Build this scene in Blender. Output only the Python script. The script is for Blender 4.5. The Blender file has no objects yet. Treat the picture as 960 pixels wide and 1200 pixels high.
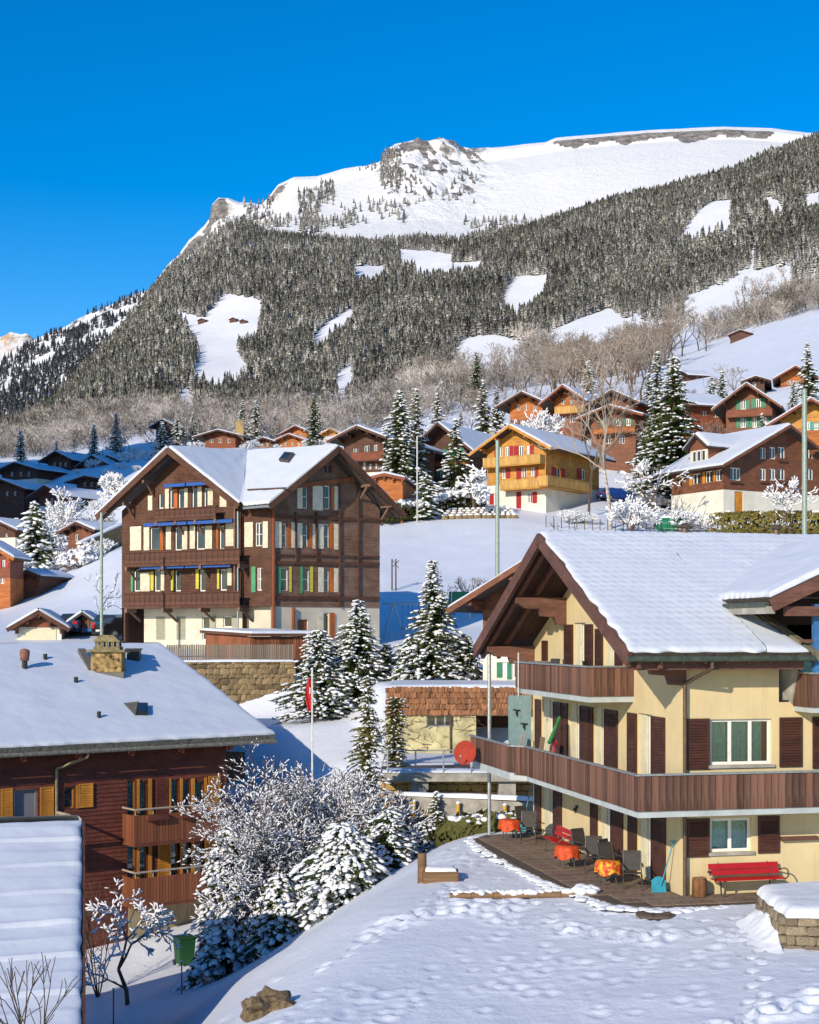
import bpy, math, random
import numpy as np
from mathutils import Vector, Matrix

# ---------------------------------------------------------------- camera, sky, sun, exposure
F, H, UC = 1700.0, 742.0, 480.0           # focal length and eye level in pixels of the 960 x 1200 photograph
SC = bpy.context.scene
COL = SC.collection
cam_d = bpy.data.cameras.new('camera')
cam_d.sensor_fit = 'HORIZONTAL'; cam_d.sensor_width = 36.0
cam_d.lens = 36.0 * F / 960.0
cam_d.shift_y = (H - 600.0) / 960.0
cam_d.clip_start = 0.5; cam_d.clip_end = 40000.0
cam = bpy.data.objects.new('camera', cam_d); COL.objects.link(cam)
cam.location = (0, 0, 0); cam.rotation_euler = (math.pi / 2, 0, 0)
SC.camera = cam

SUN_DIR = Vector((0.50, 0.84, -0.42)).normalized()      # the way the sunlight travels
world = bpy.data.worlds.new('World'); SC.world = world; world.use_nodes = True
wn, wl = world.node_tree.nodes, world.node_tree.links
wn.clear()
w_out = wn.new('ShaderNodeOutputWorld'); w_bg = wn.new('ShaderNodeBackground')
w_sky = wn.new('ShaderNodeTexSky'); w_hs = wn.new('ShaderNodeHueSaturation')
w_sky.sky_type = 'NISHITA'; w_sky.sun_disc = False
w_sky.sun_elevation = math.asin(-SUN_DIR.z)
w_sky.sun_rotation = math.atan2(-SUN_DIR.x, -SUN_DIR.y)
w_sky.altitude = 1000; w_sky.air_density = 1.0; w_sky.dust_density = 0.3; w_sky.ozone_density = 2.0
w_hs.inputs['Saturation'].default_value = 1.55
w_hs.inputs['Hue'].default_value = 0.506
w_hs.inputs['Value'].default_value = 1.42
w_bg.inputs['Strength'].default_value = 0.12
wl.new(w_sky.outputs[0], w_hs.inputs['Color']); wl.new(w_hs.outputs[0], w_bg.inputs['Color'])
wl.new(w_bg.outputs[0], w_out.inputs['Surface'])
sun_d = bpy.data.lights.new('sun', 'SUN'); sun_d.energy = 4.8; sun_d.angle = math.radians(0.5)
sun_d.color = (1.0, 0.88, 0.70)
sun = bpy.data.objects.new('sun', sun_d); COL.objects.link(sun)
sun.rotation_euler = SUN_DIR.to_track_quat('-Z', 'Y').to_euler()
SC.view_settings.view_transform = 'Standard'; SC.view_settings.look = 'None'
SC.view_settings.gamma = 1.0; SC.view_settings.use_curve_mapping = False
SC.view_settings.exposure = 0.0
SC.cycles.use_denoising = True
SC.cycles.max_bounces = 5; SC.cycles.diffuse_bounces = 2; SC.cycles.transparent_max_bounces = 8
SC.cycles.sample_clamp_indirect = 6.0

# ---------------------------------------------------------------- helpers
RNG = np.random.default_rng(7)
def P(u, v, Y): return Vector(((u - UC) / F * Y, Y, (H - v) / F * Y))
def sstep(x, a, b):
    t = np.clip((x - a) / (b - a), 0, 1); return t * t * (3 - 2 * t)

_perm = np.random.default_rng(3).random((256, 256))
def vnoise(x, y):
    xi = np.floor(x).astype(int); yi = np.floor(y).astype(int)
    fx = x - xi; fy = y - yi
    fx = fx * fx * (3 - 2 * fx); fy = fy * fy * (3 - 2 * fy)
    a = _perm[xi & 255, yi & 255]; b = _perm[(xi + 1) & 255, yi & 255]
    c = _perm[xi & 255, (yi + 1) & 255]; d = _perm[(xi + 1) & 255, (yi + 1) & 255]
    return (a * (1 - fx) + b * fx) * (1 - fy) + (c * (1 - fx) + d * fx) * fy
def fbm(x, y, o=4):
    s = 0; a = 0.5
    for k in range(o):
        s = s + a * vnoise(x * 2 ** k + 17.3 * k, y * 2 ** k + 9.1 * k); a *= 0.5
    return s - 0.47

def mesh_np(name, V, Fc, smooth=False):
    V = np.asarray(V, dtype=np.float32); Fc = np.asarray(Fc, dtype=np.int32)
    n = Fc.shape[1]
    me = bpy.data.meshes.new(name)
    me.vertices.add(len(V)); me.vertices.foreach_set('co', V.ravel())
    me.loops.add(Fc.size); me.loops.foreach_set('vertex_index', Fc.ravel())
    me.polygons.add(len(Fc))
    me.polygons.foreach_set('loop_start', np.arange(0, Fc.size, n, dtype=np.int32))
    me.polygons.foreach_set('use_smooth', np.full(len(Fc), smooth))
    me.update(calc_edges=True); me.validate()
    return me
def grid_faces(nr, nc):
    i = np.arange(nr * nc).reshape(nr, nc)
    return np.stack([i[:-1, :-1], i[:-1, 1:], i[1:, 1:], i[1:, :-1]], -1).reshape(-1, 4)
def link(name, data, mat=None, parent=None):
    o = bpy.data.objects.new(name, data); COL.objects.link(o)
    if mat is not None and data is not None:
        if not data.materials: data.materials.append(mat)
    if parent is not None: o.parent = parent
    return o
def tag(o, label=None, cat=None, group=None, kind=None):
    if label: o['label'] = label
    if cat: o['category'] = cat
    if group: o['group'] = group
    if kind: o['kind'] = kind
    return o
def empty(name, loc=(0, 0, 0), yaw=0.0, label=None, cat=None, group=None):
    o = bpy.data.objects.new(name, None); COL.objects.link(o)
    o.location = loc; o.rotation_euler = (0, 0, yaw); o.empty_display_size = 0.5
    return tag(o, label, cat, group)
def copy_tree(root, loc, yaw=0.0, scale=1.0, label=None, group=None):
    r = root.copy(); COL.objects.link(r)
    r.location = loc; r.rotation_euler = (0, 0, yaw)
    r.scale = (scale, scale, scale) if isinstance(scale, (int, float)) else scale
    if label: r['label'] = label
    if group: r['group'] = group
    for ch in root.children:
        c = ch.copy(); COL.objects.link(c); c.parent = r
        for g in ch.children:
            d = g.copy(); COL.objects.link(d); d.parent = c
    return r

class MB:
    def __init__(s): s.v = []; s.f = []
    def poly(s, pts):
        n = len(s.v); s.v += [tuple(p) for p in pts]; s.f.append(tuple(range(n, n + len(pts)))); return s
    def hexa(s, p):      # 8 points: bottom 4 ccw, top 4
        n = len(s.v); s.v += [tuple(q) for q in p]
        s.f += [tuple(n + k for k in q) for q in ((3, 2, 1, 0), (4, 5, 6, 7), (0, 1, 5, 4), (1, 2, 6, 5), (2, 3, 7, 6), (3, 0, 4, 7))]
        return s
    def box(s, x0, x1, y0, y1, z0, z1):
        return s.hexa([(x0, y0, z0), (x1, y0, z0), (x1, y1, z0), (x0, y1, z0), (x0, y0, z1), (x1, y0, z1), (x1, y1, z1), (x0, y1, z1)])
    def obox(s, c, a, b, d):
        c, a, b, d = Vector(c), Vector(a), Vector(b), Vector(d)
        return s.hexa([c - a - b - d, c + a - b - d, c + a + b - d, c - a + b - d, c - a - b + d, c + a - b + d, c + a + b + d, c - a + b + d])
    def bar(s, p0, p1, w, h, up=(0, 0, 1)):
        p0, p1 = Vector(p0), Vector(p1); d = p1 - p0; L = d.length; d.normalize()
        u = Vector(up); a = d.cross(u)
        if a.length < 1e-4: a = d.cross(Vector((1, 0, 0)))
        a.normalize(); b = a.cross(d)
        return s.obox((p0 + p1) / 2, d * L / 2, a * w / 2, b * h / 2)
    def tube(s, p0, p1, r0, r1=None, n=8, caps=True):
        r1 = r0 if r1 is None else r1
        p0, p1 = Vector(p0), Vector(p1); d = (p1 - p0).normalized()
        a = d.cross(Vector((0, 0, 1)))
        if a.length < 1e-3: a = d.cross(Vector((1, 0, 0)))
        a.normalize(); b = d.cross(a)
        k = len(s.v)
        for p, r in ((p0, r0), (p1, r1)):
            for i in range(n):
                t = 2 * math.pi * i / n; s.v.append(tuple(p + a * (r * math.cos(t)) + b * (r * math.sin(t))))
        for i in range(n):
            j = (i + 1) % n; s.f.append((k + i, k + j, k + n + j, k + n + i))
        if caps: s.f.append(tuple(k + i for i in range(n))[::-1]); s.f.append(tuple(k + n + i for i in range(n)))
        return s
    def path(s, pts, r, n=8):
        for a, b in zip(pts[:-1], pts[1:]): s.tube(a, b, r, r, n)
        return s
    def prism(s, pts, d):
        d = Vector(d); n = len(s.v); m = len(pts)
        s.v += [tuple(Vector(p)) for p in pts] + [tuple(Vector(p) + d) for p in pts]
        s.f.append(tuple(range(n, n + m))[::-1]); s.f.append(tuple(range(n + m, n + 2 * m)))
        for i in range(m):
            j = (i + 1) % m; s.f.append((n + i, n + j, n + m + j, n + m + i))
        return s
    def lump(s, c, rx, ry, rz, seed=0, sub=1, amp=0.25):
        V, T = ICO[sub]; r = np.random.default_rng(seed)
        k = len(s.v); j = 1 + amp * (r.random(len(V)) - 0.5) * 2
        for q, w in zip(V, j): s.v.append((c[0] + q[0] * rx * w, c[1] + q[1] * ry * w, c[2] + q[2] * rz * w))
        s.f += [tuple(int(x) + k for x in t) for t in T]
        return s
    def build(s, name, mat, parent=None, smooth=False, bevel=0.0):
        me = bpy.data.meshes.new(name); me.from_pydata(s.v, [], s.f)
        if smooth: me.polygons.foreach_set('use_smooth', [True] * len(me.polygons))
        me.update()
        o = link(name, me, mat, parent)
        return o
def _ico():
    t = (1 + 5 ** .5) / 2
    v = [(-1, t, 0), (1, t, 0), (-1, -t, 0), (1, -t, 0), (0, -1, t), (0, 1, t), (0, -1, -t), (0, 1, -t), (t, 0, -1), (t, 0, 1), (-t, 0, -1), (-t, 0, 1)]
    f = [(0, 11, 5), (0, 5, 1), (0, 1, 7), (0, 7, 10), (0, 10, 11), (1, 5, 9), (5, 11, 4), (11, 10, 2), (10, 7, 6), (7, 1, 8), (3, 9, 4), (3, 4, 2), (3, 2, 6), (3, 6, 8), (3, 8, 9), (4, 9, 5), (2, 4, 11), (6, 2, 10), (8, 6, 7), (9, 8, 1)]
    v = np.array(v, float); v /= np.linalg.norm(v, axis=1)[:, None]
    out = [(v, np.array(f))]
    for _ in range(2):
        v, f = out[-1]; v = list(map(tuple, v)); cache = {}; nf = []
        def mid(a, b):
            k = (min(a, b), max(a, b))
            if k not in cache:
                m = np.array(v[a]) + np.array(v[b]); v.append(tuple(m / np.linalg.norm(m))); cache[k] = len(v) - 1
            return cache[k]
        for a, b, c in f:
            x, y, z = mid(a, b), mid(b, c), mid(c, a); nf += [(a, x, z), (b, y, x), (c, z, y), (x, y, z)]
        out.append((np.array(v), np.array(nf)))
    return out
ICO = _ico()

# ---------------------------------------------------------------- materials
MATS = {}
class NT:
    def __init__(s, name):
        s.m = bpy.data.materials.new(name); s.m.use_nodes = True
        s.t = s.m.node_tree; s.n = s.t.nodes; s.l = s.t.links
        s.b = s.n['Principled BSDF']; s.out = s.n['Material Output']
    def new(s, t, **kw):
        k = s.n.new(t)
        for a, b in kw.items(): setattr(k, a, b)
        return k
    def coord(s, scale=(1, 1, 1), kind='Object'):
        c = s.new('ShaderNodeTexCoord'); m = s.new('ShaderNodeMapping'); m.inputs['Scale'].default_value = scale
        s.l.new(c.outputs[kind], m.inputs['Vector']); return m.outputs[0]
    def noise(s, vec, scale=5, detail=4, rough=0.55):
        k = s.new('ShaderNodeTexNoise'); k.inputs['Scale'].default_value = scale; k.inputs['Detail'].default_value = detail
        k.inputs['Roughness'].default_value = rough
        if vec is not None: s.l.new(vec, k.inputs['Vector'])
        return k.outputs['Fac']
    def ramp(s, fac, stops):
        k = s.new('ShaderNodeValToRGB'); e = k.color_ramp.elements
        while len(e) < len(stops): e.new(0.5)
        for q, (p, c) in zip(e, stops): q.position = p; q.color = (*c, 1) if len(c) == 3 else c
        s.l.new(fac, k.inputs['Fac']); return k.outputs['Color']
    def mix(s, fac, a, b):
        k = s.new('ShaderNodeMix', data_type='RGBA')
        for sock, val in ((k.inputs[0], fac), (k.inputs[6], a), (k.inputs[7], b)):
            if hasattr(val, 'default_value') or hasattr(val, 'is_linked'): s.l.new(val, sock)
            elif isinstance(val, (int, float)): sock.default_value = val
            else: sock.default_value = (*val, 1)
        return k.outputs[2]
    def math(s, op, a, b=0.0, clamp=False):
        k = s.new('ShaderNodeMath', operation=op, use_clamp=clamp)
        for i, v in enumerate((a, b)):
            if isinstance(v, (int, float)): k.inputs[i].default_value = v
            else: s.l.new(v, k.inputs[i])
        return k.outputs[0]
    def bump(s, h, strength=0.3, dist=0.02):
        k = s.new('ShaderNodeBump'); k.inputs['Strength'].default_value = strength; k.inputs['Distance'].default_value = dist
        s.l.new(h, k.inputs['Height']); s.l.new(k.outputs[0], s.b.inputs['Normal']); return k
    def nz(s):
        g = s.new('ShaderNodeNewGeometry'); x = s.new('ShaderNodeSeparateXYZ'); s.l.new(g.outputs['Normal'], x.inputs[0]); return x.outputs[2]
    def color(s, c):
        if hasattr(c, 'is_linked'): s.l.new(c, s.b.inputs['Base Color'])
        else: s.b.inputs['Base Color'].default_value = (*c, 1)
    def rand(s):
        k = s.new('ShaderNodeObjectInfo'); return k.outputs['Random']

def srgb(r, g, b):
    f = lambda c: (c / 255 / 12.92) if c / 255 <= 0.04045 else ((c / 255 + 0.055) / 1.055) ** 2.4
    return (f(r), f(g), f(b))
def plain(name, c, rough=0.6, metal=0.0, var=0.18, scale=6.0, bump=0.0, stretch=(1, 1, 1), spec=0.4):
    if name in MATS: return MATS[name]
    t = NT(name); vec = t.coord(stretch)
    n = t.noise(vec, scale, 5)
    lo = tuple(max(0, x * (1 - var * 1.6)) for x in c); hi = tuple(min(1, x * (1 + var)) for x in c)
    t.color(t.ramp(n, [(0.3, lo), (0.7, hi)]))
    t.b.inputs['Roughness'].default_value = rough; t.b.inputs['Metallic'].default_value = metal
    t.b.inputs['Specular IOR Level'].default_value = spec
    if bump: t.bump(n, 0.5, bump)
    MATS[name] = t.m; return t.m
def wood(name, c, rough=0.65, axis='z', var=0.35, weather=None, per_obj=0.25, fine=1.0):
    """boards whose grain runs along one axis; streaky tone, tone differs from board to board"""
    if name in MATS: return MATS[name]
    t = NT(name)
    s = {'x': (0.25, 9, 9), 'y': (9, 0.25, 9), 'z': (9, 9, 0.25)}[axis]
    n = t.noise(t.coord(tuple(q * fine for q in s)), 1.6, 6, 0.65)
    lo = tuple(q * (1 - var) for q in c); hi = tuple(min(1, q * (1 + var)) for q in c)
    col = t.ramp(n, [(0.28, lo), (0.72, hi)])
    s2 = {'x': (0.35, 1.6, 2.6), 'y': (1.6, 0.35, 2.6), 'z': (2.2, 2.2, 0.5)}[axis]
    m = t.noise(t.coord(s2), 1.0, 5, 0.65); m = t.math('MULTIPLY_ADD', m, 1.7); m.node.inputs[2].default_value = 0.18
    v = t.new('ShaderNodeHueSaturation'); t.l.new(col, v.inputs['Color']); t.l.new(m, v.inputs['Value']); col = v.outputs[0]
    if per_obj:
        r = t.math('MULTIPLY_ADD', t.rand(), 2 * per_obj); r.node.inputs[2].default_value = 1 - per_obj
        v = t.new('ShaderNodeHueSaturation'); t.l.new(col, v.inputs['Color']); t.l.new(r, v.inputs['Value']); col = v.outputs[0]
    if weather:
        w = t.noise(t.coord((0.7, 0.7, 0.5)), 1.1, 5, 0.6)
        w = t.math('MULTIPLY', t.math('SUBTRACT', w, 0.45), 4.0, True)
        col = t.mix(t.math('MULTIPLY', w, 0.6), col, weather)
    t.color(col); t.b.inputs['Roughness'].default_value = rough; t.b.inputs['Specular IOR Level'].default_value = 0.3
    t.bump(n, 0.5, 0.01)
    MATS[name] = t.m; return t.m
def snow_mat(name, c=(0.80, 0.82, 0.86), bumps=((3, 0.05), (28, 0.012)), kind='Object', strength=0.6):
    if name in MATS: return MATS[name]
    t = NT(name); vec = t.coord(kind=kind)
    h = None
    for sc_, a in bumps:
        k = t.math('MULTIPLY', t.noise(vec, sc_, 4), a)
        h = k if h is None else t.math('ADD', h, k)
    t.bump(h, strength, 1.0)
    n = t.noise(vec, 0.6, 3)
    t.color(t.ramp(n, [(0.3, tuple(x * 0.965 for x in c)), (0.7, c)]))
    t.b.inputs['Roughness'].default_value = 0.55; t.b.inputs['Specular IOR Level'].default_value = 0.25
    MATS[name] = t.m; return t.m
def snow_on(t, base, lo=0.35, hi=0.75, snow=(0.82, 0.83, 0.86), amt=0.5, scale=3.0):
    z = t.nz(); n = t.noise(t.coord(), scale, 4)
    k = t.math('ADD', z, t.math('MULTIPLY', t.math('SUBTRACT', n, 0.5), amt))
    k = t.math('DIVIDE', t.math('SUBTRACT', k, lo), hi - lo, True)
    return t.mix(k, base, snow)

SNOW = snow_mat('snow_ground')
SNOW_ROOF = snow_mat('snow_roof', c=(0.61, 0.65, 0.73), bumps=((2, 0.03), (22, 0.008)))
SNOW_TREE = snow_mat('snow_clump', c=(0.83, 0.84, 0.87), bumps=((4, 0.06), (30, 0.02)))
# ---------------------------------------------------------------- terrain: eye-level-relative heights on a fan of (x/y, y)
def zrow(Y, pts): return (Y, [(u, H - z * F / Y) for u, z in pts])
ROWS = [
 zrow(64, [(-400, -13.5), (150, -13.3), (280, -12.7), (360, -11.3), (430, -8.8), (470, -7.7), (640, -7.2), (1300, -7.0)]),
 zrow(70, [(-400, -12), (0, -12), (150, -12), (265, -11), (310, -8.5), (340, -7.2), (400, -6.4), (440, -6.3), (640, -6.3), (800, -6.0), (1300, -5.5)]),
 zrow(76, [(-400, -9), (200, -8.5), (270, -7.5), (330, -5.6), (425, -5.0), (445, -3.4), (640, -3.4), (1000, -3.0), (1300, -3.0)]),
 zrow(77.5, [(-400, -5), (200, -5.2), (330, -5.0), (415, -4.8), (440, -2.7), (640, -2.65), (1000, -2.6), (1300, -2.6)]),
 zrow(84, [(-400, -2), (0, -2.5), (185, -3.6), (240, -5.0), (345, -5.0), (400, -4.3), (430, -2.7), (640, -2.2), (1300, -2)]),
 zrow(86.3, [(-400, -1.5), (0, -1.4), (190, -1.8), (335, -2.0), (350, -2.8), (390, -2.6), (440, -2.3), (640, -1.6), (1300, -1.2)]),
 zrow(95, [(-400, -0.8), (0, -0.9), (300, -0.8), (445, -0.8), (640, -0.3), (1300, 0.5)]),
 (105, [(-400, 745), (0, 742), (145, 744), (280, 745), (445, 738), (600, 735), (800, 735), (1300, 730)]),
 (125, [(-400, 730), (0, 722), (145, 702), (300, 690), (445, 668), (600, 680), (800, 690), (1300, 690)]),
 (150, [(-400, 720), (0, 703), (70, 676), (145, 644), (300, 622), (445, 612), (600, 612), (720, 618), (800, 622), (960, 622), (1300, 620)]),
 (165, [(-400, 715), (0, 700), (70, 672), (140, 640), (300, 600), (450, 597), (560, 592), (640, 600), (700, 594), (800, 603), (960, 601), (1300, 590)]),
 (185, [(-400, 715), (0, 697), (70, 668), (120, 642), (300, 580), (440, 586), (520, 580), (640, 575), (720, 574), (800, 578), (960, 572), (1300, 560)]),
 (220, [(-400, 700), (0, 665), (60, 648), (150, 598), (250, 560), (420, 560), (600, 515), (700, 513), (780, 520), (860, 507), (960, 498), (1300, 480)]),
 (260, [(-400, 680), (0, 632), (100, 602), (200, 540), (300, 530), (450, 530), (600, 498), (800, 484), (930, 455), (1300, 420)]),
 (330, [(-400, 630), (0, 588), (80, 556), (150, 545), (240, 524), (350, 524), (500, 495), (700, 468), (850, 446), (960, 418), (1300, 380)]),
 (450, [(-400, 580), (0, 535), (80, 530), (180, 508), (300, 506), (400, 485), (600, 455), (700, 444), (820, 416), (900, 382), (960, 364), (1300, 330)]),
 (650, [(-400, 560), (0, 520), (150, 492), (300, 492), (450, 462), (600, 430), (700, 412), (800, 385), (960, 326), (1300, 290)]),
 (1000, [(-400, 560), (0, 520), (100, 480), (200, 462), (300, 455), (450, 425), (600, 392), (700, 365), (800, 330), (960, 268), (1300, 240)]),
 (1500, [(-400, 580), (0, 520), (60, 486), (100, 455), (200, 402), (300, 392), (450, 360), (600, 335), (700, 305), (800, 272), (960, 212), (1300, 190)]),
 (2200, [(-400, 600), (0, 520), (60, 480), (100, 438), (150, 392), (200, 345), (300, 318), (450, 318), (560, 300), (640, 268), (700, 248), (800, 222), (870, 205), (960, 165), (1300, 150)]),
 (3100, [(-400, 620), (0, 525), (60, 482), (100, 432), (150, 374), (200, 312), (230, 292), (262, 272), (290, 262), (330, 274), (420, 280), (480, 283), (540, 285), (620, 268), (700, 250), (800, 226), (960, 168), (1300, 160)]),
 (3600, [(-400, 660), (0, 560), (100, 470), (200, 350), (290, 300), (540, 320), (700, 290), (960, 220), (1300, 200)]),
]
NA, A0, A1 = 441, -0.62, 0.62
lnY = [math.log(14.0)]
while math.exp(lnY[-1]) < 3600:
    y = math.exp(lnY[-1]); lnY.append(lnY[-1] + (0.0026 if y < 44 else 0.0045 if y < 62 else 0.0075 if y < 250 else 0.011))
lnY = np.array(lnY); GY = np.exp(lnY); GA = np.linspace(A0, A1, NA)
gu = UC + GA * F
rowV = np.array([np.interp(gu, [p[0] for p in r[1]], [p[1] for p in r[1]]) for r in ROWS])
rowL = np.log([r[0] for r in ROWS])
ZV = np.empty((len(GY), NA))
for j in range(NA): ZV[:, j] = np.interp(lnY, rowL, rowV[:, j])
GZ = (H - ZV) / F * GY[:, None]
AA, YY = np.meshgrid(GA, GY); XX = AA * YY
def crest_x(Y): return -4.55 + (Y - 30) * 0.213
def fore_z(X, Y):
    d = crest_x(Y) - X + 0.5 * (vnoise(Y * 0.2, Y * 0 + 3.3) - 0.5)
    pl = -7.18 - 0.012 * np.maximum(0, 38 - Y) - 0.35 * sstep(X, 9, 2) * sstep(Y, 44, 30) - 0.02 * np.maximum(0, 8 - X)
    drop = 5.3 * sstep(d, -3.0, 9.0) + 0.25 * np.maximum(0, d - 9).clip(0, 4)
    return pl - drop
fz = fore_z(XX, YY)
k = sstep(YY, 57.5, 63.5)
GZ = fz * (1 - k) + np.where(YY < 64, GZ[np.searchsorted(GY, 64.0)][None, :], GZ) * k
def blur(A, n):
    for _ in range(n):
        B = np.pad(A, 1, mode='edge')
        A = (B[:-2, 1:-1] + B[2:, 1:-1] + B[1:-1, :-2] + B[1:-1, 2:] + 4 * B[1:-1, 1:-1]) / 8
    return A
near = (YY < 140)
GZ = np.where(near, blur(GZ, 2), blur(GZ, 14))
# relief
far_amp = sstep(YY, 200, 900)
GZ += far_amp * YY * 0.012 * fbm(XX / 120, YY / 240, 5) + sstep(YY, 95, 130) * 0.5 * fbm(XX / 9, YY / 14, 4)
lawn = sstep(YY, 62, 54)
GZ += lawn * (0.10 * fbm(XX / 3.2, YY / 3.2, 4))
# trodden snow: little pits along trails and scattered steps on the lawn
pit = np.zeros_like(GZ)
pr = np.random.default_rng(11)
def trod(path, n, spread, depth=0.05, rad=0.14):
    path = np.array(path, float)
    seg = np.r_[0, np.cumsum(np.linalg.norm(np.diff(path, axis=0), axis=1))]
    for i in range(n):
        t = pr.random() * seg[-1]
        x = np.interp(t, seg, path[:, 0]) + pr.normal() * spread; y = np.interp(t, seg, path[:, 1]) + pr.normal() * spread
        i0, i1 = np.searchsorted(GY, [y - 0.7, y + 0.7]); a0, a1 = np.searchsorted(GA, [(x - 0.7) / y, (x + 0.7) / y])
        if i1 <= i0 or a1 <= a0: continue
        r = rad * (0.8 + 0.5 * pr.random())
        q = np.hypot(XX[i0:i1, a0:a1] - x, (YY[i0:i1, a0:a1] - y) * 0.8) / r
        pit[i0:i1, a0:a1] += (-depth * np.exp(-q * q) + 0.55 * depth * np.exp(-(q - 1.6) ** 2 * 2.5)) * (0.6 + 0.7 * pr.random())
trod([(1.2, 39.5), (3.5, 37), (5.2, 35.6), (7, 35), (11, 34)], 110, 0.45)
trod([(2.0, 51), (1.6, 46), (1.6, 42.5)], 60, 0.5)
trod([(-1, 37), (1.0, 39), (3.0, 39.3)], 90, 0.35)
trod([(4.6, 26), (8.6, 29.5), (11, 31.5)], 60, 0.2, 0.07)
trod([(-2, 33), (3, 33), (8, 30), (12, 28)], 60, 1.6, 0.03)
trod([(-3.6, 29), (0, 31), (6, 34)], 90, 1.2, 0.03)
def steps(path, stride=0.62, depth=0.06):
    path = np.array(path, float); seg = np.r_[0, np.cumsum(np.linalg.norm(np.diff(path, axis=0), axis=1))]; s = 0.0; k = 0
    while s < seg[-1]:
        x, y = np.interp(s, seg, path[:, 0]), np.interp(s, seg, path[:, 1]); x2, y2 = np.interp(s + 0.2, seg, path[:, 0]), np.interp(s + 0.2, seg, path[:, 1])
        d = np.array([x2 - x, y2 - y]); d /= np.linalg.norm(d) + 1e-6; n = np.array([-d[1], d[0]]) * (0.13 if k % 2 else -0.13) + pr.normal(size=2) * 0.03; cx, cy = x + n[0], y + n[1]
        i0, i1 = np.searchsorted(GY, [cy - 0.6, cy + 0.6]); a0, a1 = np.searchsorted(GA, [(cx - 0.6) / cy, (cx + 0.6) / cy])
        if i1 > i0 and a1 > a0:
            qx, qy = XX[i0:i1, a0:a1] - cx, YY[i0:i1, a0:a1] - cy; al = qx * d[0] + qy * d[1]; ac = -qx * d[1] + qy * d[0]; q = np.sqrt((al / 0.19) ** 2 + (ac / 0.11) ** 2)
            pit[i0:i1, a0:a1] += -depth * (1 - sstep(q, 0.75, 1.15)) + 0.03 * np.exp(-((q - 1.35) / 0.3) ** 2)
        s += stride * pr.uniform(0.85, 1.15); k += 1
steps([(1.3, 42.2), (2.6, 40.6), (4.4, 38.4), (6.6, 36.9), (9.5, 36.2)])
steps([(6.2, 26.0), (7.2, 30.0), (8.0, 33.5), (8.6, 37.2)]); steps([(-2.2, 34.0), (0.0, 37.5), (1.2, 42.0), (1.8, 47.0), (2.6, 51.0)]);
GZ += np.clip(pit, -0.16, 0.13) * lawn
def ground(x, y):
    a = (np.asarray(x, float) / y - A0) / (A1 - A0) * (NA - 1); l = np.interp(np.log(y), lnY, np.arange(len(lnY)))
    a = np.clip(a, 0, NA - 1.001); l = np.clip(l, 0, len(lnY) - 1.001)
    ai = np.floor(a).astype(int); li = np.floor(l).astype(int); fa = a - ai; fl = l - li
    return (GZ[li, ai] * (1 - fa) + GZ[li, ai + 1] * fa) * (1 - fl) + (GZ[li + 1, ai] * (1 - fa) + GZ[li + 1, ai + 1] * fa) * fl
def gpos(u, Y, dz=0.0):
    x = (u - UC) / F * Y; return Vector((x, Y, float(ground(x, Y)) + dz))
split = int(np.searchsorted(GY, 640.0))
def sheet(name, i0, i1, mat):
    V = np.stack([XX[i0:i1], YY[i0:i1], GZ[i0:i1]], -1).reshape(-1, 3)
    return tag(link(name, mesh_np(name, V, grid_faces(i1 - i0, NA), True), mat), kind='structure')
# ground snow with thin, stubbly patches; on the wooded slope a little scree and undergrowth
def ground_mat():
    t = NT('snowy_ground'); vec = t.coord()
    h = t.math('ADD', t.math('MULTIPLY', t.noise(vec, 2.2, 4), 0.07), t.math('MULTIPLY', t.noise(vec, 11, 3), 0.022))
    t.bump(h, 0.55, 1.0)
    t.color(t.ramp(t.noise(vec, 0.35, 4), [(0.3, (0.68, 0.715, 0.79)), (0.7, (0.755, 0.785, 0.845))]))
    t.b.inputs['Roughness'].default_value = 0.5; t.b.inputs['Specular IOR Level'].default_value = 0.3
    return t.m
def slope_mat(name, rock, snow=(0.82, 0.825, 0.84), lo=0.55, hi=0.72, sc=0.004, amt=0.5, bumpd=14.0):
    t = NT(name); vec = t.coord()
    n1 = t.noise(vec, sc, 8, 0.65); n2 = t.noise(t.coord((1, 1, 0.35)), sc * 4, 8, 0.7)
    r = t.ramp(n2, [(0.3, tuple(q * 0.45 for q in rock)), (0.52, rock), (0.75, tuple(min(1, q * 1.5) for q in rock))])
    z = t.math('ADD', t.nz(), t.math('MULTIPLY', t.math('SUBTRACT', n1, 0.5), amt))
    k = t.math('DIVIDE', t.math('SUBTRACT', z, lo), hi - lo, True)
    t.color(t.mix(k, r, snow)); t.b.inputs['Roughness'].default_value = 0.8
    t.bump(n2, 0.5, bumpd)
    return t.m
sheet('ground', 0, split + 1, ground_mat())
sheet('mountain_slope', split, len(GY), slope_mat('wooded_slope', (0.16, 0.14, 0.11), lo=0.3, hi=0.55, sc=0.02, bumpd=2.0))

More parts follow.
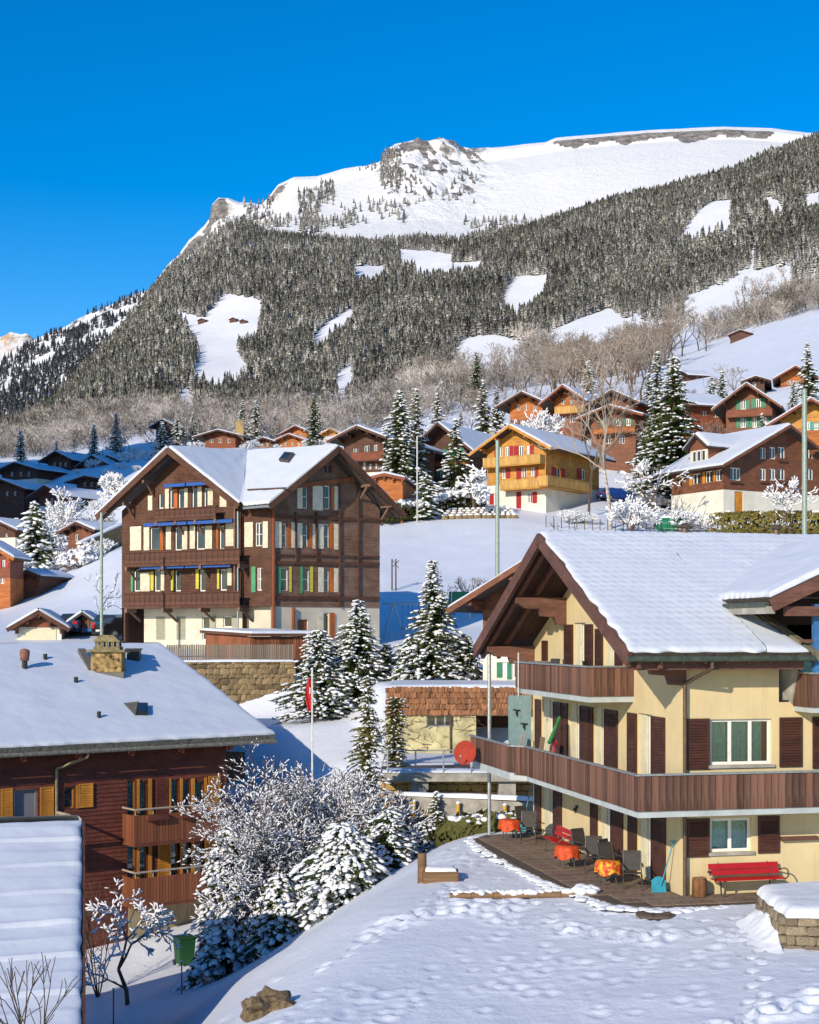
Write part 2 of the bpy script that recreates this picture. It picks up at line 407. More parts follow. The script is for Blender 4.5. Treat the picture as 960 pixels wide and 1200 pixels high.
# ---------------------------------------------------------------- the high mountains behind
def mountain(name, us, rows, mat, noise, rough_fn=None, blurn=2, n_r=150, rock_fn=None):
    """rows: list of (Y, [(u, v)...]) front to back; heights follow the rows plus craggy relief; rock_fn marks bare rock"""
    us = np.asarray(us, float)
    Rl = np.log([r[0] for r in rows]); l = np.linspace(Rl[0], Rl[-1], n_r)
    RV = np.array([np.interp(us, [p[0] for p in r[1]], [p[1] for p in r[1]]) for r in rows])
    V = np.empty((n_r, len(us)))
    for j in range(len(us)): V[:, j] = np.interp(l, Rl, RV[:, j])
    V = blur(V, blurn)
    Y = np.exp(l)[:, None] * np.ones_like(V); X = (us[None, :] - UC) / F * Y
    Zb = (H - V) / F * Y; s = X / 170 + Y / 900; tt = (Zb * 1.15 + Y * 0.35) / 170
    ridged = 1 - 2 * np.abs(fbm(s, tt, 6))
    U = us[None, :] + 0 * V
    amp = noise if rough_fn is None else noise * rough_fn(U, V)
    V2 = V + amp * (ridged - 0.8 + 1.2 * fbm(s * 2.2, tt * 0.9, 5))
    Z = (H - V2) / F * Y
    me = mesh_np(name, np.stack([X, Y, Z], -1).reshape(-1, 3), grid_faces(n_r, len(us)), False)
    a = me.attributes.new('bare_rock', 'FLOAT', 'POINT'); R = np.zeros(V.shape) if rock_fn is None else rock_fn(U, V, X, Zb)
    a.data.foreach_set('value', R.astype(np.float32).ravel())
    return tag(link(name, me, mat), kind='structure')
CREST = [(150, 420), (180, 335), (195, 312), (210, 298), (222, 280), (240, 264), (246, 256), (248, 240), (256, 231), (268, 231), (280, 236), (306, 240), (314, 232), (326, 216), (345, 207), (372, 206), (405, 197), (430, 193), (446, 188), (452, 176), (462, 169), (476, 166), (484, 166), (490, 162), (496, 167), (504, 170), (515, 165), (530, 168), (540, 177), (570, 174), (600, 170), (640, 166), (652, 161), (700, 157), (760, 152), (850, 148), (905, 150), (945, 155), (1010, 160), (1100, 185)]
CU, CV = [p[0] for p in CREST], [p[1] for p in CREST]
_x = np.arange(100, 1150, 2.0); _k = np.exp(-(np.arange(-30, 31) / 12.0) ** 2); _s = np.convolve(np.pad(np.interp(_x, CU, CV), 30, mode='edge'), _k / _k.sum(), 'valid'); SOFT = [(float(a), float(b)) for a, b in zip(_x, _s)]
rows4 = [
 (4000, [(100, 460), (300, 310), (420, 296), (560, 300), (700, 285), (1000, 230), (1100, 240)]),
 (4700, [(100, 430), (230, 300), (300, 268), (350, 266), (420, 262), (470, 258), (560, 262), (640, 252), (760, 225), (960, 200), (1100, 215)]),
 (5250, [(u, v + 36) for u, v in SOFT]),
 (5600, [(u, v + 20) for u, v in SOFT]),
 (5815, [(u, v + 15) for u, v in SOFT]),
 (5850, [(u, v + 4) for u, v in CREST]),
 (6000, [(u, v) for u, v in CREST]),
 (6500, [(u, v + 40) for u, v in CREST]),
]
def rough4(u, v):
    cr = np.exp(-((u - 505) / 62) ** 2 - ((v - 205) / 45) ** 2)
    lf = (1 - sstep(u, 300, 330))
    return 0.22 + 4.2 * cr + 0.8 * lf
def rock4(u, v, X, Z):
    dv = v - np.interp(u, CU, CV)
    n_fine = fbm(X / 60, Z / 60, 5); n_str = fbm(X / 22 + Z / 45, Z / 90 - X / 160, 6); n_big = fbm(X / 330, Z / 330, 4)
    ch = 11 * sstep(u, 640, 668) * (1 - sstep(u, 893, 912)) * np.clip(0.78 + 1.5 * fbm(u / 23.0, u * 0 + 4.4, 4), 0.15, 1.25)
    cliff_ = sstep(dv, 3.2, 4.2) * (1 - sstep(dv, 3.2 + ch, 4.6 + ch)) * (ch > 1.5)
    cragm = np.exp(-(np.abs((u - 506) / 66) ** 4) - (np.abs((v - 200) / 46) ** 4))
    crag_ = cragm * sstep(n_str + 0.6 * n_fine + 0.2 * n_big - 0.0022 * (v - 196), 0.03, 0.14)
    pin = sstep(u, 243, 247) * (1 - sstep(u, 262, 272)) * sstep(dv, 1, 3) * (1 - sstep(dv, 20, 30)) * sstep(n_fine, -0.22, -0.08)
    left = (1 - sstep(u, 245, 258)) * sstep(dv, 2, 5) * (1 - sstep(dv, 14, 24)) * sstep(n_fine + n_big, -0.05, 0.12)
    ridge = sstep(u, 310, 318) * (1 - sstep(u, 326, 345)) * sstep(dv, 2, 4) * (1 - sstep(dv, 9, 14)) * 0.8
    spots = sstep(v, 190, 200) * (1 - sstep(v, 218, 228)) * sstep(u, 570, 600) * (1 - sstep(u, 690, 720)) * sstep(n_fine + 1.2 * n_big, 0.18, 0.28)
    return np.clip(np.maximum.reduce([cliff_, crag_, pin, left, ridge, spots]), 0, 1)
def alpine_mat():
    t = NT('alpine_rock'); at = t.new('ShaderNodeAttribute', attribute_name='bare_rock')
    n1 = t.noise(t.coord((1, 1, 1)), 0.045, 10, 0.75); n2 = t.noise(t.coord((1, 0.4, 2.2)), 0.03, 10, 0.75)
    r = t.ramp(n2, [(0.30, (0.05, 0.052, 0.06)), (0.46, (0.16, 0.15, 0.15)), (0.57, (0.32, 0.285, 0.265)), (0.70, (0.52, 0.48, 0.45))])
    k = t.math('ADD', at.outputs['Fac'], t.math('MULTIPLY', t.math('SUBTRACT', n1, 0.5), 2.2)); k = t.math('DIVIDE', t.math('SUBTRACT', k, 0.42), 0.16, True)
    z = t.math('DIVIDE', t.math('SUBTRACT', 0.50, t.nz()), 0.12, True); k = t.math('MAXIMUM', k, z)
    t.color(t.mix(k, (0.88, 0.88, 0.885), r)); t.b.inputs['Roughness'].default_value = 0.8; t.bump(n2, 0.7, 22.0); return t.m
us4 = np.concatenate([np.linspace(150, 440, 230), np.linspace(440.5, 580, 240), np.linspace(580.8, 1100, 400)])
mountain('snow_mountain', us4, rows4, alpine_mat(), 3.0, rough4, 0, 330, rock4)
rows2 = [
 (3700, [(-260, 640), (0, 560), (100, 520), (200, 470), (300, 400)]),
 (4200, [(-260, 560), (-40, 480), (0, 462), (60, 440), (120, 405), (175, 372), (260, 330)]),
 (5000, [(-260, 520), (-40, 440), (0, 424), (40, 398), (70, 384), (92, 372), (130, 356), (175, 338), (230, 305), (300, 280)]),
 (5400, [(-260, 560), (0, 470), (175, 380), (300, 320)]),
]
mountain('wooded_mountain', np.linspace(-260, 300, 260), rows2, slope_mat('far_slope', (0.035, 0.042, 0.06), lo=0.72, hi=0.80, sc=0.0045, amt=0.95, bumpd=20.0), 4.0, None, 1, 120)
rows1 = [(8500, [(-300, 470), (0, 440), (60, 430)]), (9000, [(-300, 420), (-60, 402), (0, 396), (12, 391), (30, 391), (42, 400), (70, 430)]), (9500, [(-300, 470), (60, 450)])]
mountain('rocky_peak', np.linspace(-300, 70, 120), rows1, slope_mat('sunlit_rock', (0.44, 0.30, 0.19), lo=0.62, hi=0.85, sc=0.003, amt=0.5, bumpd=40.0), 6.0, None, 1, 60)

# a snow-covered spur left of the view: it keeps the lower village in the shade
def spur():
    n = 60; x = np.linspace(-330, -78, n); y = np.linspace(100, 325, n); X, Y = np.meshgrid(x, y)
    g = ground(np.clip(X, -0.6 * Y, 0), Y)
    hgt = 135 * (1 - sstep(X, -165, -78)) * sstep(Y, 105, 165) * (1 - sstep(Y, 250, 320)) * sstep(X, -330, -230) * (1 + 0.25 * fbm(X / 25, Y / 25, 4))
    Z = g - 3 + hgt
    return tag(link('hill', mesh_np('hill', np.stack([X, Y, Z], -1).reshape(-1, 3), grid_faces(n, n), True), SNOW), kind='structure')
spur()
# ---------------------------------------------------------------- vegetation
def foliage_mat(name, c1, c2, snow=None, lo=0.25, hi=0.7, amt=0.7, rnd=0.5, scale=1.2, region=0.0):
    t = NT(name)
    r = t.rand(); n = t.noise(t.coord(), scale, 3)
    f = t.math('ADD', t.math('MULTIPLY', r, rnd), t.math('MULTIPLY', n, 1 - rnd))
    col = t.ramp(f, [(0.2, c1), (0.8, c2)])
    if snow: col = snow_on(t, col, lo, hi, snow, amt, scale)
    if region:          # stands of trees differ in tone across the mountainside
        g = t.new('ShaderNodeNewGeometry'); w = t.noise(g.outputs['Position'], region, 4, 0.6)
        w = t.math('MULTIPLY', t.math('SUBTRACT', w, 0.5), 3.2); w = t.math('ADD', w, t.math('MULTIPLY_ADD', r, 0.9)); w = t.math('ADD', w, 0.36, False)
        v = t.new('ShaderNodeHueSaturation'); t.l.new(col, v.inputs['Color']); t.l.new(t.math('MAXIMUM', w, 0.3), v.inputs['Value']); col = v.outputs[0]
    t.color(col); t.b.inputs['Roughness'].default_value = 0.8; t.b.inputs['Specular IOR Level'].default_value = 0.15
    return t.m
M_FIR_FAR = foliage_mat('far_spruce', (0.012, 0.017, 0.015), (0.060, 0.056, 0.042), (0.62, 0.60, 0.58), 0.22, 1.0, 1.15, 0.65, 9.0, 0.0055)
M_FIR_SHADE = foliage_mat('distant_spruce_shade_tint', (0.010, 0.014, 0.020), (0.032, 0.036, 0.044), (0.45, 0.46, 0.50), 0.45, 1.1, 0.9, 0.6, 9.0)  # the far slope's blue shade is put into these darker, bluer colours
M_FROST_FAR = foliage_mat('far_frosted_wood', (0.075, 0.063, 0.052), (0.31, 0.27, 0.235), (0.70, 0.68, 0.66), 0.30, 1.0, 1.0, 0.75, 8.0, 0.012)
M_NEEDLE = foliage_mat('spruce_needles', (0.035, 0.058, 0.018), (0.10, 0.12, 0.032), None, rnd=0.3, scale=3)
M_NEEDLE_Y = foliage_mat('thuja_needles', (0.050, 0.055, 0.018), (0.13, 0.12, 0.035), None, rnd=0.3, scale=3)
M_BARK = plain('bark', (0.11, 0.075, 0.05), 0.9, var=0.4, scale=9, bump=0.02)
M_TWIG = plain('twigs', (0.085, 0.055, 0.04), 0.9, var=0.4, scale=5)
M_TWIG_TAN = foliage_mat('tan_twigs', (0.20, 0.155, 0.12), (0.36, 0.30, 0.245), None, rnd=0.5, scale=0.6)
M_TWIG_FROST = foliage_mat('frosted_twigs', (0.26, 0.21, 0.16), (0.55, 0.50, 0.45), None, rnd=0.4, scale=0.8)

def cone_tree(seed, tiers=6, n=7, jag=0.5):
    """a far spruce: stacked ragged skirts round a stem, unit height"""
    r = np.random.default_rng(seed); V = []; T = []
    for k in range(tiers):
        z0 = 0.06 + 0.86 * (k / tiers); z1 = min(1.0, z0 + 1.9 / tiers * (0.55 + 0.25 * r.random()))
        rad = 0.20 * (1 - k / tiers) ** 0.85 + 0.018
        b = len(V); V.append((0.01 * r.normal(), 0.01 * r.normal(), z1))
        for i in range(n):
            a = 2 * math.pi * (i + 0.5 * (k % 2) + 0.3 * r.random()) / n; q = rad * (1 - jag * 0.5 + jag * r.random())
            V.append((q * math.cos(a), q * math.sin(a), z0 - 0.03 * r.random()))
        for i in range(n): T.append((b, b + 1 + i, b + 1 + (i + 1) % n))
    return np.array(V), np.array(T)
# the wood on the mountain: nobody could count it, so it is one object with instances on points
def in_poly(u, v, poly):
    inside = np.zeros(u.shape, bool); n = len(poly)
    for i in range(n):
        (x0, y0), (x1, y1) = poly[i], poly[(i + 1) % n]
        c = ((y0 > v) != (y1 > v)) & (u < (x1 - x0) * (v - y0) / (y1 - y0 + 1e-9) + x0)
        inside ^= c
    return inside
CLEAR = [
 [(203, 362), (226, 370), (240, 372), (262, 344), (308, 352), (304, 376), (297, 392), (275, 395), (280, 412), (292, 432), (268, 440), (252, 446), (226, 436), (236, 408), (222, 386)],
 [(364, 398), (380, 380), (412, 360), (416, 368), (396, 384), (374, 404)],
 [(414, 312), (452, 312), (446, 326), (420, 326)], [(468, 292), (500, 294), (530, 298), (530, 306), (470, 308)], [(490, 310), (568, 306), (562, 316), (500, 320), (486, 322)],
 [(588, 356), (592, 340), (604, 324), (642, 322), (636, 340), (620, 356), (604, 362)],
 [(798, 276), (818, 248), (834, 236), (858, 234), (856, 262), (824, 272)], [(892, 228), (914, 236), (922, 248), (906, 246)], [(942, 228), (962, 226), (962, 240), (946, 240)],
 [(634, 410), (646, 388), (672, 376), (700, 366), (716, 360), (730, 376), (772, 378), (800, 378), (806, 346), (850, 334), (872, 316), (906, 316), (930, 310), (926, 326), (886, 348), (836, 362), (800, 392), (700, 396), (660, 400)],
 [(206, 470), (216, 452), (230, 468), (222, 482)], [(540, 398), (580, 392), (640, 408), (580, 420), (530, 424)], [(392, 440), (410, 425), (416, 438), (398, 452)], [(880, 290), (886, 284), (884, 318), (878, 320)],
]
def slope_points(n, Y0, Y1, u0, u1, seed, dens=None, clear=True):
    r = np.random.default_rng(seed)
    l = np.log(Y0) + (np.log(Y1) - np.log(Y0)) * r.random(n); u = u0 + (u1 - u0) * r.random(n)
    Y = np.exp(l); X = (u - UC) / F * Y; Z = ground(X, Y); v = H - Z * F / Y
    ok = np.ones(n, bool)
    if clear:
        for c in CLEAR:
            for hv in (0, 5, 10): ok &= ~in_poly(u, v - hv * 1500 / Y, c)
    if dens is not None: ok &= r.random(n) < dens(u, v, Y, X)
    return np.stack([X, Y, Z], -1)[ok], u[ok], v[ok]
def scatter(name, label, cat, pts, scl, protos, mat, seed=0):
    r = np.random.default_rng(seed)
    me = bpy.data.meshes.new(name); me.vertices.add(len(pts)); me.vertices.foreach_set('co', pts.astype(np.float32).ravel())
    a = me.attributes.new('tree_scale', 'FLOAT_VECTOR', 'POINT'); a.data.foreach_set('vector', np.asarray(scl, np.float32).ravel())
    b = me.attributes.new('tree_turn', 'FLOAT', 'POINT'); b.data.foreach_set('value', (r.random(len(pts)) * 6.283).astype(np.float32))
    c = me.attributes.new('tree_kind', 'INT', 'POINT'); c.data.foreach_set('value', r.integers(0, len(protos), len(pts)).astype(np.int32))
    o = link(name, me, None); tag(o, label, cat, kind='stuff')
    coll = bpy.data.collections.new(name + '_kinds')
    for i, (V, T) in enumerate(protos):
        pm = mesh_np(name + '_kind', V, T, False); pm.materials.append(mat)
        coll.objects.link(bpy.data.objects.new('%s_kind_%02d' % (name, i), pm))
    g = bpy.data.node_groups.new(name + '_nodes', 'GeometryNodeTree')
    g.interface.new_socket('Geometry', in_out='INPUT', socket_type='NodeSocketGeometry'); g.interface.new_socket('Geometry', in_out='OUTPUT', socket_type='NodeSocketGeometry')
    N = g.nodes; gi = N.new('NodeGroupInput'); go = N.new('NodeGroupOutput')
    m2p = N.new('GeometryNodeMeshToPoints'); iop = N.new('GeometryNodeInstanceOnPoints'); ci = N.new('GeometryNodeCollectionInfo')
    ci.inputs['Collection'].default_value = coll; ci.inputs['Separate Children'].default_value = True; ci.inputs['Reset Children'].default_value = True
    iop.inputs['Pick Instance'].default_value = True
    def attr(nm, ty):
        k = N.new('GeometryNodeInputNamedAttribute'); k.data_type = ty; k.inputs[0].default_value = nm; return k.outputs[0]
    cx = N.new('ShaderNodeCombineXYZ'); g.links.new(attr('tree_turn', 'FLOAT'), cx.inputs[2])
    g.links.new(gi.outputs[0], m2p.inputs[0]); g.links.new(m2p.outputs[0], iop.inputs['Points']); g.links.new(ci.outputs[0], iop.inputs['Instance'])
    g.links.new(attr('tree_kind', 'INT'), iop.inputs['Instance Index']); g.links.new(cx.outputs[0], iop.inputs['Rotation']); g.links.new(attr('tree_scale', 'FLOAT_VECTOR'), iop.inputs['Scale'])
    g.links.new(iop.outputs[0], go.inputs[0])
    md = o.modifiers.new('trees', 'NODES'); md.node_group = g
    return o
fir_protos = [cone_tree(s, 4 + s % 5, 6 + s % 3, 0.4 + 0.15 * (s % 4)) for s in range(10)]
def dens_fir(u, v, Y, X):
    d = 0.5 + 1.6 * fbm(X / 90, Y / 150, 3) + 0.5
    d = np.where(Y < 900, d * 0.95 * (fbm(X / 30, Y / 40, 3) > -0.09) * ((u < 620) | (Y > 780)), d)
    return np.clip(d, 0.15, 1) * (1 - 0.35 * sstep(v, 450, 500) * (u > 120))
pts, uu, vv = slope_points(135000, 640, 3120, -60, 1020, 21, dens_fir)
hh = RNG.uniform(6, 25, len(pts)) * (1 + 0.9 * fbm(pts[:, 0] / 70, pts[:, 1] / 70, 3)) * (0.7 + 0.4 * RNG.random(len(pts))) * np.clip(pts[:, 1] / 1700, 0.5, 1) * 0.85
scatter('spruce_wood', 'dense dark spruce wood dusted with snow on the mountainside', 'wood', pts, np.stack([hh * RNG.uniform(0.6, 1.15, len(hh)), hh * RNG.uniform(0.6, 1.15, len(hh)), hh], -1), fir_protos, M_FIR_FAR, 1)
FIELD = [(690, 490), (740, 448), (800, 415), (860, 392), (985, 356), (985, 520), (690, 520)]
def dens_frost(u, v, Y, X):
    L0 = np.interp(u, [0, 150, 400, 470, 540, 600, 700, 850, 985], [492, 480, 476, 452, 414, 396, 376, 350, 330])
    low = sstep(v, L0, L0 + 24) * 0.85
    edge = np.where(Y < 440, 0.4 * (u < 560) * (v < 522), 1.0) * (1 - 0.8 * sstep(v, 515, 535) * (u > 130)) * np.where((u > 620) & (Y > 950), 0.0, 1.0)
    return np.clip(low, 0, 1) * np.clip(0.25 + 2.2 * (fbm(X / 45, Y / 70, 3) + 0.22), 0, 1) * edge * ~in_poly(u, v, FIELD) * (1 - 0.35 * sstep(u, 620, 760))
p2_, u2, v2 = slope_points(42000, 345, 1900, -60, 985, 22, dens_frost)
h2 = RNG.uniform(4, 14, len(p2_)) * np.clip(p2_[:, 1] / 700, 0.6, 1)
# sparse spruces on the ledges of the snow mountain
def ledge_trees():
    r = np.random.default_rng(5); out = []
    dg = bpy.context.evaluated_depsgraph_get(); o = bpy.data.objects['snow_mountain']; 
    for (u0, u1, v0, v1, n) in [(286, 320, 232, 258, 60), (350, 376, 222, 274, 170), (376, 392, 214, 240, 60), (446, 470, 176, 222, 120), (400, 480, 236, 262, 60), (420, 440, 188, 200, 14), (470, 560, 200, 240, 50), (250, 420, 256, 268, 150), (540, 640, 258, 268, 60)]:
        for i in range(n):
            u = u0 + (u1 - u0) * r.random(); v = v0 + (v1 - v0) * r.random()
            d = Vector(((u - UC) / F, 1, (H - v) / F))
            ok, loc, nr, _ = o.ray_cast(Vector((0, 0, 0)) + d * 3000, d.normalized())
            if ok: out.append(loc[:])
    out = np.array(out); h = r.uniform(16, 30, len(out))
    scatter('ledge_spruces', 'scattered dark spruces on the ledges of the snow mountain', 'wood', out, np.stack([h, h, h], -1), fir_protos, M_FIR_FAR, 3)
bpy.context.view_layer.update()
ledge_trees()
pf, uf, vf = slope_points(1, 3000, 3100, 0, 10, 2)
def wooded_mountain_trees():
    r = np.random.default_rng(6); out = []; o = bpy.data.objects['wooded_mountain']
    for i in range(7000):
        u = -60 + 250 * r.random(); v = 340 + 200 * r.random()
        d = Vector(((u - UC) / F, 1, (H - v) / F)); ok, loc, nr, _ = o.ray_cast(d * 3300, d.normalized())
        if ok:
            q = float(fbm(np.array([loc.x / 190 + loc.z / 140]), np.array([loc.z / 70 - loc.x / 300]), 3)[0])
            if q > -0.05 or v > 455: out.append(loc[:])
    out = np.array(out); h = r.uniform(14, 28, len(out))
    scatter('distant_wood', 'blue-shaded wood on the far slope beyond the village', 'wood', out, np.stack([h, h, h], -1), fir_protos, M_FIR_SHADE, 4)
wooded_mountain_trees()
# ---------------------------------------------------------------- building kit
M_WHITE = plain('white_frame', (0.78, 0.77, 0.73), 0.45, var=0.06)
M_CREAM_SH = plain('cream_shutter', (0.66, 0.60, 0.46), 0.55, var=0.12, scale=3)
M_GLASS = None
def glass_mat(name='window_glass', tint=(0.90, 0.94, 0.94), see=0.75):
    t = NT(name); n = t.n; t.n.remove(t.b)
    tr = t.new('ShaderNodeBsdfTransparent'); tr.inputs[0].default_value = (*tint, 1)
    gl = t.new('ShaderNodeBsdfGlossy'); gl.inputs['Roughness'].default_value = 0.02
    fr = t.new('ShaderNodeFresnel'); fr.inputs[0].default_value = 1.5
    k = t.math('ADD', fr.outputs[0], 0.03, True)
    mx = t.new('ShaderNodeMixShader'); t.l.new(k, mx.inputs[0]); t.l.new(tr.outputs[0], mx.inputs[1]); t.l.new(gl.outputs[0], mx.inputs[2])
    t.l.new(mx.outputs[0], t.out.inputs['Surface']); return t.m
M_GLASS = glass_mat()
M_PANE = plain('dark_pane', (0.030, 0.036, 0.045), 0.06, var=0.5, scale=1.2, spec=0.9)
M_CURTAIN = plain('green_curtain', (0.52, 0.74, 0.58), 0.8, var=0.12, scale=8)
M_CURTAIN_R = plain('red_curtain', (0.55, 0.06, 0.03), 0.8, var=0.12, scale=8)
M_CURTAIN_W = plain('pale_curtain', (0.62, 0.62, 0.56), 0.8, var=0.12, scale=8)
M_TILE = plain('roof_tile', (0.075, 0.06, 0.052), 0.85, var=0.4, scale=12, bump=0.02)
M_GUTTER = plain('green_gutter', (0.10, 0.12, 0.085), 0.45, metal=0.5, var=0.25)
M_PIPE = plain('brown_pipe', (0.11, 0.075, 0.055), 0.5, metal=0.3, var=0.2)
M_STEEL = plain('galvanised_steel', (0.42, 0.45, 0.46), 0.42, metal=0.7, var=0.15, scale=14)
M_CONC = plain('concrete', (0.34, 0.32, 0.28), 0.9, var=0.22, scale=2.5, bump=0.01)

def stucco(name, c):
    t = NT(name); n = t.noise(t.coord(), 0.9, 5); f = t.noise(t.coord((5, 5, 0.5)), 1.0, 5, 0.7); g = t.noise(t.coord(), 90, 2)
    col = t.ramp(n, [(0.3, tuple(q * 0.90 for q in c)), (0.7, tuple(min(1, q * 1.05) for q in c))])
    st = t.math('MULTIPLY', t.math('SUBTRACT', f, 0.54), 2.2, True); col = t.mix(t.math('MULTIPLY', st, 0.75), col, tuple(q * 0.6 for q in c))
    t.color(col); t.b.inputs['Roughness'].default_value = 0.9; t.bump(t.math('ADD', g, t.math('MULTIPLY', n, 0.6)), 0.35, 0.012); return t.m
class Face:
    """a wall plane: origin, direction along it (viewer's left to right or the reverse), outward normal; root-local output"""
    def __init__(s, root, O, d, n=None):
        s.root = root; s.off = Vector(root.location); s.O = Vector((O[0], O[1], 0)); s.d = Vector((d[0], d[1], 0)).normalized()
        if n is None:
            n = Vector((s.d.y, -s.d.x, 0))
            if n.dot(-s.O) < 0: n = -n
        s.n = Vector((n[0], n[1], 0)).normalized()
    def s(s_, u, dep=0.0):
        a = (u - UC) / F; o = s_.O + s_.n * dep
        return (a * o.y - o.x) / (s_.d.x - a * s_.d.y)
    def z(s_, u, v, dep=0.0):
        q = s_.s(u, dep); return (H - v) / F * (s_.O.y + s_.n.y * dep + s_.d.y * q)
    def pt(s_, x, z, dep=0.0): return s_.O + s_.d * x + s_.n * dep + Vector((0, 0, z)) - s_.off
    def hole(s_, u0, u1, v0, v1, dep=0.0):
        a, b = s_.s(u0, dep), s_.s(u1, dep); um = (u0 + u1) / 2
        return (min(a, b), max(a, b), s_.z(um, v1, dep), s_.z(um, v0, dep))
    def box(s_, mb, x0, x1, z0, z1, d0, d1):
        c = s_.pt((x0 + x1) / 2, (z0 + z1) / 2, (d0 + d1) / 2)
        return mb.obox(c, s_.d * (abs(x1 - x0) / 2), s_.n * (abs(d1 - d0) / 2), Vector((0, 0, abs(z1 - z0) / 2)))
    def wall(s_, name, x0, x1, z0, top, holes, mat, reveal=0.16, courses=None, dep=0.0):
        """wall with real openings; top = [(x, z), ...]; courses = (height, depth) gives overlapping boards"""
        mb = MB(); tx = [p[0] for p in top]; tz = [p[1] for p in top]
        T = lambda x: float(np.interp(x, tx, tz))
        xs = sorted({x0, x1, *[x for x in tx if x0 < x < x1], *[h[0] for h in holes if x0 < h[0] < x1], *[h[1] for h in holes if x0 < h[1] < x1]})
        def quad(a, b, za, zb, ta=None, tb=None):
            ta = zb if ta is None else ta; tb = zb if tb is None else tb
            mb.poly([s_.pt(a, za, dep), s_.pt(b, za, dep), s_.pt(b, tb, dep), s_.pt(a, ta, dep)])
        for a, b in zip(xs[:-1], xs[1:]):
            if b - a < 1e-5: continue
            m = (a + b) / 2; cuts = sorted([(max(h[2], z0), h[3]) for h in holes if h[0] < m < h[1]])
            z = z0
            for c0, c1 in cuts:
                if c0 > z + 1e-4: quad(a, b, z, c0)
                z = max(z, c1)
            if courses is None:
                quad(a, b, z, 0, T(a), T(b))
            else: quad(a, b, z, 0, T(a), T(b))
        for h in holes:
            for (p, q) in (((h[0], h[2]), (h[1], h[2])), ((h[1], h[2]), (h[1], h[3])), ((h[1], h[3]), (h[0], h[3])), ((h[0], h[3]), (h[0], h[2]))):
                mb.poly([s_.pt(*p, dep), s_.pt(*q, dep), s_.pt(*q, dep - reveal), s_.pt(*p, dep - reveal)])
        return mb.build(name, mat, s_.root)
    def boards(s_, name, x0, x1, z0, top, holes, mat, pitch, lip=0.03, dep=0.0):
        """horizontal overlapping boards laid over the wall as one relief"""
        mb = MB(); tx = [p[0] for p in top]; tz = [p[1] for p in top]; zmax = max(tz); z = z0
        while z < zmax - 0.02:
            za, zb = z, min(z + pitch, zmax); zm = (za + zb) / 2
            xa, xb = x0, x1
            fx = np.linspace(x0, x1, 200); ok = np.interp(fx, tx, tz) >= zb - 1e-6
            if ok.any():
                xa, xb = fx[ok][0], fx[ok][-1]
                segs = [(xa, xb)]
                for h in holes:
                    if h[2] < zm < h[3]:
                        ns = []
                        for a, b in segs:
                            if h[1] <= a or h[0] >= b: ns.append((a, b)); continue
                            if h[0] > a: ns.append((a, h[0]))
                            if h[1] < b: ns.append((h[1], b))
                        segs = ns
                for a, b in segs:
                    mb.poly([s_.pt(a, za, dep + lip), s_.pt(b, za, dep + lip), s_.pt(b, zb, dep + 0.006), s_.pt(a, zb, dep + 0.006)])
                    mb.poly([s_.pt(a, za, dep + 0.003), s_.pt(b, za, dep + 0.003), s_.pt(b, za, dep + lip), s_.pt(a, za, dep + lip)])
            z += pitch
        return mb.build(name, mat, s_.root)
    def window(s_, h, nl=2, frame=None, pane=None, curtain=None, sill=None, fw=0.06, bars=0, setb=0.09, dep=0.0, name='window'):
        frame = frame or M_WHITE; mb = MB(); x0, x1, z0, z1 = h; d1 = dep - setb; d0 = d1 - 0.06
        s_.box(mb, x0, x1, z1 - fw, z1, d0, d1); s_.box(mb, x0, x1, z0, z0 + fw, d0, d1)
        s_.box(mb, x0, x0 + fw, z0 + fw, z1 - fw, d0, d1); s_.box(mb, x1 - fw, x1, z0 + fw, z1 - fw, d0, d1)
        for k in range(1, nl):
            x = x0 + (x1 - x0) * k / nl; s_.box(mb, x - fw * 0.6, x + fw * 0.6, z0 + fw, z1 - fw, d0 - 0.004, d1 + 0.004)
        for k in range(bars):
            z = z0 + (z1 - z0) * (k + 1) / (bars + 1); s_.box(mb, x0 + fw, x1 - fw, z - fw * 0.35, z + fw * 0.35, d0 + 0.01, d1 - 0.01)
        w = mb.build(name, frame, s_.root)
        for k in range(nl):
            a = x0 + (x1 - x0) * k / nl; b = x0 + (x1 - x0) * (k + 1) / nl
            mb = MB(); s_.box(mb, a + fw * 0.6, b - fw * 0.6, z0 + fw * 0.9, z1 - fw * 0.9, d0 + 0.02, d0 + 0.03); mb.build('pane', pane or M_PANE, w)
        if curtain:
            cs = curtain if isinstance(curtain, (list, tuple)) else [curtain]
            for k, (a, b, m) in enumerate(cs if isinstance(cs[0], tuple) else [(0.03, 0.97, cs[0])]):
                mb = MB(); xa, xb = x0 + (x1 - x0) * a, x0 + (x1 - x0) * b; n = max(8, int((xb - xa) / 0.035)); q = len(mb.v)
                for i in range(n + 1):
                    x = xa + (xb - xa) * i / n; w_ = 0.03 * math.sin(i * 1.9) + 0.012 * math.sin(i * 0.7)
                    mb.v += [tuple(s_.pt(x, z0 + 0.03, dep - 0.24 + w_)), tuple(s_.pt(x, z1 - 0.03, dep - 0.24 + 0.6 * w_))]
                mb.f += [(q + 2 * i, q + 2 * i + 2, q + 2 * i + 3, q + 2 * i + 1) for i in range(n)]
                mb.build('curtain', m, w)
        if sill is not None:
            mb = MB(); s_.box(mb, x0 - 0.08, x1 + 0.08, z0 - 0.09, z0 - 0.004, dep - 0.10, dep + 0.07); mb.build('sill', sill, w)
        return w
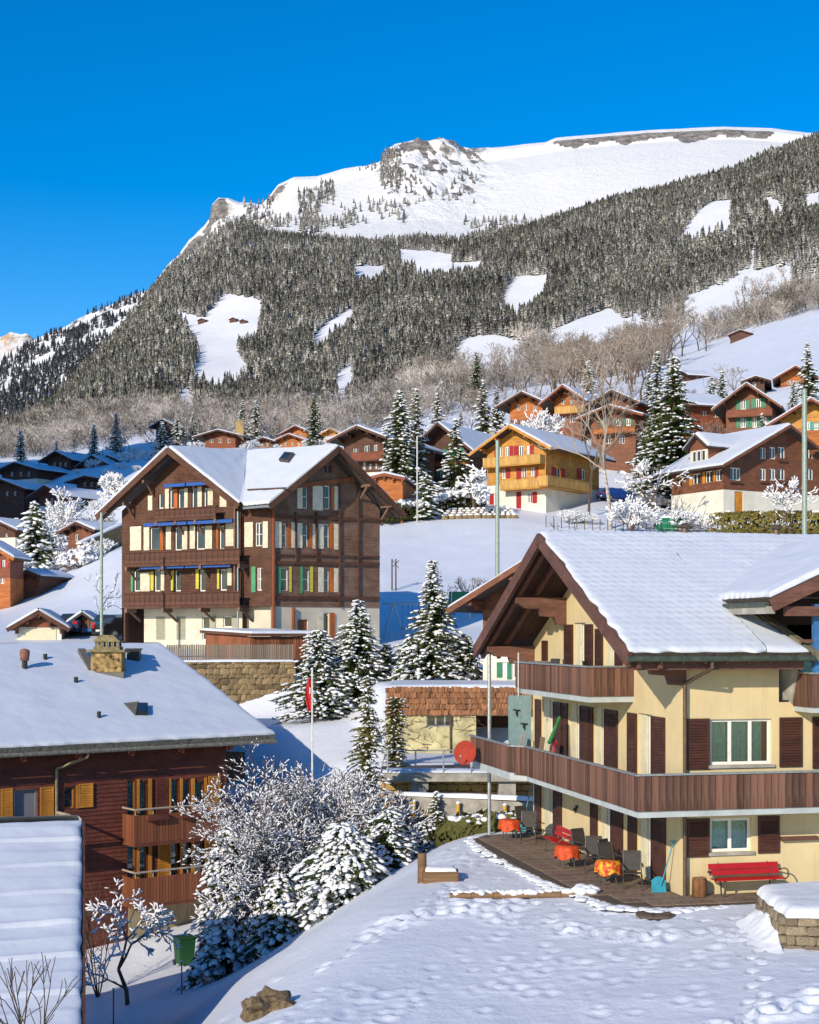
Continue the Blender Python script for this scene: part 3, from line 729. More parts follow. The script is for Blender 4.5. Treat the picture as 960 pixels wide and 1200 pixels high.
    def shutter(s_, x0, x1, z0, z1, mat, dep=0.0, slats=True, swing=0.0):
        mb = MB(); a, b = dep + 0.025, dep + 0.06; e = 0.07
        if slats:
            s_.box(mb, x0, x0 + e, z0, z1, a, b); s_.box(mb, x1 - e, x1, z0, z1, a, b)
            for z in (z0, (z0 + z1) / 2 - e / 2, z1 - e): s_.box(mb, x0 + e, x1 - e, z, z + e, a, b)
            s_.box(mb, x0 + e, x1 - e, z0 + e, z1 - e, a, a + 0.008)
            p = 0.075; z = z0 + e
            while z + p < z1 - e:
                c = s_.pt((x0 + x1) / 2, z + p / 2, (a + b) / 2); v = (s_.n * 0.016 + Vector((0, 0, -0.03)))
                mb.obox(c, s_.d * ((x1 - x0) / 2 - e), v, s_.n * 0.004 + Vector((0, 0, 0.002))); z += p
        else:
            s_.box(mb, x0, x1, z0, z1, a, b - 0.008); s_.box(mb, x0, x1, z0 + (z1 - z0) * 0.12, z0 + (z1 - z0) * 0.2, b - 0.008, b + 0.006); s_.box(mb, x0, x1, z1 - (z1 - z0) * 0.2, z1 - (z1 - z0) * 0.12, b - 0.008, b + 0.006)
        return mb.build('shutter', mat, s_.root)

def slab(root, name, quad, th, mat, up=True):
    q = [Vector(p) for p in quad]; n = (q[1] - q[0]).cross(q[-1] - q[0]).normalized()
    if n.z < 0: n = -n
    mb = MB(); m = len(q)
    if (q[1] - q[0]).cross(q[2] - q[0]).z < 0: q = q[::-1]
    mb.prism([p - n * th for p in q], n * th); return mb.build(name, mat, root)
def snow_quad(root, A, B, C, D, th=0.16, res=0.3, free=(1, 1, 0, 1), edge=0.22, tile=None, seed=0, mat=None, wob=0.09, name='roof_snow', lift=0.004):
    """snow lying on the plane A-B (eave) C-D (ridge); free = which of bottom, right, top, left edges are rounded off"""
    A, B, C, D = [np.array(p, float) for p in (A, B, C, D)]
    w = max(np.linalg.norm(B - A), np.linalg.norm(C - D)); l = max(np.linalg.norm(D - A), np.linalg.norm(C - B))
    ni, nj = max(6, int(w / res)), max(6, int(l / res))
    def par(n, lo, hi, ln):
        t = np.linspace(0, 1, n); e = min(0.4, edge / ln); k = np.array([0, 0.04, 0.15, 0.35, 0.65]) * e
        t = list(t[(t > e * (1 if lo else 0)) & (t < 1 - e * (1 if hi else 0))])
        return np.array((list(k) if lo else [0.0]) + [q for q in t if 0 < q < 1] + (list(1 - k[::-1]) if hi else [1.0]))
    ti = par(ni, free[3], free[1], w); tj = par(nj, free[0], free[2], l)
    I, J = np.meshgrid(ti, tj); I0, J0 = I.copy(), J.copy()
    sx, sy = seed * 3.7, seed * 1.9
    if free[0]: J = J + (1 - J) ** 6 * (vnoise(I * w / 0.35 + sx, I * 0 + sy) - 0.35) * wob / l
    if free[1]: I = I - I ** 12 * (vnoise(J * l / 0.4 + sy, J * 0 + sx)) * wob / w
    if free[3]: I = I + (1 - I) ** 12 * (vnoise(J * l / 0.4 + sx, J * 0 + sy + 5)) * wob / w
    Pn = (A * ((1 - I) * (1 - J))[..., None] + B * (I * (1 - J))[..., None] + C * (I * J)[..., None] + D * ((1 - I) * J)[..., None])
    n = np.cross(B - A, D - A); n = n / np.linalg.norm(n); n = n if n[2] > 0 else -n
    d = np.full(I.shape, 9.0)
    for f, q in zip(free, (J0 * l, (1 - I0) * w, (1 - J0) * l, I0 * w)):
        if f: d = np.minimum(d, q)
    pr = np.sqrt(np.clip(1 - (1 - np.clip(d / edge, 0, 1)) ** 2, 0, 1))
    hgt = th * pr * (1 + 0.6 * fbm(I * w / 1.6 + sx, J * l / 1.6 + sy, 3)) + pr * 0.02 * fbm(I * w * 2 + sx, J * l * 2 + sy, 3)
    if tile:
        rp, cp, am = tile[:3]; r = J * l / rp; c = I * w / cp + 0.5 * (np.floor(r) % 2)
        fade = 0.45 + 0.55 * sstep(fbm(I * w / 2.4 + 3, J * l / 2.4, 3), -0.15, 0.2)
        saw = (r - np.floor(r)); saw = saw if len(tile) < 4 else 1 - (1 - saw) ** tile[3]; hgt = hgt - pr * am * fade * (saw + 0.35 * np.cos(2 * math.pi * c))
    Pn = Pn + n * (hgt + lift)[..., None]
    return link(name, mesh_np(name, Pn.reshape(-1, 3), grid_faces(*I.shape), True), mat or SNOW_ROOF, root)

_unit = {}
def unit_box():
    if 'b' not in _unit:
        mb = MB().box(-0.5, 0.5, -0.5, 0.5, 0, 1); me = bpy.data.meshes.new('board'); me.from_pydata(mb.v, [], mb.f); _unit['b'] = me
    return _unit['b']
def piece(name, root, c, d, n, w, t, h, mat, tilt=0.0):
    """one board, post or stone: a shared unit box placed at base centre c, width along d, thickness along n"""
    key = ('m', mat.name)
    if key not in _unit:
        me = unit_box().copy(); me.name = name; me.materials.append(mat); _unit[key] = me
    o = bpy.data.objects.new(name, _unit[key]); COL.objects.link(o); o.parent = root
    d = Vector(d).normalized(); n = Vector(n).normalized(); z = Vector((0, 0, 1))
    M = Matrix((d, n, z)).transposed().to_4x4() @ Matrix.Rotation(tilt, 4, 'Y') @ Matrix.Diagonal((w, t, h, 1))
    M.translation = Vector(c); o.matrix_local = M
    return o
def plank_run(root, p0, p1, zb, h, mat, pw=0.2, gap=0.012, th=0.03, rail=None, railm=None, jit=0.0, name='plank', out=None):
    """upright boards from p0 to p1 (root-local xy), standing from zb to zb+h, with a handrail"""
    p0, p1 = Vector((*p0[:2], 0)), Vector((*p1[:2], 0)); d = p1 - p0; L = d.length; d.normalize(); n = Vector((d.y, -d.x, 0))
    k = max(1, round(L / pw)); w = L / k; rr = random.Random(int(L * 1000))
    for i in range(k):
        c = p0 + d * (w * (i + 0.5)) + n * (rr.uniform(-1, 1) * 0.004); c.z = zb + rr.uniform(-jit, jit)
        piece(name, root, c, d, n, w - gap, th, h, mat)
    if rail:
        mb = MB(); a = p0 + Vector((0, 0, zb + h + rail / 2)); b = p1 + Vector((0, 0, zb + h + rail / 2)); mb.bar(a - d * 0.06, b + d * 0.06, rail * 2.2, rail); mb.build('handrail', railm or mat, root)

# generic chalet: near corner at pixel column u0 and distance Y, one gable face, one eave face
def chalet(name, label, u0, Y, vb, th, gable, ug, us, ve, va, lower, upper, zb=None, cat='chalet', group=None, og=1.1, oe=1.1, gw=(), sw=(), gbal=(), sbal=(), rth=0.22, snow=0.22, L=None, roofm=None, trim=None, chimney=None, sink=3.0, W=None, autoL=None, pitch=None, rd=False):
    th = math.radians(th)
    if cat == 'chalet' and Y > 170: og, oe = og * 1.25, oe * 1.2
    if pitch is None and Y < 235 and cat == 'chalet': pitch = 0.34
    sg = -1 if gable == 'L' else 1
    dg = Vector((sg * math.cos(th), math.sin(th), 0)); ds = Vector((-sg * math.sin(th), math.cos(th), 0))
    Q = P(u0, vb, Y); root = empty(name, Q, 0, label, cat, group)
    ng = -ds; ns = -dg
    fg = Face(root, (Q.x, Q.y), dg, ng); fs = Face(root, (Q.x, Q.y), ds, ns)
    W = W or fg.s(ug); L = L or fs.s(us)
    z0 = Q.z - sink; ze = (H - ve) / F * Y; ym = Q.y + dg.y * W / 2; zr = (H - va) / F * (ym - og)
    pit = (zr - ze) / (W / 2 + oe); zw = ze + pit * oe - rth * 1.1; zrw = zr - rth * 1.25
    zbw = Q.z + (zb if zb is not None else 2.4)
    top = [(0, zw), (W / 2, zw + pit * W / 2), (W, zw)]; tops = [(0, zw), (L, zw)]
    gh = [fg.hole(*w[:4]) for w in gw]; sh = [fs.hole(*w[:4]) for w in sw]
    for f, x1, t, hs, ws in ((fg, W, top, gh, gw), (fs, L, tops, sh, sw)):
        lo = [h for h in hs if h[2] < zbw]; hi = [h for h in hs if h[3] > zbw]
        if lower is not None:
            f.wall('base_wall', 0, x1, z0, [(0, zbw), (x1, zbw)], [(h[0], h[1], h[2], min(h[3], zbw - 0.003)) for h in lo], lower, 0.14)
            f.wall('wall', 0, x1, zbw, t, [(h[0], h[1], max(h[2], zbw + 0.003), h[3]) for h in hi], upper, 0.14)
        else: f.wall('wall', 0, x1, z0, t, hs, upper, 0.14)
        if pitch: f.boards('cladding', 0, x1, zbw if lower is not None else z0, t, hs, upper, pitch, 0.025)
        for h, w in zip(hs, ws):
            op = w[5] if len(w) > 5 else {}
            if op.get('door'):
                mb = MB(); f.box(mb, h[0], h[1], h[2], h[3], -0.14, -0.09); f.box(mb, h[0] + 0.12, h[1] - 0.12, h[2] + (h[3] - h[2]) * 0.55, h[3] - 0.15, -0.09, -0.07); mb.build('door', op['door'], root); continue
            f.window(h, w[4] if len(w) > 4 else 2, frame=op.get('frame'), curtain=op.get('curtain'), pane=op.get('pane'), bars=op.get('bars', 0), fw=op.get('fw', 0.07))
            m = op.get('sh')
            if m:
                ww = (h[1] - h[0]) * op.get('sf', 0.5); sd = op.get('sd', 'LR'); lft = 'L' if f.d.x > 0 else 'R'
                if lft in sd: f.shutter(h[0] - ww - 0.02, h[0] - 0.02, h[2], h[3], m, slats=False)
                if ('R' if lft == 'L' else 'L') in sd: f.shutter(h[1] + 0.02, h[1] + ww + 0.02, h[2], h[3], m, slats=False)
            if op.get('box'):
                mb = MB(); f.box(mb, h[0] - 0.15, h[1] + 0.15, h[2] - 0.3, h[2] - 0.06, 0.01, 0.26); mb.build('flower_box', op['box'], root)
    # hidden sides
    fb = Face(root, (Q.x + dg.x * W, Q.y + dg.y * W), ds, dg); fb.wall('wall', 0, L, z0, tops, [], upper)
    fc = Face(root, (Q.x + ds.x * L, Q.y + ds.y * L), dg, ds); fc.wall('wall', 0, W, z0, top, [], upper)
    # roof
    def rp(a, b, z): p = Q + dg * a + ds * b; return Vector((p.x, p.y, z)) - Q
    e0, e1, r0, r1 = [rp(-oe, -og, ze), rp(-oe, L + og, ze), rp(W / 2, -og, zr), rp(W / 2, L + og, zr)]
    f0, f1 = rp(W + oe, -og, ze), rp(W + oe, L + og, ze)
    rm = roofm or M_TILE
    slab(root, 'roof_slope', [e0, e1, r1, r0], rth, rm); slab(root, 'roof_slope', [f0, f1, r1, r0], rth, rm)
    rs = 0.35 if Y < 120 else 0.6
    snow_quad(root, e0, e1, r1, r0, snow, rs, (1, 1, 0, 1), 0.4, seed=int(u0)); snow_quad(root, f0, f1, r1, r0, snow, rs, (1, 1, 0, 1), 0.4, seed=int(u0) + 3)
    # verge boards and purlin ends under the front overhang
    tr = trim or upper; dn = Vector((0, 0, -rth * 0.75))
    mb = MB(); o = -ds * -0.03
    for a in (e0, f0):
        mb.bar(a + dn + ng * 0.03, r0 + dn + ng * 0.03, 0.07, rth * 1.3)
        mb.bar(a + dn - ng * og * 0.5, r0 + dn - ng * og * 0.5, 0.14, 0.12)
    mb.build('verge_board', tr, root)
    for a, z in ((0.0, zw), (W * 0.25, zw + pit * W * 0.25), (W / 2, zw + pit * W / 2), (W * 0.75, zw + pit * W * 0.25), (W, zw)):
        mb = MB(); p = rp(a, 0.1, z - 0.16); q = rp(a, -og * 0.92, z - 0.16); mb.bar(p, q, 0.2, 0.26); mb.bar(rp(a, 0.0, z - 0.40), rp(a, -og * 0.5, z - 0.40), 0.18, 0.22); mb.build('purlin', tr, root)
    for (f, bl, side) in ((fg, gbal, 'g'), (fs, sbal, 's')):
        for (ua, ub, vt, vbm, dep, m) in bl:
            a, b = sorted((f.s(ua, dep), f.s(ub, dep))); um = (ua + ub) / 2; z1 = f.z(um, vt, dep); zf = f.z(um, vbm, dep)
            mb = MB(); f.box(mb, a, b, zf, zf + 0.14, 0.0, dep); mb.build('balcony_floor', tr, root)
            p, q, w, x = f.pt(a, 0, 0.03), f.pt(a, 0, dep), f.pt(b, 0, dep), f.pt(b, 0, 0.03)
            mb = MB(); f.box(mb, a, b, zf + 0.1, z1, dep - 0.03, dep); f.box(mb, a, a + 0.04, zf + 0.1, z1, 0.02, dep - 0.035); f.box(mb, b - 0.04, b, zf + 0.1, z1, 0.02, dep - 0.035)
            k = int((b - a) / 0.3)
            for i in range(k): f.box(mb, a + (i + 0.2) * (b - a) / k, a + (i + 0.75) * (b - a) / k, zf + 0.16, z1 - 0.1, dep, dep + 0.02)
            f.box(mb, a - 0.04, b + 0.04, z1, z1 + 0.07, dep - 0.09, dep + 0.04); mb.build('balcony', m, root)
    if chimney is None and Y < 300 and cat == 'chalet': chimney = [(0.62, 0.55, 0.35, 0.8, M_CONC)]
    if chimney:
        for (fa, fb_, s_, hh, m) in chimney:
            p = rp(W * fa, L * fb_, 0); zt = zw + pit * (W / 2 - abs(W * fa - W / 2)); mb = MB(); mb.box(p.x - s_, p.x + s_, p.y - s_, p.y + s_, zt - Q.z - 0.3, zt - Q.z + hh); mb.box(p.x - s_ * 1.25, p.x + s_ * 1.25, p.y - s_ * 1.25, p.y + s_ * 1.25, zt - Q.z + hh, zt - Q.z + hh + 0.12); c = mb.build('chimney', m, root)
            mb = MB(); mb.lump((p.x, p.y, zt - Q.z + hh + 0.14), s_ * 1.2, s_ * 1.2, 0.14, 3, 1, 0.1); mb.build('chimney_snow', SNOW_TREE, c, True)
    return root, fg, fs, Q
# ---------------------------------------------------------------- the cream house on the right
M_CREAM = stucco('cream_plaster', (0.66, 0.53, 0.30))
M_SHUT = wood('brown_shutter_wood', (0.065, 0.026, 0.018), 0.5, 'x', 0.25, per_obj=0.12)
M_BEAM = wood('brown_beam_wood', (0.125, 0.058, 0.042), 0.6, 'x', 0.3, per_obj=0.1)
M_SOFFIT = wood('soffit_boards', (0.060, 0.030, 0.024), 0.7, 'y', 0.3, per_obj=0.1)
M_PLANK = wood('balcony_plank_wood', (0.125, 0.060, 0.041), 0.8, 'z', 0.6, weather=(0.20, 0.14, 0.11), per_obj=0.55)
M_SLABC = plain('painted_balcony_slab', (0.42, 0.46, 0.47), 0.7, var=0.1, scale=2)
M_DOORCREAM = plain('cream_door', (0.66, 0.60, 0.42), 0.6, var=0.06)
M_DARK = plain('dark_interior', (0.02, 0.02, 0.022), 0.9, var=0.3)
E = Vector((0.976, 0.218, 0)).normalized(); G = Vector((-E.y, E.x, 0))
RC = Vector((7.39, 39.5, -7.16))
rh = empty('house', RC, 0, 'cream plastered house with long brown balconies, brown shutters and snowy tiled roof', 'house')
def L3(x, y, z): return E * x + G * y + Vector((0, 0, z))
gf = Face(rh, RC.xy, G, -E); ff = Face(rh, RC.xy, E, -G)
W_, ZE, ZR, OG, OE = 13.35, 6.64, 10.30, 1.95, 1.1
PIT = (ZR - ZE) / (W_ / 2 + OE); ZT = ZE + PIT * OE - 0.34; z_ = RC.z
def roof_z(y): return ZE + PIT * (min(y, W_ - y) + OE)
# openings: (a, b, z0, z1) in metres from the near corner, heights from the terrace
g_open = [(10.95, 12.3, 0.06, 2.05), (5.35, 6.5, 0.06, 2.05), (2.05, 3.15, 0.06, 2.05),
          (10.95, 12.3, 2.72, 4.82), (8.2, 9.4, 2.72, 4.82), (5.9, 6.9, 2.72, 4.82), (2.05, 3.15, 2.72, 4.82),
          (7.72, 8.85, 5.36, 7.5), (5.0, 6.0, 5.36, 7.3)]
g_holes = [(a, b, c + z_, d + z_) for a, b, c, d in g_open]
f_open = [(0.87, 2.08, 1.16, 2.08), (0.87, 2.68, 3.55, 4.80), (4.7, 5.9, 3.55, 4.8), (4.9, 6.1, 0.06, 2.05)]
f_holes = [(a, b, c + z_, d + z_) for a, b, c, d in f_open]
gf.wall('wall', 0, W_, z_ - 0.6, [(0, ZT + z_), (W_ / 2, ZT + PIT * W_ / 2 + z_), (W_, ZT + z_)], g_holes, M_CREAM, 0.2)
ff.wall('wall', 0, 12.0, z_ - 0.6, [(0, ZT + z_), (2.9, ZT + z_), (2.901, 5.25 + z_), (12, 5.25 + z_)], f_holes, M_CREAM, 0.2)
Face(rh, (RC + E * 12).xy, G, E).wall('wall', 0, W_, z_ - 0.6, [(0, ZT + z_), (W_ / 2, ZT + PIT * W_ / 2 + z_), (W_, ZT + z_)], [], M_CREAM)
Face(rh, (RC + G * W_).xy, E, G).wall('wall', 0, 12, z_ - 0.6, [(0, ZT + z_), (12, ZT + z_)], [], M_CREAM)
mb = MB()
for z in (2.5, 5.2): mb.hexa([L3(0.05, 0.05, z), L3(11.9, 0.05, z), L3(11.9, W_ - 0.05, z), L3(0.05, W_ - 0.05, z), L3(0.05, 0.05, z + 0.1), L3(11.9, 0.05, z + 0.1), L3(11.9, W_ - 0.05, z + 0.1), L3(0.05, W_ - 0.05, z + 0.1)])
mb.build('storey_floor', M_DARK, rh)
for h in g_holes:                      # French windows: a glazed leaf and a cream leaf standing open
    m = h[0] + (h[1] - h[0]) * 0.52
    gf.window((h[0], m, h[2], h[3]), 1, pane=M_GLASS, curtain=[(0.0, 0.45, M_CURTAIN_W)], fw=0.07, setb=0.12)
    mb = MB(); gf.box(mb, m + 0.02, h[1] - 0.01, h[2] + 0.01, h[3] - 0.01, -0.12, -0.07); gf.box(mb, m + 0.1, m + 0.13, (h[2] + h[3]) / 2 - 0.35, (h[2] + h[3]) / 2 + 0.3, -0.07, -0.055)
    mb.build('door', M_DOORCREAM, rh)
for a, b, c, d in [(12.36, 13.05, 0.08, 2.02), (10.05, 10.92, 0.08, 2.02), (6.53, 7.15, 0.08, 2.02), (4.3, 5.3, 0.08, 2.02), (3.18, 3.85, 0.08, 2.02), (1.0, 2.02, 0.08, 2.02),
                   (12.36, 13.0, 2.74, 4.8), (10.1, 10.92, 2.74, 4.8), (9.43, 9.95, 2.74, 4.8), (7.4, 8.17, 2.74, 4.8), (6.93, 7.3, 2.74, 4.8), (4.75, 5.87, 2.74, 4.8), (3.18, 3.9, 2.74, 4.8), (1.05, 2.02, 2.74, 4.8),
                   (11.6, 12.2, 5.38, 6.9), (8.9, 9.75, 5.38, 7.45), (6.95, 7.68, 5.38, 7.45), (6.05, 6.7, 5.38, 7.3), (4.3, 4.95, 5.38, 7.2)]:
    gf.shutter(a, b, c + z_, d + z_, M_SHUT)
ff.window(f_holes[0], 2, pane=M_GLASS, curtain=M_CURTAIN, sill=M_CONC, fw=0.075)
ff.window(f_holes[1], 3, pane=M_GLASS, curtain=[(0.02, 0.92, M_CURTAIN), (0.90, 0.985, M_CURTAIN_R)], sill=M_CONC, fw=0.075)
ff.window(f_holes[2], 2, pane=M_GLASS, curtain=M_CURTAIN, sill=M_CONC, fw=0.075); ff.window(f_holes[3], 2, pane=M_GLASS, curtain=M_CURTAIN, fw=0.075)
for a, b, c, d in [(0.17, 0.82, 1.05, 2.10), (2.26, 2.90, 1.09, 2.12), (0.17, 0.82, 3.44, 4.83), (2.90, 3.58, 3.46, 4.83), (3.9, 4.6, 3.40, 4.83), (6.0, 6.7, 3.40, 4.83)]:
    ff.shutter(a, b, c + z_, d + z_, M_SHUT)
mb = MB(); ff.box(mb, 2.93, 4.02, 1.43 + z_, 1.53 + z_, 0.01, 0.16); mb.build('wall_shelf', M_BEAM, rh)
# small lizard ornament and a lamp on the gable wall
mb = MB(); q = gf.pt(8.6, 1.35 + z_, 0.03)
for i, (dx, dz, r) in enumerate([(0, 0, .07), (-.08, .05, .05), (-.14, .12, .04), (.1, -.04, .05), (.18, -.02, .03), (.05, .09, .025), (-.02, -.1, .025), (.06, -.11, .03), (-.17, .08, .03)]): mb.lump(q + G * dx + Vector((0, 0, dz)), r, r, r, i, 0, 0.1)
mb.build('wall_ornament', plain('wrought_iron', (0.03, 0.03, 0.03), 0.5), rh)
# roof slabs: the whole far slope, the near slope with the cut beside the cross wing
def rz(x, y): return L3(x, y, roof_z(y))
XR = 12.6
slab(rh, 'roof_slope', [L3(-OG, W_ + OE, ZE), L3(XR, W_ + OE, ZE), L3(XR, W_ / 2, ZR), L3(-OG, W_ / 2, ZR)], 0.24, M_TILE)
slab(rh, 'roof_slope', [rz(-OG, -OE), rz(2.0, -OE), rz(2.0, W_ / 2), rz(-OG, W_ / 2)], 0.24, M_TILE)
slab(rh, 'roof_slope', [rz(2.0, 1.9), rz(XR, 1.9), rz(XR, W_ / 2), rz(2.0, W_ / 2)], 0.24, M_TILE)
slab(rh, 'roof_slope', [rz(2.0, -OE), rz(3.3, -OE), rz(2.35, 1.9), rz(2.0, 1.9)], 0.24, M_TILE)
TILE = (0.36, 0.30, 0.030)
snow_quad(rh, L3(-OG, W_ + OE, ZE), L3(XR, W_ + OE, ZE), L3(XR, W_ / 2, ZR), L3(-OG, W_ / 2, ZR), 0.12, 0.4, (1, 1, 0, 1), 0.2, seed=2)
snow_quad(rh, rz(-OG, -OE), rz(2.0, -OE), rz(2.0, W_ / 2), rz(-OG, W_ / 2), 0.13, 0.075, (1, 0, 0, 1), 0.18, TILE, 1, wob=0.13)
snow_quad(rh, rz(2.0, 1.9), rz(XR, 1.9), rz(XR, W_ / 2), rz(2.0, W_ / 2), 0.13, 0.085, (0, 1, 0, 0), 0.18, TILE, 5)
snow_quad(rh, rz(2.0, -OE), rz(3.28, -OE), rz(2.33, 1.9), rz(2.0, 1.9), 0.13, 0.1, (1, 1, 0, 0), 0.25, None, 6)
# cross wing: its roof, verge and the dark loggia below
WX, WH, WZE, WY0 = 6.1, 4.1, 8.12, -1.34; WZR = WZE + WH * 0.44; wb = 6.0
def wv(x, y): return L3(x, y, WZE + (WH - abs(x - WX)) * 0.44)
slab(rh, 'roof_slope', [wv(WX - WH, WY0), wv(WX - WH, 2.2), wv(WX, wb), wv(WX, WY0)], 0.22, M_TILE)
slab(rh, 'roof_slope', [wv(WX + WH, WY0), wv(WX + WH, 2.2), wv(WX, wb), wv(WX, WY0)], 0.22, M_TILE)
snow_quad(rh, wv(WX - WH, 2.2), wv(WX - WH, WY0), wv(WX, WY0), wv(WX, wb), 0.16, 0.12, (1, 1, 0, 0), 0.2, (0.36, 0.30, 0.01), 8)
snow_quad(rh, wv(WX + WH, WY0), wv(WX + WH, 2.2), wv(WX, wb), wv(WX, WY0), 0.16, 0.3, (1, 0, 0, 1), 0.2, None, 9)
mb = MB()
for s in (-1, 1):
    mb.bar(wv(WX + s * WH, WY0) + Vector((0, 0, -0.22)) - G * 0.03, wv(WX, WY0) + Vector((0, 0, -0.22)) - G * 0.03, 0.07, 0.34)
mb.build('verge_board', M_BEAM, rh)
mb = MB(); mb.bar(wv(WX - WH, WY0) + L3(0.02, 0.05, -0.34), wv(WX - WH, 1.9) + L3(0.02, 0, -0.34), 0.24, 0.2); mb.build('fascia', M_CONC, rh)
mb = MB(); mb.tube(wv(WX - WH, WY0) + L3(-0.08, 0.1, -0.20), wv(WX - WH, 1.7) + L3(-0.08, 0, -0.20), 0.075); mb.build('gutter', M_GUTTER, rh)
Face(rh, (RC + E * 2.45 + G * 1.95).xy, E, -G).wall('loggia_wall', 0, 9.5, 5.2 + z_, [(0, 8.0 + z_), (3.6, 9.6 + z_), (7.2, 8 + z_), (9.5, 7.5 + z_)], [(1.7, 2.6, 5.4 + z_, 7.4 + z_)], M_SOFFIT)
mb = MB(); mb.prism([L3(2.42, 1.9, 5.2), L3(2.42, 1.9, 8.2), L3(3.25, -0.6, 6.75), L3(3.25, 0.0, 5.2)], E * 0.06); mb.build('cheek_wall', M_CONC, rh)
mb = MB(); mb.prism([rz(3.34, -OE) + L3(0, 0, -0.2), rz(2.38, 1.9) + L3(0, 0, -0.2), rz(2.38, 1.9) + L3(0, 0, 0.2), rz(3.34, -OE) + L3(0, 0, 0.06)], E * 0.3 + Vector((0, 0, -0.06))); mb.build('flashing', plain('weathered_board', (0.20, 0.18, 0.12), 0.9, var=0.3, scale=4), rh)
for x, m in ((4.05, M_WHITE), (5.4, M_WHITE), (3.55, plain('blue_post', (0.05, 0.16, 0.38), 0.5))):
    mb = MB(); p = L3(x, -0.9, 5.3); mb.obox(p + Vector((0, 0, 1.3)), E * 0.09, G * 0.09, Vector((0, 0, 1.35))); mb.build('post', m, rh)
mb = MB(); mb.bar(L3(2.5, WY0 + 0.2, 7.75), L3(9, WY0 + 0.2, 7.75), 0.18, 0.26); mb.bar(L3(3.1, -0.85, 6.95), L3(9, -0.85, 6.95), 0.1, 0.08); mb.build('tie_beam', M_BEAM, rh)
for i in range(4):
    mb = MB(); a = L3(3.9 + i * 0.9, 1.75, 5.9); mb.obox(a + Vector((0, 0, 0.5)), E * 0.35, G * 0.02, Vector((0, 0, 0.55))); mb.build('pane', M_CURTAIN, rh)
# gutter, fascia, downpipe
mb = MB(); mb.bar(L3(-OG + 0.1, -OE + 0.25, ZE - 0.33), L3(3.2, -OE + 0.25, ZE - 0.33), 0.06, 0.26); mb.build('fascia', M_BEAM, rh)
mb = MB(); mb.tube(L3(-OG - 0.02, -OE - 0.06, ZE - 0.16), L3(3.35, -OE - 0.06, ZE - 0.16), 0.085, n=10)
for i in range(9): mb.bar(L3(-OG + 0.3 + i * 0.62, -OE - 0.06, ZE - 0.27), L3(-OG + 0.3 + i * 0.62, -OE + 0.2, ZE - 0.2), 0.025, 0.05)
mb.build('gutter', M_GUTTER, rh)
mb = MB(); mb.path([L3(0.42, -OE - 0.02, ZE - 0.2), L3(0.42, -OE, ZE - 0.42), L3(0.06, -0.14, ZE - 0.85), L3(0.06, -0.14, 3.3)], 0.055); mb.path([L3(0.06, -0.14, 3.3), L3(0.06, -0.14, 0.0)], 0.055); mb.build('downpipe', M_PIPE, rh)
# soffit, rafters, purlins and verge of the gable overhang
for s, ya, yb in ((1, -OE + 0.05, W_ / 2), (-1, W_ + OE - 0.05, W_ / 2)):
    n = 9
    a, b = L3(-OG + 0.05, ya, roof_z(ya) - 0.255), L3(-OG + 0.05, yb, roof_z(yb) - 0.255)
    for i in range(n):
        w = (OG - 0.1) / n; mb = MB(); o = E * (w * i + 0.006); o2 = E * (w * (i + 1) - 0.006); t = Vector((0, 0, -0.02))
        mb.hexa([a + o + t, a + o2 + t, b + o2 + t, b + o + t, a + o, a + o2, b + o2, b + o]); mb.build('soffit_board', M_SOFFIT, rh)
    for x in (-OG + 0.06, -OG + 0.34, -OG * 0.52):
        mb = MB(); dz = -0.36 if x > -OG + 0.2 else -0.2
        mb.bar(L3(x, ya, roof_z(ya) + dz), L3(x, yb, roof_z(yb) + dz), 0.13, 0.18 if x > -OG + 0.2 else 0.42); mb.build('rafter' if x > -OG + 0.2 else 'verge_board', M_BEAM, rh)
for y in (0.0, 3.4, W_ / 2, 9.75, W_ - 0.05):
    zt = roof_z(y) - 0.5
    mb = MB(); p = lambda x, z: L3(x, y - 0.14, z)
    mb.prism([p(0.1, zt), p(-1.72, zt), p(-1.72, zt - 0.18), p(-1.45, zt - 0.36), p(-0.95, zt - 0.38), p(-0.88, zt - 0.62), p(-0.42, zt - 0.66), p(-0.34, zt - 0.9), p(0.1, zt - 0.92)], G * 0.28)
    mb.build('purlin', M_BEAM, rh)
# balconies
def slab_poly(pts, z, th, mat, name='balcony_floor'):
    mb = MB(); mb.prism([L3(x, y, z) for x, y in pts], (0, 0, th)); return mb.build(name, mat, rh)
slab_poly([(0, 0.0), (0, 13.9), (-2.2, 13.95), (-2.2, 8.9), (-1.75, 8.5), (-1.75, -1.3), (11.5, -1.3), (11.5, 0)], 2.33, 0.24, M_SLABC)
def rail_run(pts, zb, h, **kw):
    for (a, b) in zip(pts[:-1], pts[1:]):
        plank_run(rh, L3(*a, 0), L3(*b, 0), zb, h, M_PLANK, rail=0.05, railm=M_STEEL, **kw)
rail_run([(-2.18, 13.93), (-2.18, 8.92), (-1.78, 8.5), (-1.78, -1.33), (11.4, -1.33)], 2.5, 0.93, pw=0.2)
slab_poly([(0, 3.5), (-1.4, 3.5), (-1.4, 10.75), (0, 10.75)], 5.12, 0.2, M_SLABC)
rail_run([(0, 10.78), (-1.43, 10.78), (-1.43, 3.47), (0, 3.47)], 5.3, 0.85, pw=0.2)
slab_poly([(3.35, 0), (3.35, -1.0), (10, -1.0), (10, 0)], 5.0, 0.2, M_SLABC)
rail_run([(3.33, 0), (3.33, -1.03), (9.9, -1.03)], 5.15, 0.9, pw=0.2)
for x, y, z0, z1 in ((-1.55, 13.7, -0.4, 6.4), (-1.48, 10.3, 5.0, 6.5)):
    mb = MB(); mb.tube(L3(x, y, z0), L3(x, y, z1), 0.07 if z0 < 1 else 0.035, n=10); mb.build('post', M_STEEL, rh)
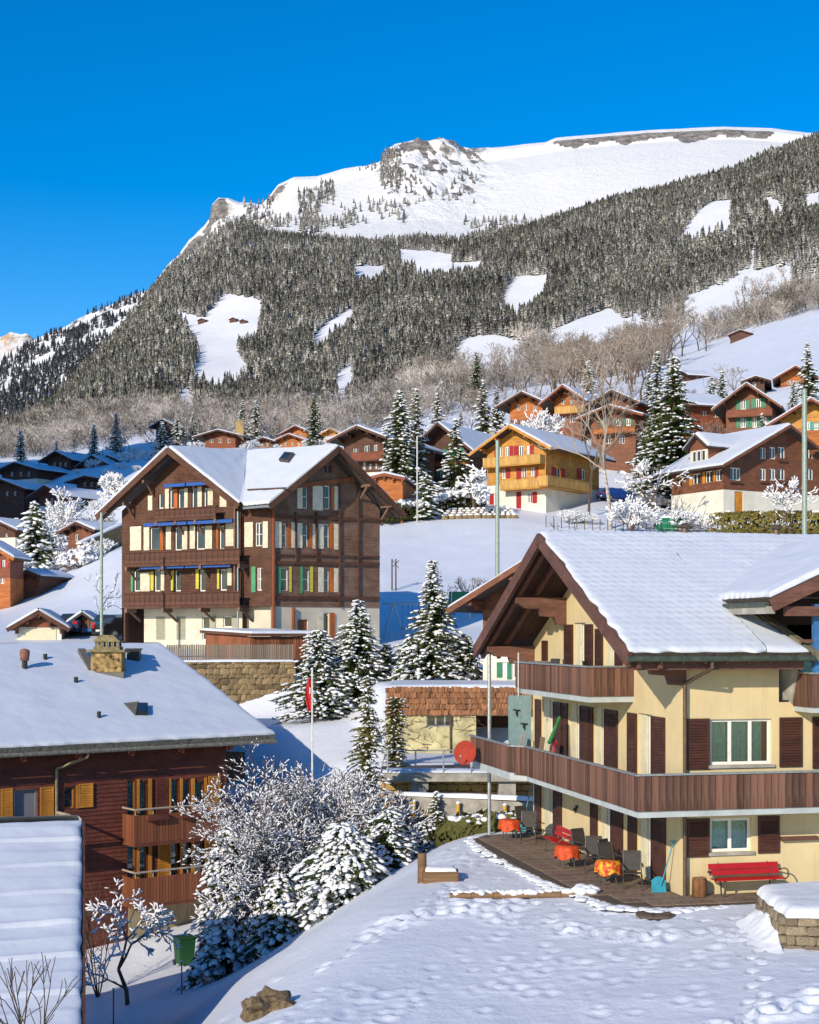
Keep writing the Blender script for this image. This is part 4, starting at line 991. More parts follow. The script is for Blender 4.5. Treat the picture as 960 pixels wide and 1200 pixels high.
mb = MB(); mb.obox(L3(-0.45, 13.55, 3.75), E * 0.42, G * 0.03, Vector((0, 0, 1.15))); mb.build('privacy_screen', plain('blue_grey_panel', (0.20, 0.31, 0.34), 0.6, var=0.1), rh)
for i, (x, z) in enumerate(((-0.58, 4.3), (-0.3, 3.8))):
    mb = MB()
    for k, (dx, dz, rx, rz_) in enumerate(((0, 0, .05, .12), (-.06, .08, .09, .035), (.06, .06, .09, .04), (0.02, -.1, .03, .08))): mb.lump(L3(x + dx, 13.5, z + dz), rx, 0.015, rz_, k, 0, 0.1)
    mb.build('bird_cutout', M_DARK, rh)
for x, y in ((3.0, 6.675), (6.2, 6.675)):
    mb = MB(); p = L3(x, y, ZR); mb.tube(p + Vector((0, 0, -0.1)), p + Vector((0, 0, 0.28)), 0.13, 0.11); mb.lump(p + Vector((0, 0, 0.3)), 0.19, 0.19, 0.1, 2, 1, 0.1); mb.build('roof_vent', M_PIPE, rh)
    
# ---------------------------------------------------------------- the dark twin-gabled chalet
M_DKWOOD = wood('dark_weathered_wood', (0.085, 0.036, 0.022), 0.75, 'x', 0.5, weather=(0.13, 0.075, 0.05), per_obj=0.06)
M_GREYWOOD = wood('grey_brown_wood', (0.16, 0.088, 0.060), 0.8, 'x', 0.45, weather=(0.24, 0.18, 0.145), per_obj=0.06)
M_REDPOST = wood('red_brown_wood', (0.22, 0.07, 0.03), 0.6, 'z', 0.25, per_obj=0.05)
M_PLASTER = plain('pale_plaster', (0.62, 0.56, 0.44), 0.85, var=0.10, scale=0.9)
M_AWN = plain('blue_awning', (0.02, 0.09, 0.34), 0.7, var=0.12)
M_GREYSHUT = plain('grey_green_shutter', (0.34, 0.33, 0.25), 0.6, var=0.1)
M_GREENFR = plain('green_window_frame', (0.07, 0.30, 0.14), 0.5, var=0.12)
M_YELFR = plain('yellow_window_leaf', (0.55, 0.50, 0.06), 0.5, var=0.1)
M_ORANGE_SH = wood('orange_shutter_wood', (0.42, 0.11, 0.02), 0.55, 'z', 0.2, per_obj=0.08)
QY = 90.0; Q = P(318, 752, QY); Q.z = -0.9
dc = empty('chalet', Q, 0, 'tall dark timber chalet with two snowy gables, blue awnings and cream shutters', 'chalet')
da = Vector((-math.cos(math.radians(30)), math.sin(math.radians(30)), 0)); db = Vector((math.cos(math.radians(40)), math.sin(math.radians(40)), 0))
na = Vector((-0.5, -0.866, 0)); nb = Vector((math.sin(math.radians(40)), -math.cos(math.radians(40)), 0))
fa = Face(dc, Q.xy, da, na); fb = Face(dc, Q.xy, db, nb)
sA0, sA1 = fa.s(284), fa.s(143); LB = fb.s(445); zW = fa.z(282, 711)
ZAP, ZEV = 11.85, 7.9
mA = (sA0 + sA1) / 2
topA = [(sA0, ZEV + 0.2), (mA, ZAP - 0.3), (sA1, ZEV + 0.2)]
def wins(f, specs):
    return [f.hole(*q) for q in specs]
attA = wins(fa, [(186, 192, 578, 596), (199, 204, 574, 596), (209, 216, 573, 596), (225, 231, 572, 597), (239, 243, 572, 596)])
midA = wins(fa, [(176, 187, 618, 645), (205, 213, 618, 645), (230, 240, 617, 644), (257, 263, 616, 644)])
lowA = wins(fa, [(157, 164, 667, 693), (181, 188, 667, 693), (205, 212, 667, 693), (234, 241, 668, 693), (258, 266, 667, 692)])
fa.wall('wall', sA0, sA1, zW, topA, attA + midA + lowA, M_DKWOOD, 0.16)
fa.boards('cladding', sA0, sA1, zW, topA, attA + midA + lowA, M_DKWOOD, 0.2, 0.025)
sideB = wins(fa, [(299, 307, 612, 640), (301, 307, 665, 692)])
fa.wall('wall', 0, sA0, zW, [(0, ZEV - 0.1), (sA0, ZEV - 0.1)], sideB, M_DKWOOD, 0.16)
topB = [(0, ZEV + 0.25), (LB / 2, ZAP - 0.35), (LB, ZEV + 0.25)]
holB = wins(fb, [(355, 361, 568, 596), (380, 387, 569, 597), (331, 336, 613, 642), (355, 361, 613, 642), (380, 386, 614, 643), (329, 338, 665, 693), (355, 363, 665, 693), (380, 386, 666, 694), (379, 383, 545, 555), (385, 389, 545, 555)])
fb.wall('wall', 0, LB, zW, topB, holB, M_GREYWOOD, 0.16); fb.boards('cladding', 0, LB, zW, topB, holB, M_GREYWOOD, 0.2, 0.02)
# plastered ground floor, set back under the balconies
lowP = wins(fa, [(177, 188, 722, 750), (201, 212, 722, 750)]); lowQ = wins(fa, [(231, 240, 722, 750), (256, 266, 722, 735)])
sP = fa.s(163); fa.wall('base_wall', sA0, sP, Q.z - 2, [(sA0, zW), (sP, zW)], lowP + lowQ, M_PLASTER, 0.2, dep=-0.5)
for h in lowP:
    fa.shutter(h[0], h[1], h[2], h[3], M_GREYSHUT, dep=-0.56, slats=True)
for h in lowQ: fa.window(h, 1, dep=-0.5); fa.shutter(h[0] - 0.5, h[0] - 0.03, h[2], h[3], M_GREYSHUT, dep=-0.5, slats=False)
bP = wins(fb, [(379, 386, 718, 750)]); bD = wins(fb, [(349, 361, 726, 752)])
fa.wall('base_wall', 0, sA0, Q.z - 2, [(0, zW), (sA0, zW)], [], M_PLASTER, dep=-0.5); fb.wall('base_wall', 0, LB, Q.z - 2, [(0, zW), (LB, zW)], bP + bD, M_PLASTER, 0.2, dep=-0.02)
fb.window(bP[0], 1, dep=-0.02); fb.shutter(bP[0][0] - 0.45, bP[0][0] - 0.02, bP[0][2], bP[0][3], M_CREAM_SH, slats=False); fb.shutter(bP[0][1] + 0.02, bP[0][1] + 0.4, bP[0][2], bP[0][3], M_ORANGE_SH, slats=False)
mb = MB(); fb.box(mb, *bD[0], -0.2, -0.12); mb.build('door', M_REDPOST, dc)
Face(dc, (Q + da * sA1).xy, (0.5, 0.866), (-0.866, 0.5)).wall('wall', 0, 8, Q.z - 2, [(0, ZEV), (8, ZEV)], [], M_DKWOOD)
Face(dc, (Q + db * LB).xy, (-0.643, 0.766), (0.766, 0.643)).wall('wall', 0, 9, Q.z - 2, [(0, ZEV), (9, ZEV)], [], M_DKWOOD)
Face(dc, (Q + da * sA0).xy, (0.5, 0.866), (0.866, -0.5)).wall('wall', 0, 6, Q.z - 2, [(0, ZEV), (6, ZEV)], [], M_DKWOOD)
for f, hs, bars in ((fa, attA + midA + lowA, 0), (fb, holB[:8], 1)):
    for h in hs: f.window(h, 1, bars=bars, fw=0.075)
for h in holB[8:]: fb.window(h, 1, frame=M_GREYWOOD)
for h in sideB: fa.window(h, 2, bars=1, fw=0.06)
def sh(f, u0, u1, v0, v1, m, dep=0.0):
    h = f.hole(u0, u1, v0, v1); f.shutter(h[0], h[1], h[2], h[3], m, slats=False, dep=dep)
for (u0, u1, v0, v1, m) in [(174, 179, 581, 598, M_CREAM_SH), (194, 198.5, 573, 596, M_CREAM_SH), (204.5, 208.5, 573, 596, M_ORANGE_SH), (216.5, 220.5, 572, 595, M_CREAM_SH), (232, 237, 570, 594, M_CREAM_SH), (244, 250, 572, 592, M_CREAM_SH), (258, 266, 578, 594, M_CREAM_SH),
        (153, 166, 617, 645, M_CREAM_SH), (169, 175.5, 618, 645, M_CREAM_SH), (188, 192, 618, 645, M_ORANGE_SH), (195, 201, 617, 644, M_CREAM_SH), (214, 220, 617, 644, M_CREAM_SH), (223, 229, 616, 643, M_CREAM_SH), (241, 249, 616, 643, M_CREAM_SH), (254, 256.5, 616, 643, M_ORANGE_SH), (265, 275, 613, 640, M_CREAM_SH),
        (154, 156.5, 667, 693, M_GREENFR), (165, 176, 671, 693, M_CREAM_SH), (177, 180.5, 670, 692, M_YELFR), (189, 193, 669, 692, M_CREAM_SH), (201, 204.5, 668, 692, M_YELFR), (230, 233.5, 667, 690, M_YELFR), (255, 257.5, 667, 690, M_YELFR), (267, 272, 666, 686, M_CREAM_SH),
        (287, 297, 612, 641, M_CREAM_SH), (308.5, 314.5, 611, 642, M_CREAM_SH), (295, 300, 664, 694, M_GREENFR)]: sh(fa, u0, u1, v0, v1, m)
for (u0, u1, v0, v1, m) in [(348, 354, 567, 596, M_CREAM_SH), (366, 378, 569, 598, M_CREAM_SH), (388, 391, 570, 598, M_ORANGE_SH), (391.5, 396, 570, 598, M_CREAM_SH), (321, 329.5, 611, 642, M_CREAM_SH), (336.7, 340.5, 612, 642, M_ORANGE_SH), (341, 347, 612, 642, M_CREAM_SH), (348, 354, 613, 642, M_CREAM_SH), (361.5, 365.5, 613, 642, M_ORANGE_SH), (366, 372, 614, 643, M_CREAM_SH), (373, 379, 614, 643, M_CREAM_SH), (386.7, 390.5, 614, 643, M_ORANGE_SH), (391, 396, 614, 644, M_CREAM_SH),
        (339, 341.5, 664, 694, M_YELFR), (325.5, 328.5, 664, 695, M_GREENFR), (363.5, 366.5, 664, 694, M_YELFR), (352, 354.5, 664, 695, M_GREENFR), (373, 379, 665, 694, M_CREAM_SH), (386.7, 390.5, 666, 694, M_ORANGE_SH), (391, 396, 666, 694, M_CREAM_SH)]: sh(fb, u0, u1, v0, v1, m)
# corner posts, cross beams, braces
def strip(f, u0, v0, u1, v1, w, m, dep=0.07, name='beam'):
    a = f.pt(f.s(u0), f.z(u0, v0), dep); b = f.pt(f.s(u1), f.z(u1, v1), dep); mb = MB(); mb.bar(a, b, 0.12, w, up=f.n if abs(u0 - u1) < 1 else (0, 0, 1)); return mb.build(name, m, dc)
strip(fb, 319.5, 752, 319.5, 592, 0.3, M_REDPOST, 0.05, 'post'); strip(fa, 283, 712, 283, 592, 0.5, M_GREYWOOD, 0.5, 'post'); strip(fa, 148, 752, 148, 711, 0.35, M_DKWOOD, 0.0, 'post'); strip(fb, 343, 754, 343, 712, 0.4, M_REDPOST, 0.0, 'post')
for v in (605, 650, 659, 700): strip(fb, 319, v, 444, v + (v - 742) * -0.03, 0.2 if v != 650 else 0.1, M_DKWOOD)
for u in (397, 419, 346, 370): strip(fb, u, 711 if u > 390 else 660, u, 600 if u < 390 else 565, 0.16, M_DKWOOD)
strip(fb, 345, 570, 418, 561, 0.28, M_REDPOST, 0.1)
# roof
MZ = 12.45; Mp = Vector((-11.15, 99.74, MZ))
pA = Q + da * mA + na * 1.25; pA = Vector((pA.x, pA.y, ZAP)); pB = Q + db * (LB / 2) + nb * 1.25; pB = Vector((pB.x, pB.y, ZAP))
eA0 = P(280, 590, (Q + da * sA0 + na * 1.2).y); eA1 = Q + da * (sA1 + 1.1) + na * 1.25; eA1 = Vector((eA1.x, eA1.y, ZEV - 0.1))
eB0 = Q - db * 1.0 + nb * 1.25; eB0 = Vector((eB0.x, eB0.y, ZEV)); eB1 = Q + db * (LB + 1.1) + nb * 1.25; eB1 = Vector((eB1.x, eB1.y, ZEV))
eAb = P(119, 599, 102.0); eBb = eB1 + Vector((-0.643, 0.766, 0)) * 10; vb_ = Vector((eA0.x + 0.3, eA0.y, ZEV))
o = Vector(Q)
def tri_roof(pts, snowpts, fr, sd):
    slab(dc, 'roof_slope', [p - o for p in pts], 0.26, M_TILE); snow_quad(dc, *[p - o for p in snowpts], 0.16, 0.3, fr, 0.2, None, sd)
tri_roof([eA0, Mp, pA], [eA0, Mp, Mp.lerp(pA, 0.001), pA], (0, 0, 0, 1), 31)
tri_roof([eB0, vb_, Mp, pB], [vb_, eB0, pB, Mp], (1, 1, 0, 0), 32)
tri_roof([eB1, eBb, Mp, pB], [eB1, eBb, Mp, pB], (1, 0, 0, 1), 33)
tri_roof([eA1, eAb, pA], [eA1, eAb, pA.lerp(eAb, 0.001), pA], (1, 1, 0, 1), 34)
slab(dc, 'roof_slope', [p - o for p in (eAb, Mp, pA)], 0.2, M_TILE)
mb = MB(); dn = Vector((0, 0, -0.2))
for a, b, n in ((eA0, pA, na), (eA1, pA, na), (eB0, pB, nb), (eB1, pB, nb)): mb.bar(a - o + dn + n * 0.04, b - o + dn + n * 0.04, 0.08, 0.36)
mb.build('verge_board', M_DKWOOD, dc)
mb = MB()
for a, b, n in ((eA0, pA, na), (eA1, pA, na), (eB0, pB, nb), (eB1, pB, nb)): mb.bar(a - o + dn - n * 0.6, b - o + dn - n * 0.6, 0.16, 0.2)
mb.build('rafter', M_GREYWOOD, dc)
mb = MB(); mb.tube(vb_ - o + Vector((0, -0.05, -0.15)), eB0 - o + Vector((0, -0.05, -0.15)), 0.08); mb.build('gutter', M_STEEL, dc)
mb = MB(); g = fa.pt(fa.s(285), 0, 0.55); mb.tube((g.x, g.y, ZEV - 0.3 - o.z), (g.x, g.y, 0.3 - o.z), 0.06); mb.build('downpipe', M_STEEL, dc)
for f, u, v in ((fb, 422, 570), (fb, 447, 594), (fa, 158, 592), (fa, 181, 566)):      # bracket struts under the eaves
    a = f.pt(f.s(u), f.z(u, v), 0.0); mb = MB(); mb.bar(a, a + f.n * 1.15, 0.16, 0.18); mb.bar(a + Vector((0, 0, -0.9)), a + f.n * 0.8 + Vector((0, 0, -0.05)), 0.12, 0.14); mb.build('bracket', M_GREYWOOD, dc)
# a roof light, a chimney pot line and the snow guard
def on_roof(tri, u, v):
    n = (tri[1] - tri[0]).cross(tri[2] - tri[0]); d = Vector(((u - UC) / F, 1, (H - v) / F)); return d * (n.dot(tri[0]) / n.dot(d)), n.normalized() * (1 if n.z > 0 else -1)
q4 = [on_roof((eB0, vb_, pB), *q)[0] for q in ((329, 543), (340, 544), (347, 535), (336, 534))]; nn = on_roof((eB0, vb_, pB), 338, 539)[1]
mb = MB(); mb.prism([p - o + nn * 0.02 for p in q4], nn * 0.3); sl = mb.build('roof_light', plain('roof_light_frame', (0.07, 0.06, 0.05), 0.5), dc)
c4 = sum(q4, Vector()) / 4; mb = MB(); mb.poly([c4.lerp(p, 0.75) - o + nn * 0.325 for p in q4]); mb.build('pane', M_PANE, sl)
mb = MB(); a = on_roof((eB0, vb_, pB), 292, 577)[0]; b = on_roof((eB0, vb_, pB), 337, 575)[0]; mb.bar(a - o + nn * 0.2, b - o + nn * 0.2, 0.06, 0.1); mb.build('snow_guard', M_PIPE, dc)
# balconies and awnings on the left gable
for (ua, ub, vt, vbm, dep) in ((181, 253, 595, 608, 0.9), (146, 281, 645, 661, 1.0), (146, 281, 694, 711, 1.0)):
    a, b = sorted((fa.s(ua, dep), fa.s(ub, dep))); um = (ua + ub) / 2; z1 = fa.z(um, vt, dep); zf = fa.z(um, vbm, dep)
    mb = MB(); fa.box(mb, a, b, zf - 0.1, zf + 0.08, 0.04, dep); mb.build('balcony_floor', M_DKWOOD, dc)
    plank_run(dc, fa.pt(b, 0, dep), fa.pt(a, 0, dep), zf + 0.08 - o.z, z1 - zf - 0.14, M_DKWOOD, pw=0.42, gap=0.02, th=0.03, rail=0.07)
    plank_run(dc, fa.pt(b, 0, 0.05), fa.pt(b, 0, dep), zf + 0.08 - o.z, z1 - zf - 0.14, M_DKWOOD, pw=0.42, gap=0.02, th=0.03)
    for x in np.linspace(a + 0.1, b - 0.1, 4): mb = MB(); fa.box(mb, x - 0.09, x + 0.09, zf - 0.35, zf - 0.1, 0.04, dep); mb.bar(fa.pt(x, zf - 0.9, 0.05 if zf > 3 else -0.45), fa.pt(x, zf - 0.2, dep * 0.7), 0.12, 0.12); mb.build('bracket', M_GREYWOOD, dc)
for (ua, ub, vt, dep) in ((192, 243, 566, 0.8), (168, 272, 611, 0.85), (164, 270, 662, 0.85)):
    a, b = sorted((fa.s(ua, dep), fa.s(ub, dep))); z = fa.z((ua + ub) / 2, vt, dep)
    for (x0, x1) in ((a, (a + b) / 2 - 0.05), ((a + b) / 2 + 0.05, b)):
        mb = MB(); mb.prism([fa.pt(x0, z + 0.12, 0.06), fa.pt(x0, z, dep), fa.pt(x0, z - 0.2, dep), fa.pt(x0, z - 0.2, dep - 0.04), fa.pt(x0, z + 0.05, 0.06)], fa.d * (x1 - x0)); mb.build('awning', M_AWN, dc)
# ---------------------------------------------------------------- the brown log house, lower left
M_LOG = wood('red_brown_logs', (0.115, 0.034, 0.022), 0.6, 'x', 0.35, per_obj=0.04)
M_OCHRE = wood('ochre_shutter_wood', (0.40, 0.17, 0.025), 0.5, 'z', 0.18, per_obj=0.08)
M_ORWOOD = wood('orange_balcony_wood', (0.17, 0.060, 0.028), 0.6, 'z', 0.45, per_obj=0.25)
M_TEALC = plain('teal_curtain', (0.22, 0.40, 0.36), 0.8, var=0.15, scale=10)
M_EAVE = plain('eave_edge', (0.17, 0.165, 0.14), 0.85, var=0.35, scale=7)
pd = Vector((-0.604, 0.797, 0)); fd = Vector((-0.797, -0.604, 0)); fn = Vector((0.604, -0.797, 0))
PE = Vector((-6.1, 66.0, -4.62)); LC = Vector((-8.30, 65.59, -13.2))
lh = empty('house', LC, 0, 'brown log house with ochre shutters, two plank balconies and wide snowy roof', 'house')
lf = Face(lh, LC.xy, fd, fn)
grp = [(158.5, 149), (163, 172.5), (200, 209), (214, 222), (228, 238)]
hu = [lf.hole(min(a, b), max(a, b), 914 + 0, 956) for a, b in grp]; hl = [lf.hole(min(a, b), max(a, b), 987, 1030) for a, b in grp]
hs = [lf.hole(16, 44, 924, 962), lf.hole(75, 87, 922, 947)]
topL = [(0, -4.6), (24, -4.6)]
lf.wall('wall', 0, 24, -14.5, topL, hu + hl + hs, M_LOG, 0.12); lf.boards('logs', 0, 24, -12.0, topL, hu + hl + hs, M_LOG, 0.185, 0.045)
for h in hu + hl: lf.window(h, 1, frame=M_OCHRE, pane=M_GLASS, curtain=M_TEALC, fw=0.05)
lf.window(hs[0], 1, frame=M_STEEL, pane=plain('grey_roller_blind', (0.17, 0.18, 0.20), 0.6, var=0.08), fw=0.08); lf.window(hs[1], 1, frame=M_OCHRE, fw=0.05)
for a, b, c, d, m in [(0, 14, 924, 963, M_OCHRE), (46, 62, 922, 957, M_OCHRE), (91, 108, 918, 946, M_OCHRE), (88, 90.5, 920, 947, M_OCHRE), (159.5, 162.5, 913, 956, M_OCHRE), (173, 177, 912, 955, M_OCHRE), (182, 196, 913, 953, M_LOG), (197, 199.5, 912, 954, M_OCHRE), (210, 213, 912, 954, M_OCHRE), (223, 227, 912, 954, M_OCHRE), (238.5, 241.5, 911, 954, M_OCHRE), (243, 257, 909, 950, M_OCHRE),
                      (159.5, 162.5, 986, 1030, M_OCHRE), (173, 177, 986, 1030, M_OCHRE), (184, 199, 985, 1030, M_OCHRE), (210, 213, 985, 1030, M_OCHRE), (223, 227, 985, 1030, M_OCHRE), (238.5, 250, 984, 1030, M_OCHRE)]:
    h = lf.hole(a, b, c, d); lf.shutter(h[0], h[1], h[2], h[3], m, dep=0.05, slats=(b - a) > 10)
def lrp(s, t, z): return PE + fd * s + pd * t + Vector((0, 0, z - PE.z)) - LC
HS, ZRL = 11.0, -0.62
e0, e1, r0, r1 = lrp(0, 0, PE.z), lrp(26, 0, PE.z), lrp(0, HS, ZRL), lrp(26, HS, ZRL); b0, b1 = lrp(0, 2 * HS, PE.z), lrp(26, 2 * HS, PE.z)
slab(lh, 'roof_slope', [e0, e1, r1, r0], 0.36, M_EAVE); slab(lh, 'roof_slope', [b0, b1, r1, r0], 0.36, M_EAVE)
snow_quad(lh, e0, e1, r1, r0, 0.15, 0.16, (1, 1, 0, 1), 0.18, (0.42, 0.9, 0.006), 41); snow_quad(lh, b0, b1, r1, r0, 0.15, 0.6, (1, 1, 0, 1), 0.2, None, 42)
Face(lh, LC.xy, pd, -fd).wall('wall', 0, 20, -14.5, [(0, -4.9), (10, -1.2), (20, -4.9)], [], M_LOG)
mb = MB(); mb.tube(e0 + Vector((0.05, -0.08, -0.3)), e1 + Vector((0, -0.08, -0.3)), 0.09, n=10); mb.build('gutter', M_EAVE, lh)
x = lf.s(66, 0.1); mb = MB(); mb.path([lf.pt(x - 1.0, PE.z - 0.38, 1.05), lf.pt(x - 1.0, PE.z - 0.55, 0.95), lf.pt(x, PE.z - 1.05, 0.12), lf.pt(x, -14, 0.12)], 0.06); mb.build('downpipe', plain('olive_pipe', (0.25, 0.22, 0.13), 0.5, metal=0.3), lh)
for i in range(9): mb = MB(); mb.bar(lf.pt(i * 2.4 + 0.3, PE.z - 0.35, 0), lf.pt(i * 2.4 + 0.3, PE.z - 0.48, 1.0), 0.16, 0.24); mb.build('rafter', M_LOG, lh)
for (vt, vb2) in ((955, 983), (1029, 1056)):
    dep = 1.25; a, b = lf.s(262, dep), lf.s(158, dep); z1 = lf.z(158, vt, dep); zf = lf.z(158, vb2 + 6, dep)
    mb = MB(); lf.box(mb, a, b, zf - 0.12, zf, 0.05, dep + 0.02); mb.build('balcony_floor', M_LOG, lh)
    plank_run(lh, lf.pt(b, 0, dep), lf.pt(a, 0, dep), zf - 0.15 - LC.z, z1 - zf + 0.1, M_ORWOOD, pw=0.145, gap=0.02, th=0.03)
    plank_run(lh, lf.pt(b, 0, 0.1), lf.pt(b, 0, dep), zf - 0.15 - LC.z, z1 - zf + 0.1, M_ORWOOD, pw=0.145, gap=0.02, th=0.03)
    mb = MB(); mb.path([lf.pt(b, z1 + 0.2, 0.1), lf.pt(b, z1 + 0.2, dep), lf.pt(a, z1 + 0.2, dep)], 0.045)
    for q in np.linspace(a + 0.1, b - 0.05, 6): mb.tube(lf.pt(q, z1 - 0.1, dep - 0.04), lf.pt(q, z1 + 0.2, dep - 0.04), 0.025, n=6)
    mb.build('handrail', plain('grey_wood_rail', (0.36, 0.31, 0.25), 0.7), lh)
    if vt < 1000:
        for u in (170, 210): q = lf.s(u, dep); mb = MB(); lf.box(mb, q - 1.0, q, z1 - 0.28, z1 - 0.04, dep + 0.03, dep + 0.26); mb.build('flower_box', M_LOG, lh)
x0, x1 = lf.s(82, 1.4), lf.s(-40, 1.4); mb = MB(); mb.path([lf.pt(x0, lf.z(82, 956, 1.4), 0.05), lf.pt(x0, lf.z(82, 956, 1.4), 1.4), lf.pt(x1, lf.z(82, 956, 1.4), 1.4)], 0.07); mb.build('handrail', plain('grey_wood_rail', (0.36, 0.31, 0.25)), lh)
mb = MB(); lf.box(mb, x0, x1, lf.z(82, 956, 1.4) - 1.1, lf.z(82, 956, 1.4) - 0.95, 0.05, 1.4); mb.build('balcony_floor', M_LOG, lh)
mb = MB(); lf.box(mb, lf.s(236), lf.s(150), -14.4, -11.5, 0.02, 0.06); mb.build('cellar_boards', plain('pale_boards', (0.30, 0.25, 0.15), 0.8, var=0.3, scale=5, stretch=(6, 6, 0.4)), lh)
# side balcony with a blue awning on the right gable
sf = Face(lh, LC.xy, pd, -fd)
for t0, z0, m in ((1.0, -5.0, plain('blue_canvas', (0.02, 0.16, 0.42), 0.6)), (1.0, -7.0, plain('blue_canvas', (0.02, 0.16, 0.42)))):
    mb = MB(); mb.prism([sf.pt(t0, z0, 0.1), sf.pt(t0, z0 - 0.25, 1.9), sf.pt(t0, z0 - 0.55, 1.9), sf.pt(t0, z0 - 0.4, 0.1)], pd * 4); mb.build('awning', m, lh)
mb = MB(); mb.prism([sf.pt(1.2, -5.4, 0.2), sf.pt(1.2, -5.4, 1.7), sf.pt(1.2, -6.9, 1.7), sf.pt(1.2, -6.9, 0.2)], pd * 3.6); mb.build('loggia', M_DARK, lh)
# roof furniture
tri = (e0 + LC, e1 + LC, r1 + LC)
def roof_pt(u, v): return on_roof(tri, u, v)[0] - LC
M_CHIM = plain('speckled_render', (0.30, 0.20, 0.08), 0.9, var=0.8, scale=5, bump=0.01); M_BLACK = plain('black_metal', (0.025, 0.026, 0.028), 0.5)
p = roof_pt(127, 790); mb = MB(); mb.box(p.x - 0.72, p.x + 0.72, p.y - 0.5, p.y + 0.5, p.z - 0.5, p.z + 1.05); ch_ = mb.build('chimney', M_CHIM, lh)
mb = MB(); mb.box(p.x - 0.9, p.x + 0.9, p.y - 0.65, p.y + 0.65, p.z + 1.05, p.z + 1.16); mb.box(p.x - 0.62, p.x + 0.62, p.y - 0.42, p.y + 0.42, p.z + 1.16, p.z + 1.3)
for i in range(5):
    for j in (0, 1):
        a = p + Vector((-0.5 + i * 0.25, -0.35 + 0.7 * j, 1.3)); mb.box(a.x - 0.05, a.x + 0.05, a.y - 0.05, a.y + 0.05, a.z, a.z + 0.24)
mb.prism([(p.x - 0.66, p.y - 0.46, p.z + 1.54), (p.x + 0.66, p.y - 0.46, p.z + 1.54), (p.x + 0.3, p.y - 0.46, p.z + 1.86), (p.x - 0.3, p.y - 0.46, p.z + 1.86)], (0, 0.92, 0))
mb.build('chimney_cap', plain('mossy_stone', (0.22, 0.18, 0.09), 0.9, var=0.3, scale=6), ch_)
mb = MB(); mb.prism([(p.x - 0.85, p.y - 0.6, p.z - 0.35), (p.x + 0.85, p.y - 0.6, p.z - 0.35), (p.x + 0.85, p.y - 0.6, p.z + 0.1), (p.x - 0.85, p.y - 0.6, p.z + 0.1)], (0, 0.2, 0.05)); mb.build('flashing', plain('lead_flashing', (0.13, 0.12, 0.10), 0.6), ch_)
a = roof_pt(95, 769); mb = MB(); mb.bar(a + Vector((0, 0, 0.15)), p + Vector((-0.7, -0.4, 0.05)), 0.35, 0.5); mb.build('flashing', plain('lead_flashing', (0.13, 0.12, 0.10)), ch_)
for (u, v, r, hh, m) in ((29, 787, 0.13, 0.5, M_BLACK), (53, 776, 0.10, 0.4, M_BLACK), (89, 804, 0.10, 0.42, M_BLACK), (116, 845, 0.09, 0.42, M_BLACK)):
    p = roof_pt(u, v); mb = MB(); mb.tube(p - Vector((0, 0, 0.2)), p + Vector((0, 0, hh)), r); mb.tube(p + Vector((0, 0, 0.02)), p + Vector((0, 0, 0.14)), r * 2.2, r * 1.1)
    pp = mb.build('vent_pipe', m, lh)
    if u == 29: mb = MB(); mb.tube(p + Vector((0, 0, hh)), p + Vector((0, 0, hh + 0.42)), 0.2, 0.24); mb.lump(p + Vector((0, 0, hh + 0.42)), 0.24, 0.24, 0.14, 1, 1, 0.03); mb.build('cowl', plain('rusty_cowl', (0.22, 0.09, 0.06), 0.7), pp, True)
p = roof_pt(157, 776); mb = MB(); mb.box(p.x - 0.3, p.x + 0.3, p.y - 0.3, p.y + 0.3, p.z - 0.3, p.z + 0.6); mb.box(p.x - 0.36, p.x + 0.36, p.y - 0.36, p.y + 0.36, p.z + 0.6, p.z + 0.68); mb.build('vent_box', M_BLACK, lh)
q = [roof_pt(*k) for k in ((158, 842), (172, 842), (172, 831), (160, 831))]; nn = on_roof(tri, 160, 838)[1]
mb = MB(); mb.prism([k - nn * 0.1 for k in q], nn * 0.42); sl = mb.build('roof_light', M_BLACK, lh); c4 = sum(q, Vector()) / 4; mb = MB(); mb.poly([c4.lerp(k, 0.8) + nn * 0.325 for k in q]); mb.build('pane', M_PANE, sl)
mb = MB(); mb.poly([roof_pt(144, 828) + nn * 0.17, roof_pt(158, 843) + nn * 0.17, roof_pt(162, 830) + nn * 0.34]); mb.build('flashing', plain('lead_flashing', (0.13, 0.12, 0.10)), sl)

# ---------------------------------------------------------------- near roof in the lower left corner
tr = P(97, 962, 40.5); br = P(97, 1290, 28.0); rd = Vector((-0.94, -0.34, 0))
nr = empty('house', (br.x - 4, br.y + 4, -13.5), 0, 'near house corner with ribbed snow-covered roof at the lower left edge', 'house'); o = nr.location
tl, bl = tr + rd * 16, br + rd * 16; tb = tr + Vector((-1.7, 6.0, -2.6)); tbl = tb + rd * 16
slab(nr, 'roof_slope', [br - o, bl - o, tl - o, tr - o], 0.2, M_TILE); slab(nr, 'roof_slope', [tb - o, tbl - o, tl - o, tr - o], 0.2, M_TILE)
snow_quad(nr, bl - o, br - o, tr - o, tl - o, 0.15, 0.08, (1, 1, 1, 0), 0.2, (0.80, 7.7, 0.07, 7), 51, wob=0.07); snow_quad(nr, tbl - o, tb - o, tr - o, tl - o, 0.2, 0.6, (1, 1, 0, 0), 0.2, None, 52)
mb = MB(); i = Vector((-0.4, 0, -0.25)); mb.prism([br + i - o, tr + i - o, tb + i - o, Vector((tb.x, tb.y, -14)) + i - o, Vector((br.x, br.y, -14)) + i - o], rd * 15); mb.build('wall', M_LOG, nr)
mb = MB(); mb.bar(br - o + Vector((0.03, 0, -0.14)), tr - o + Vector((0.03, 0, -0.14)), 0.06, 0.3); mb.build('verge_board', M_DKWOOD, nr)

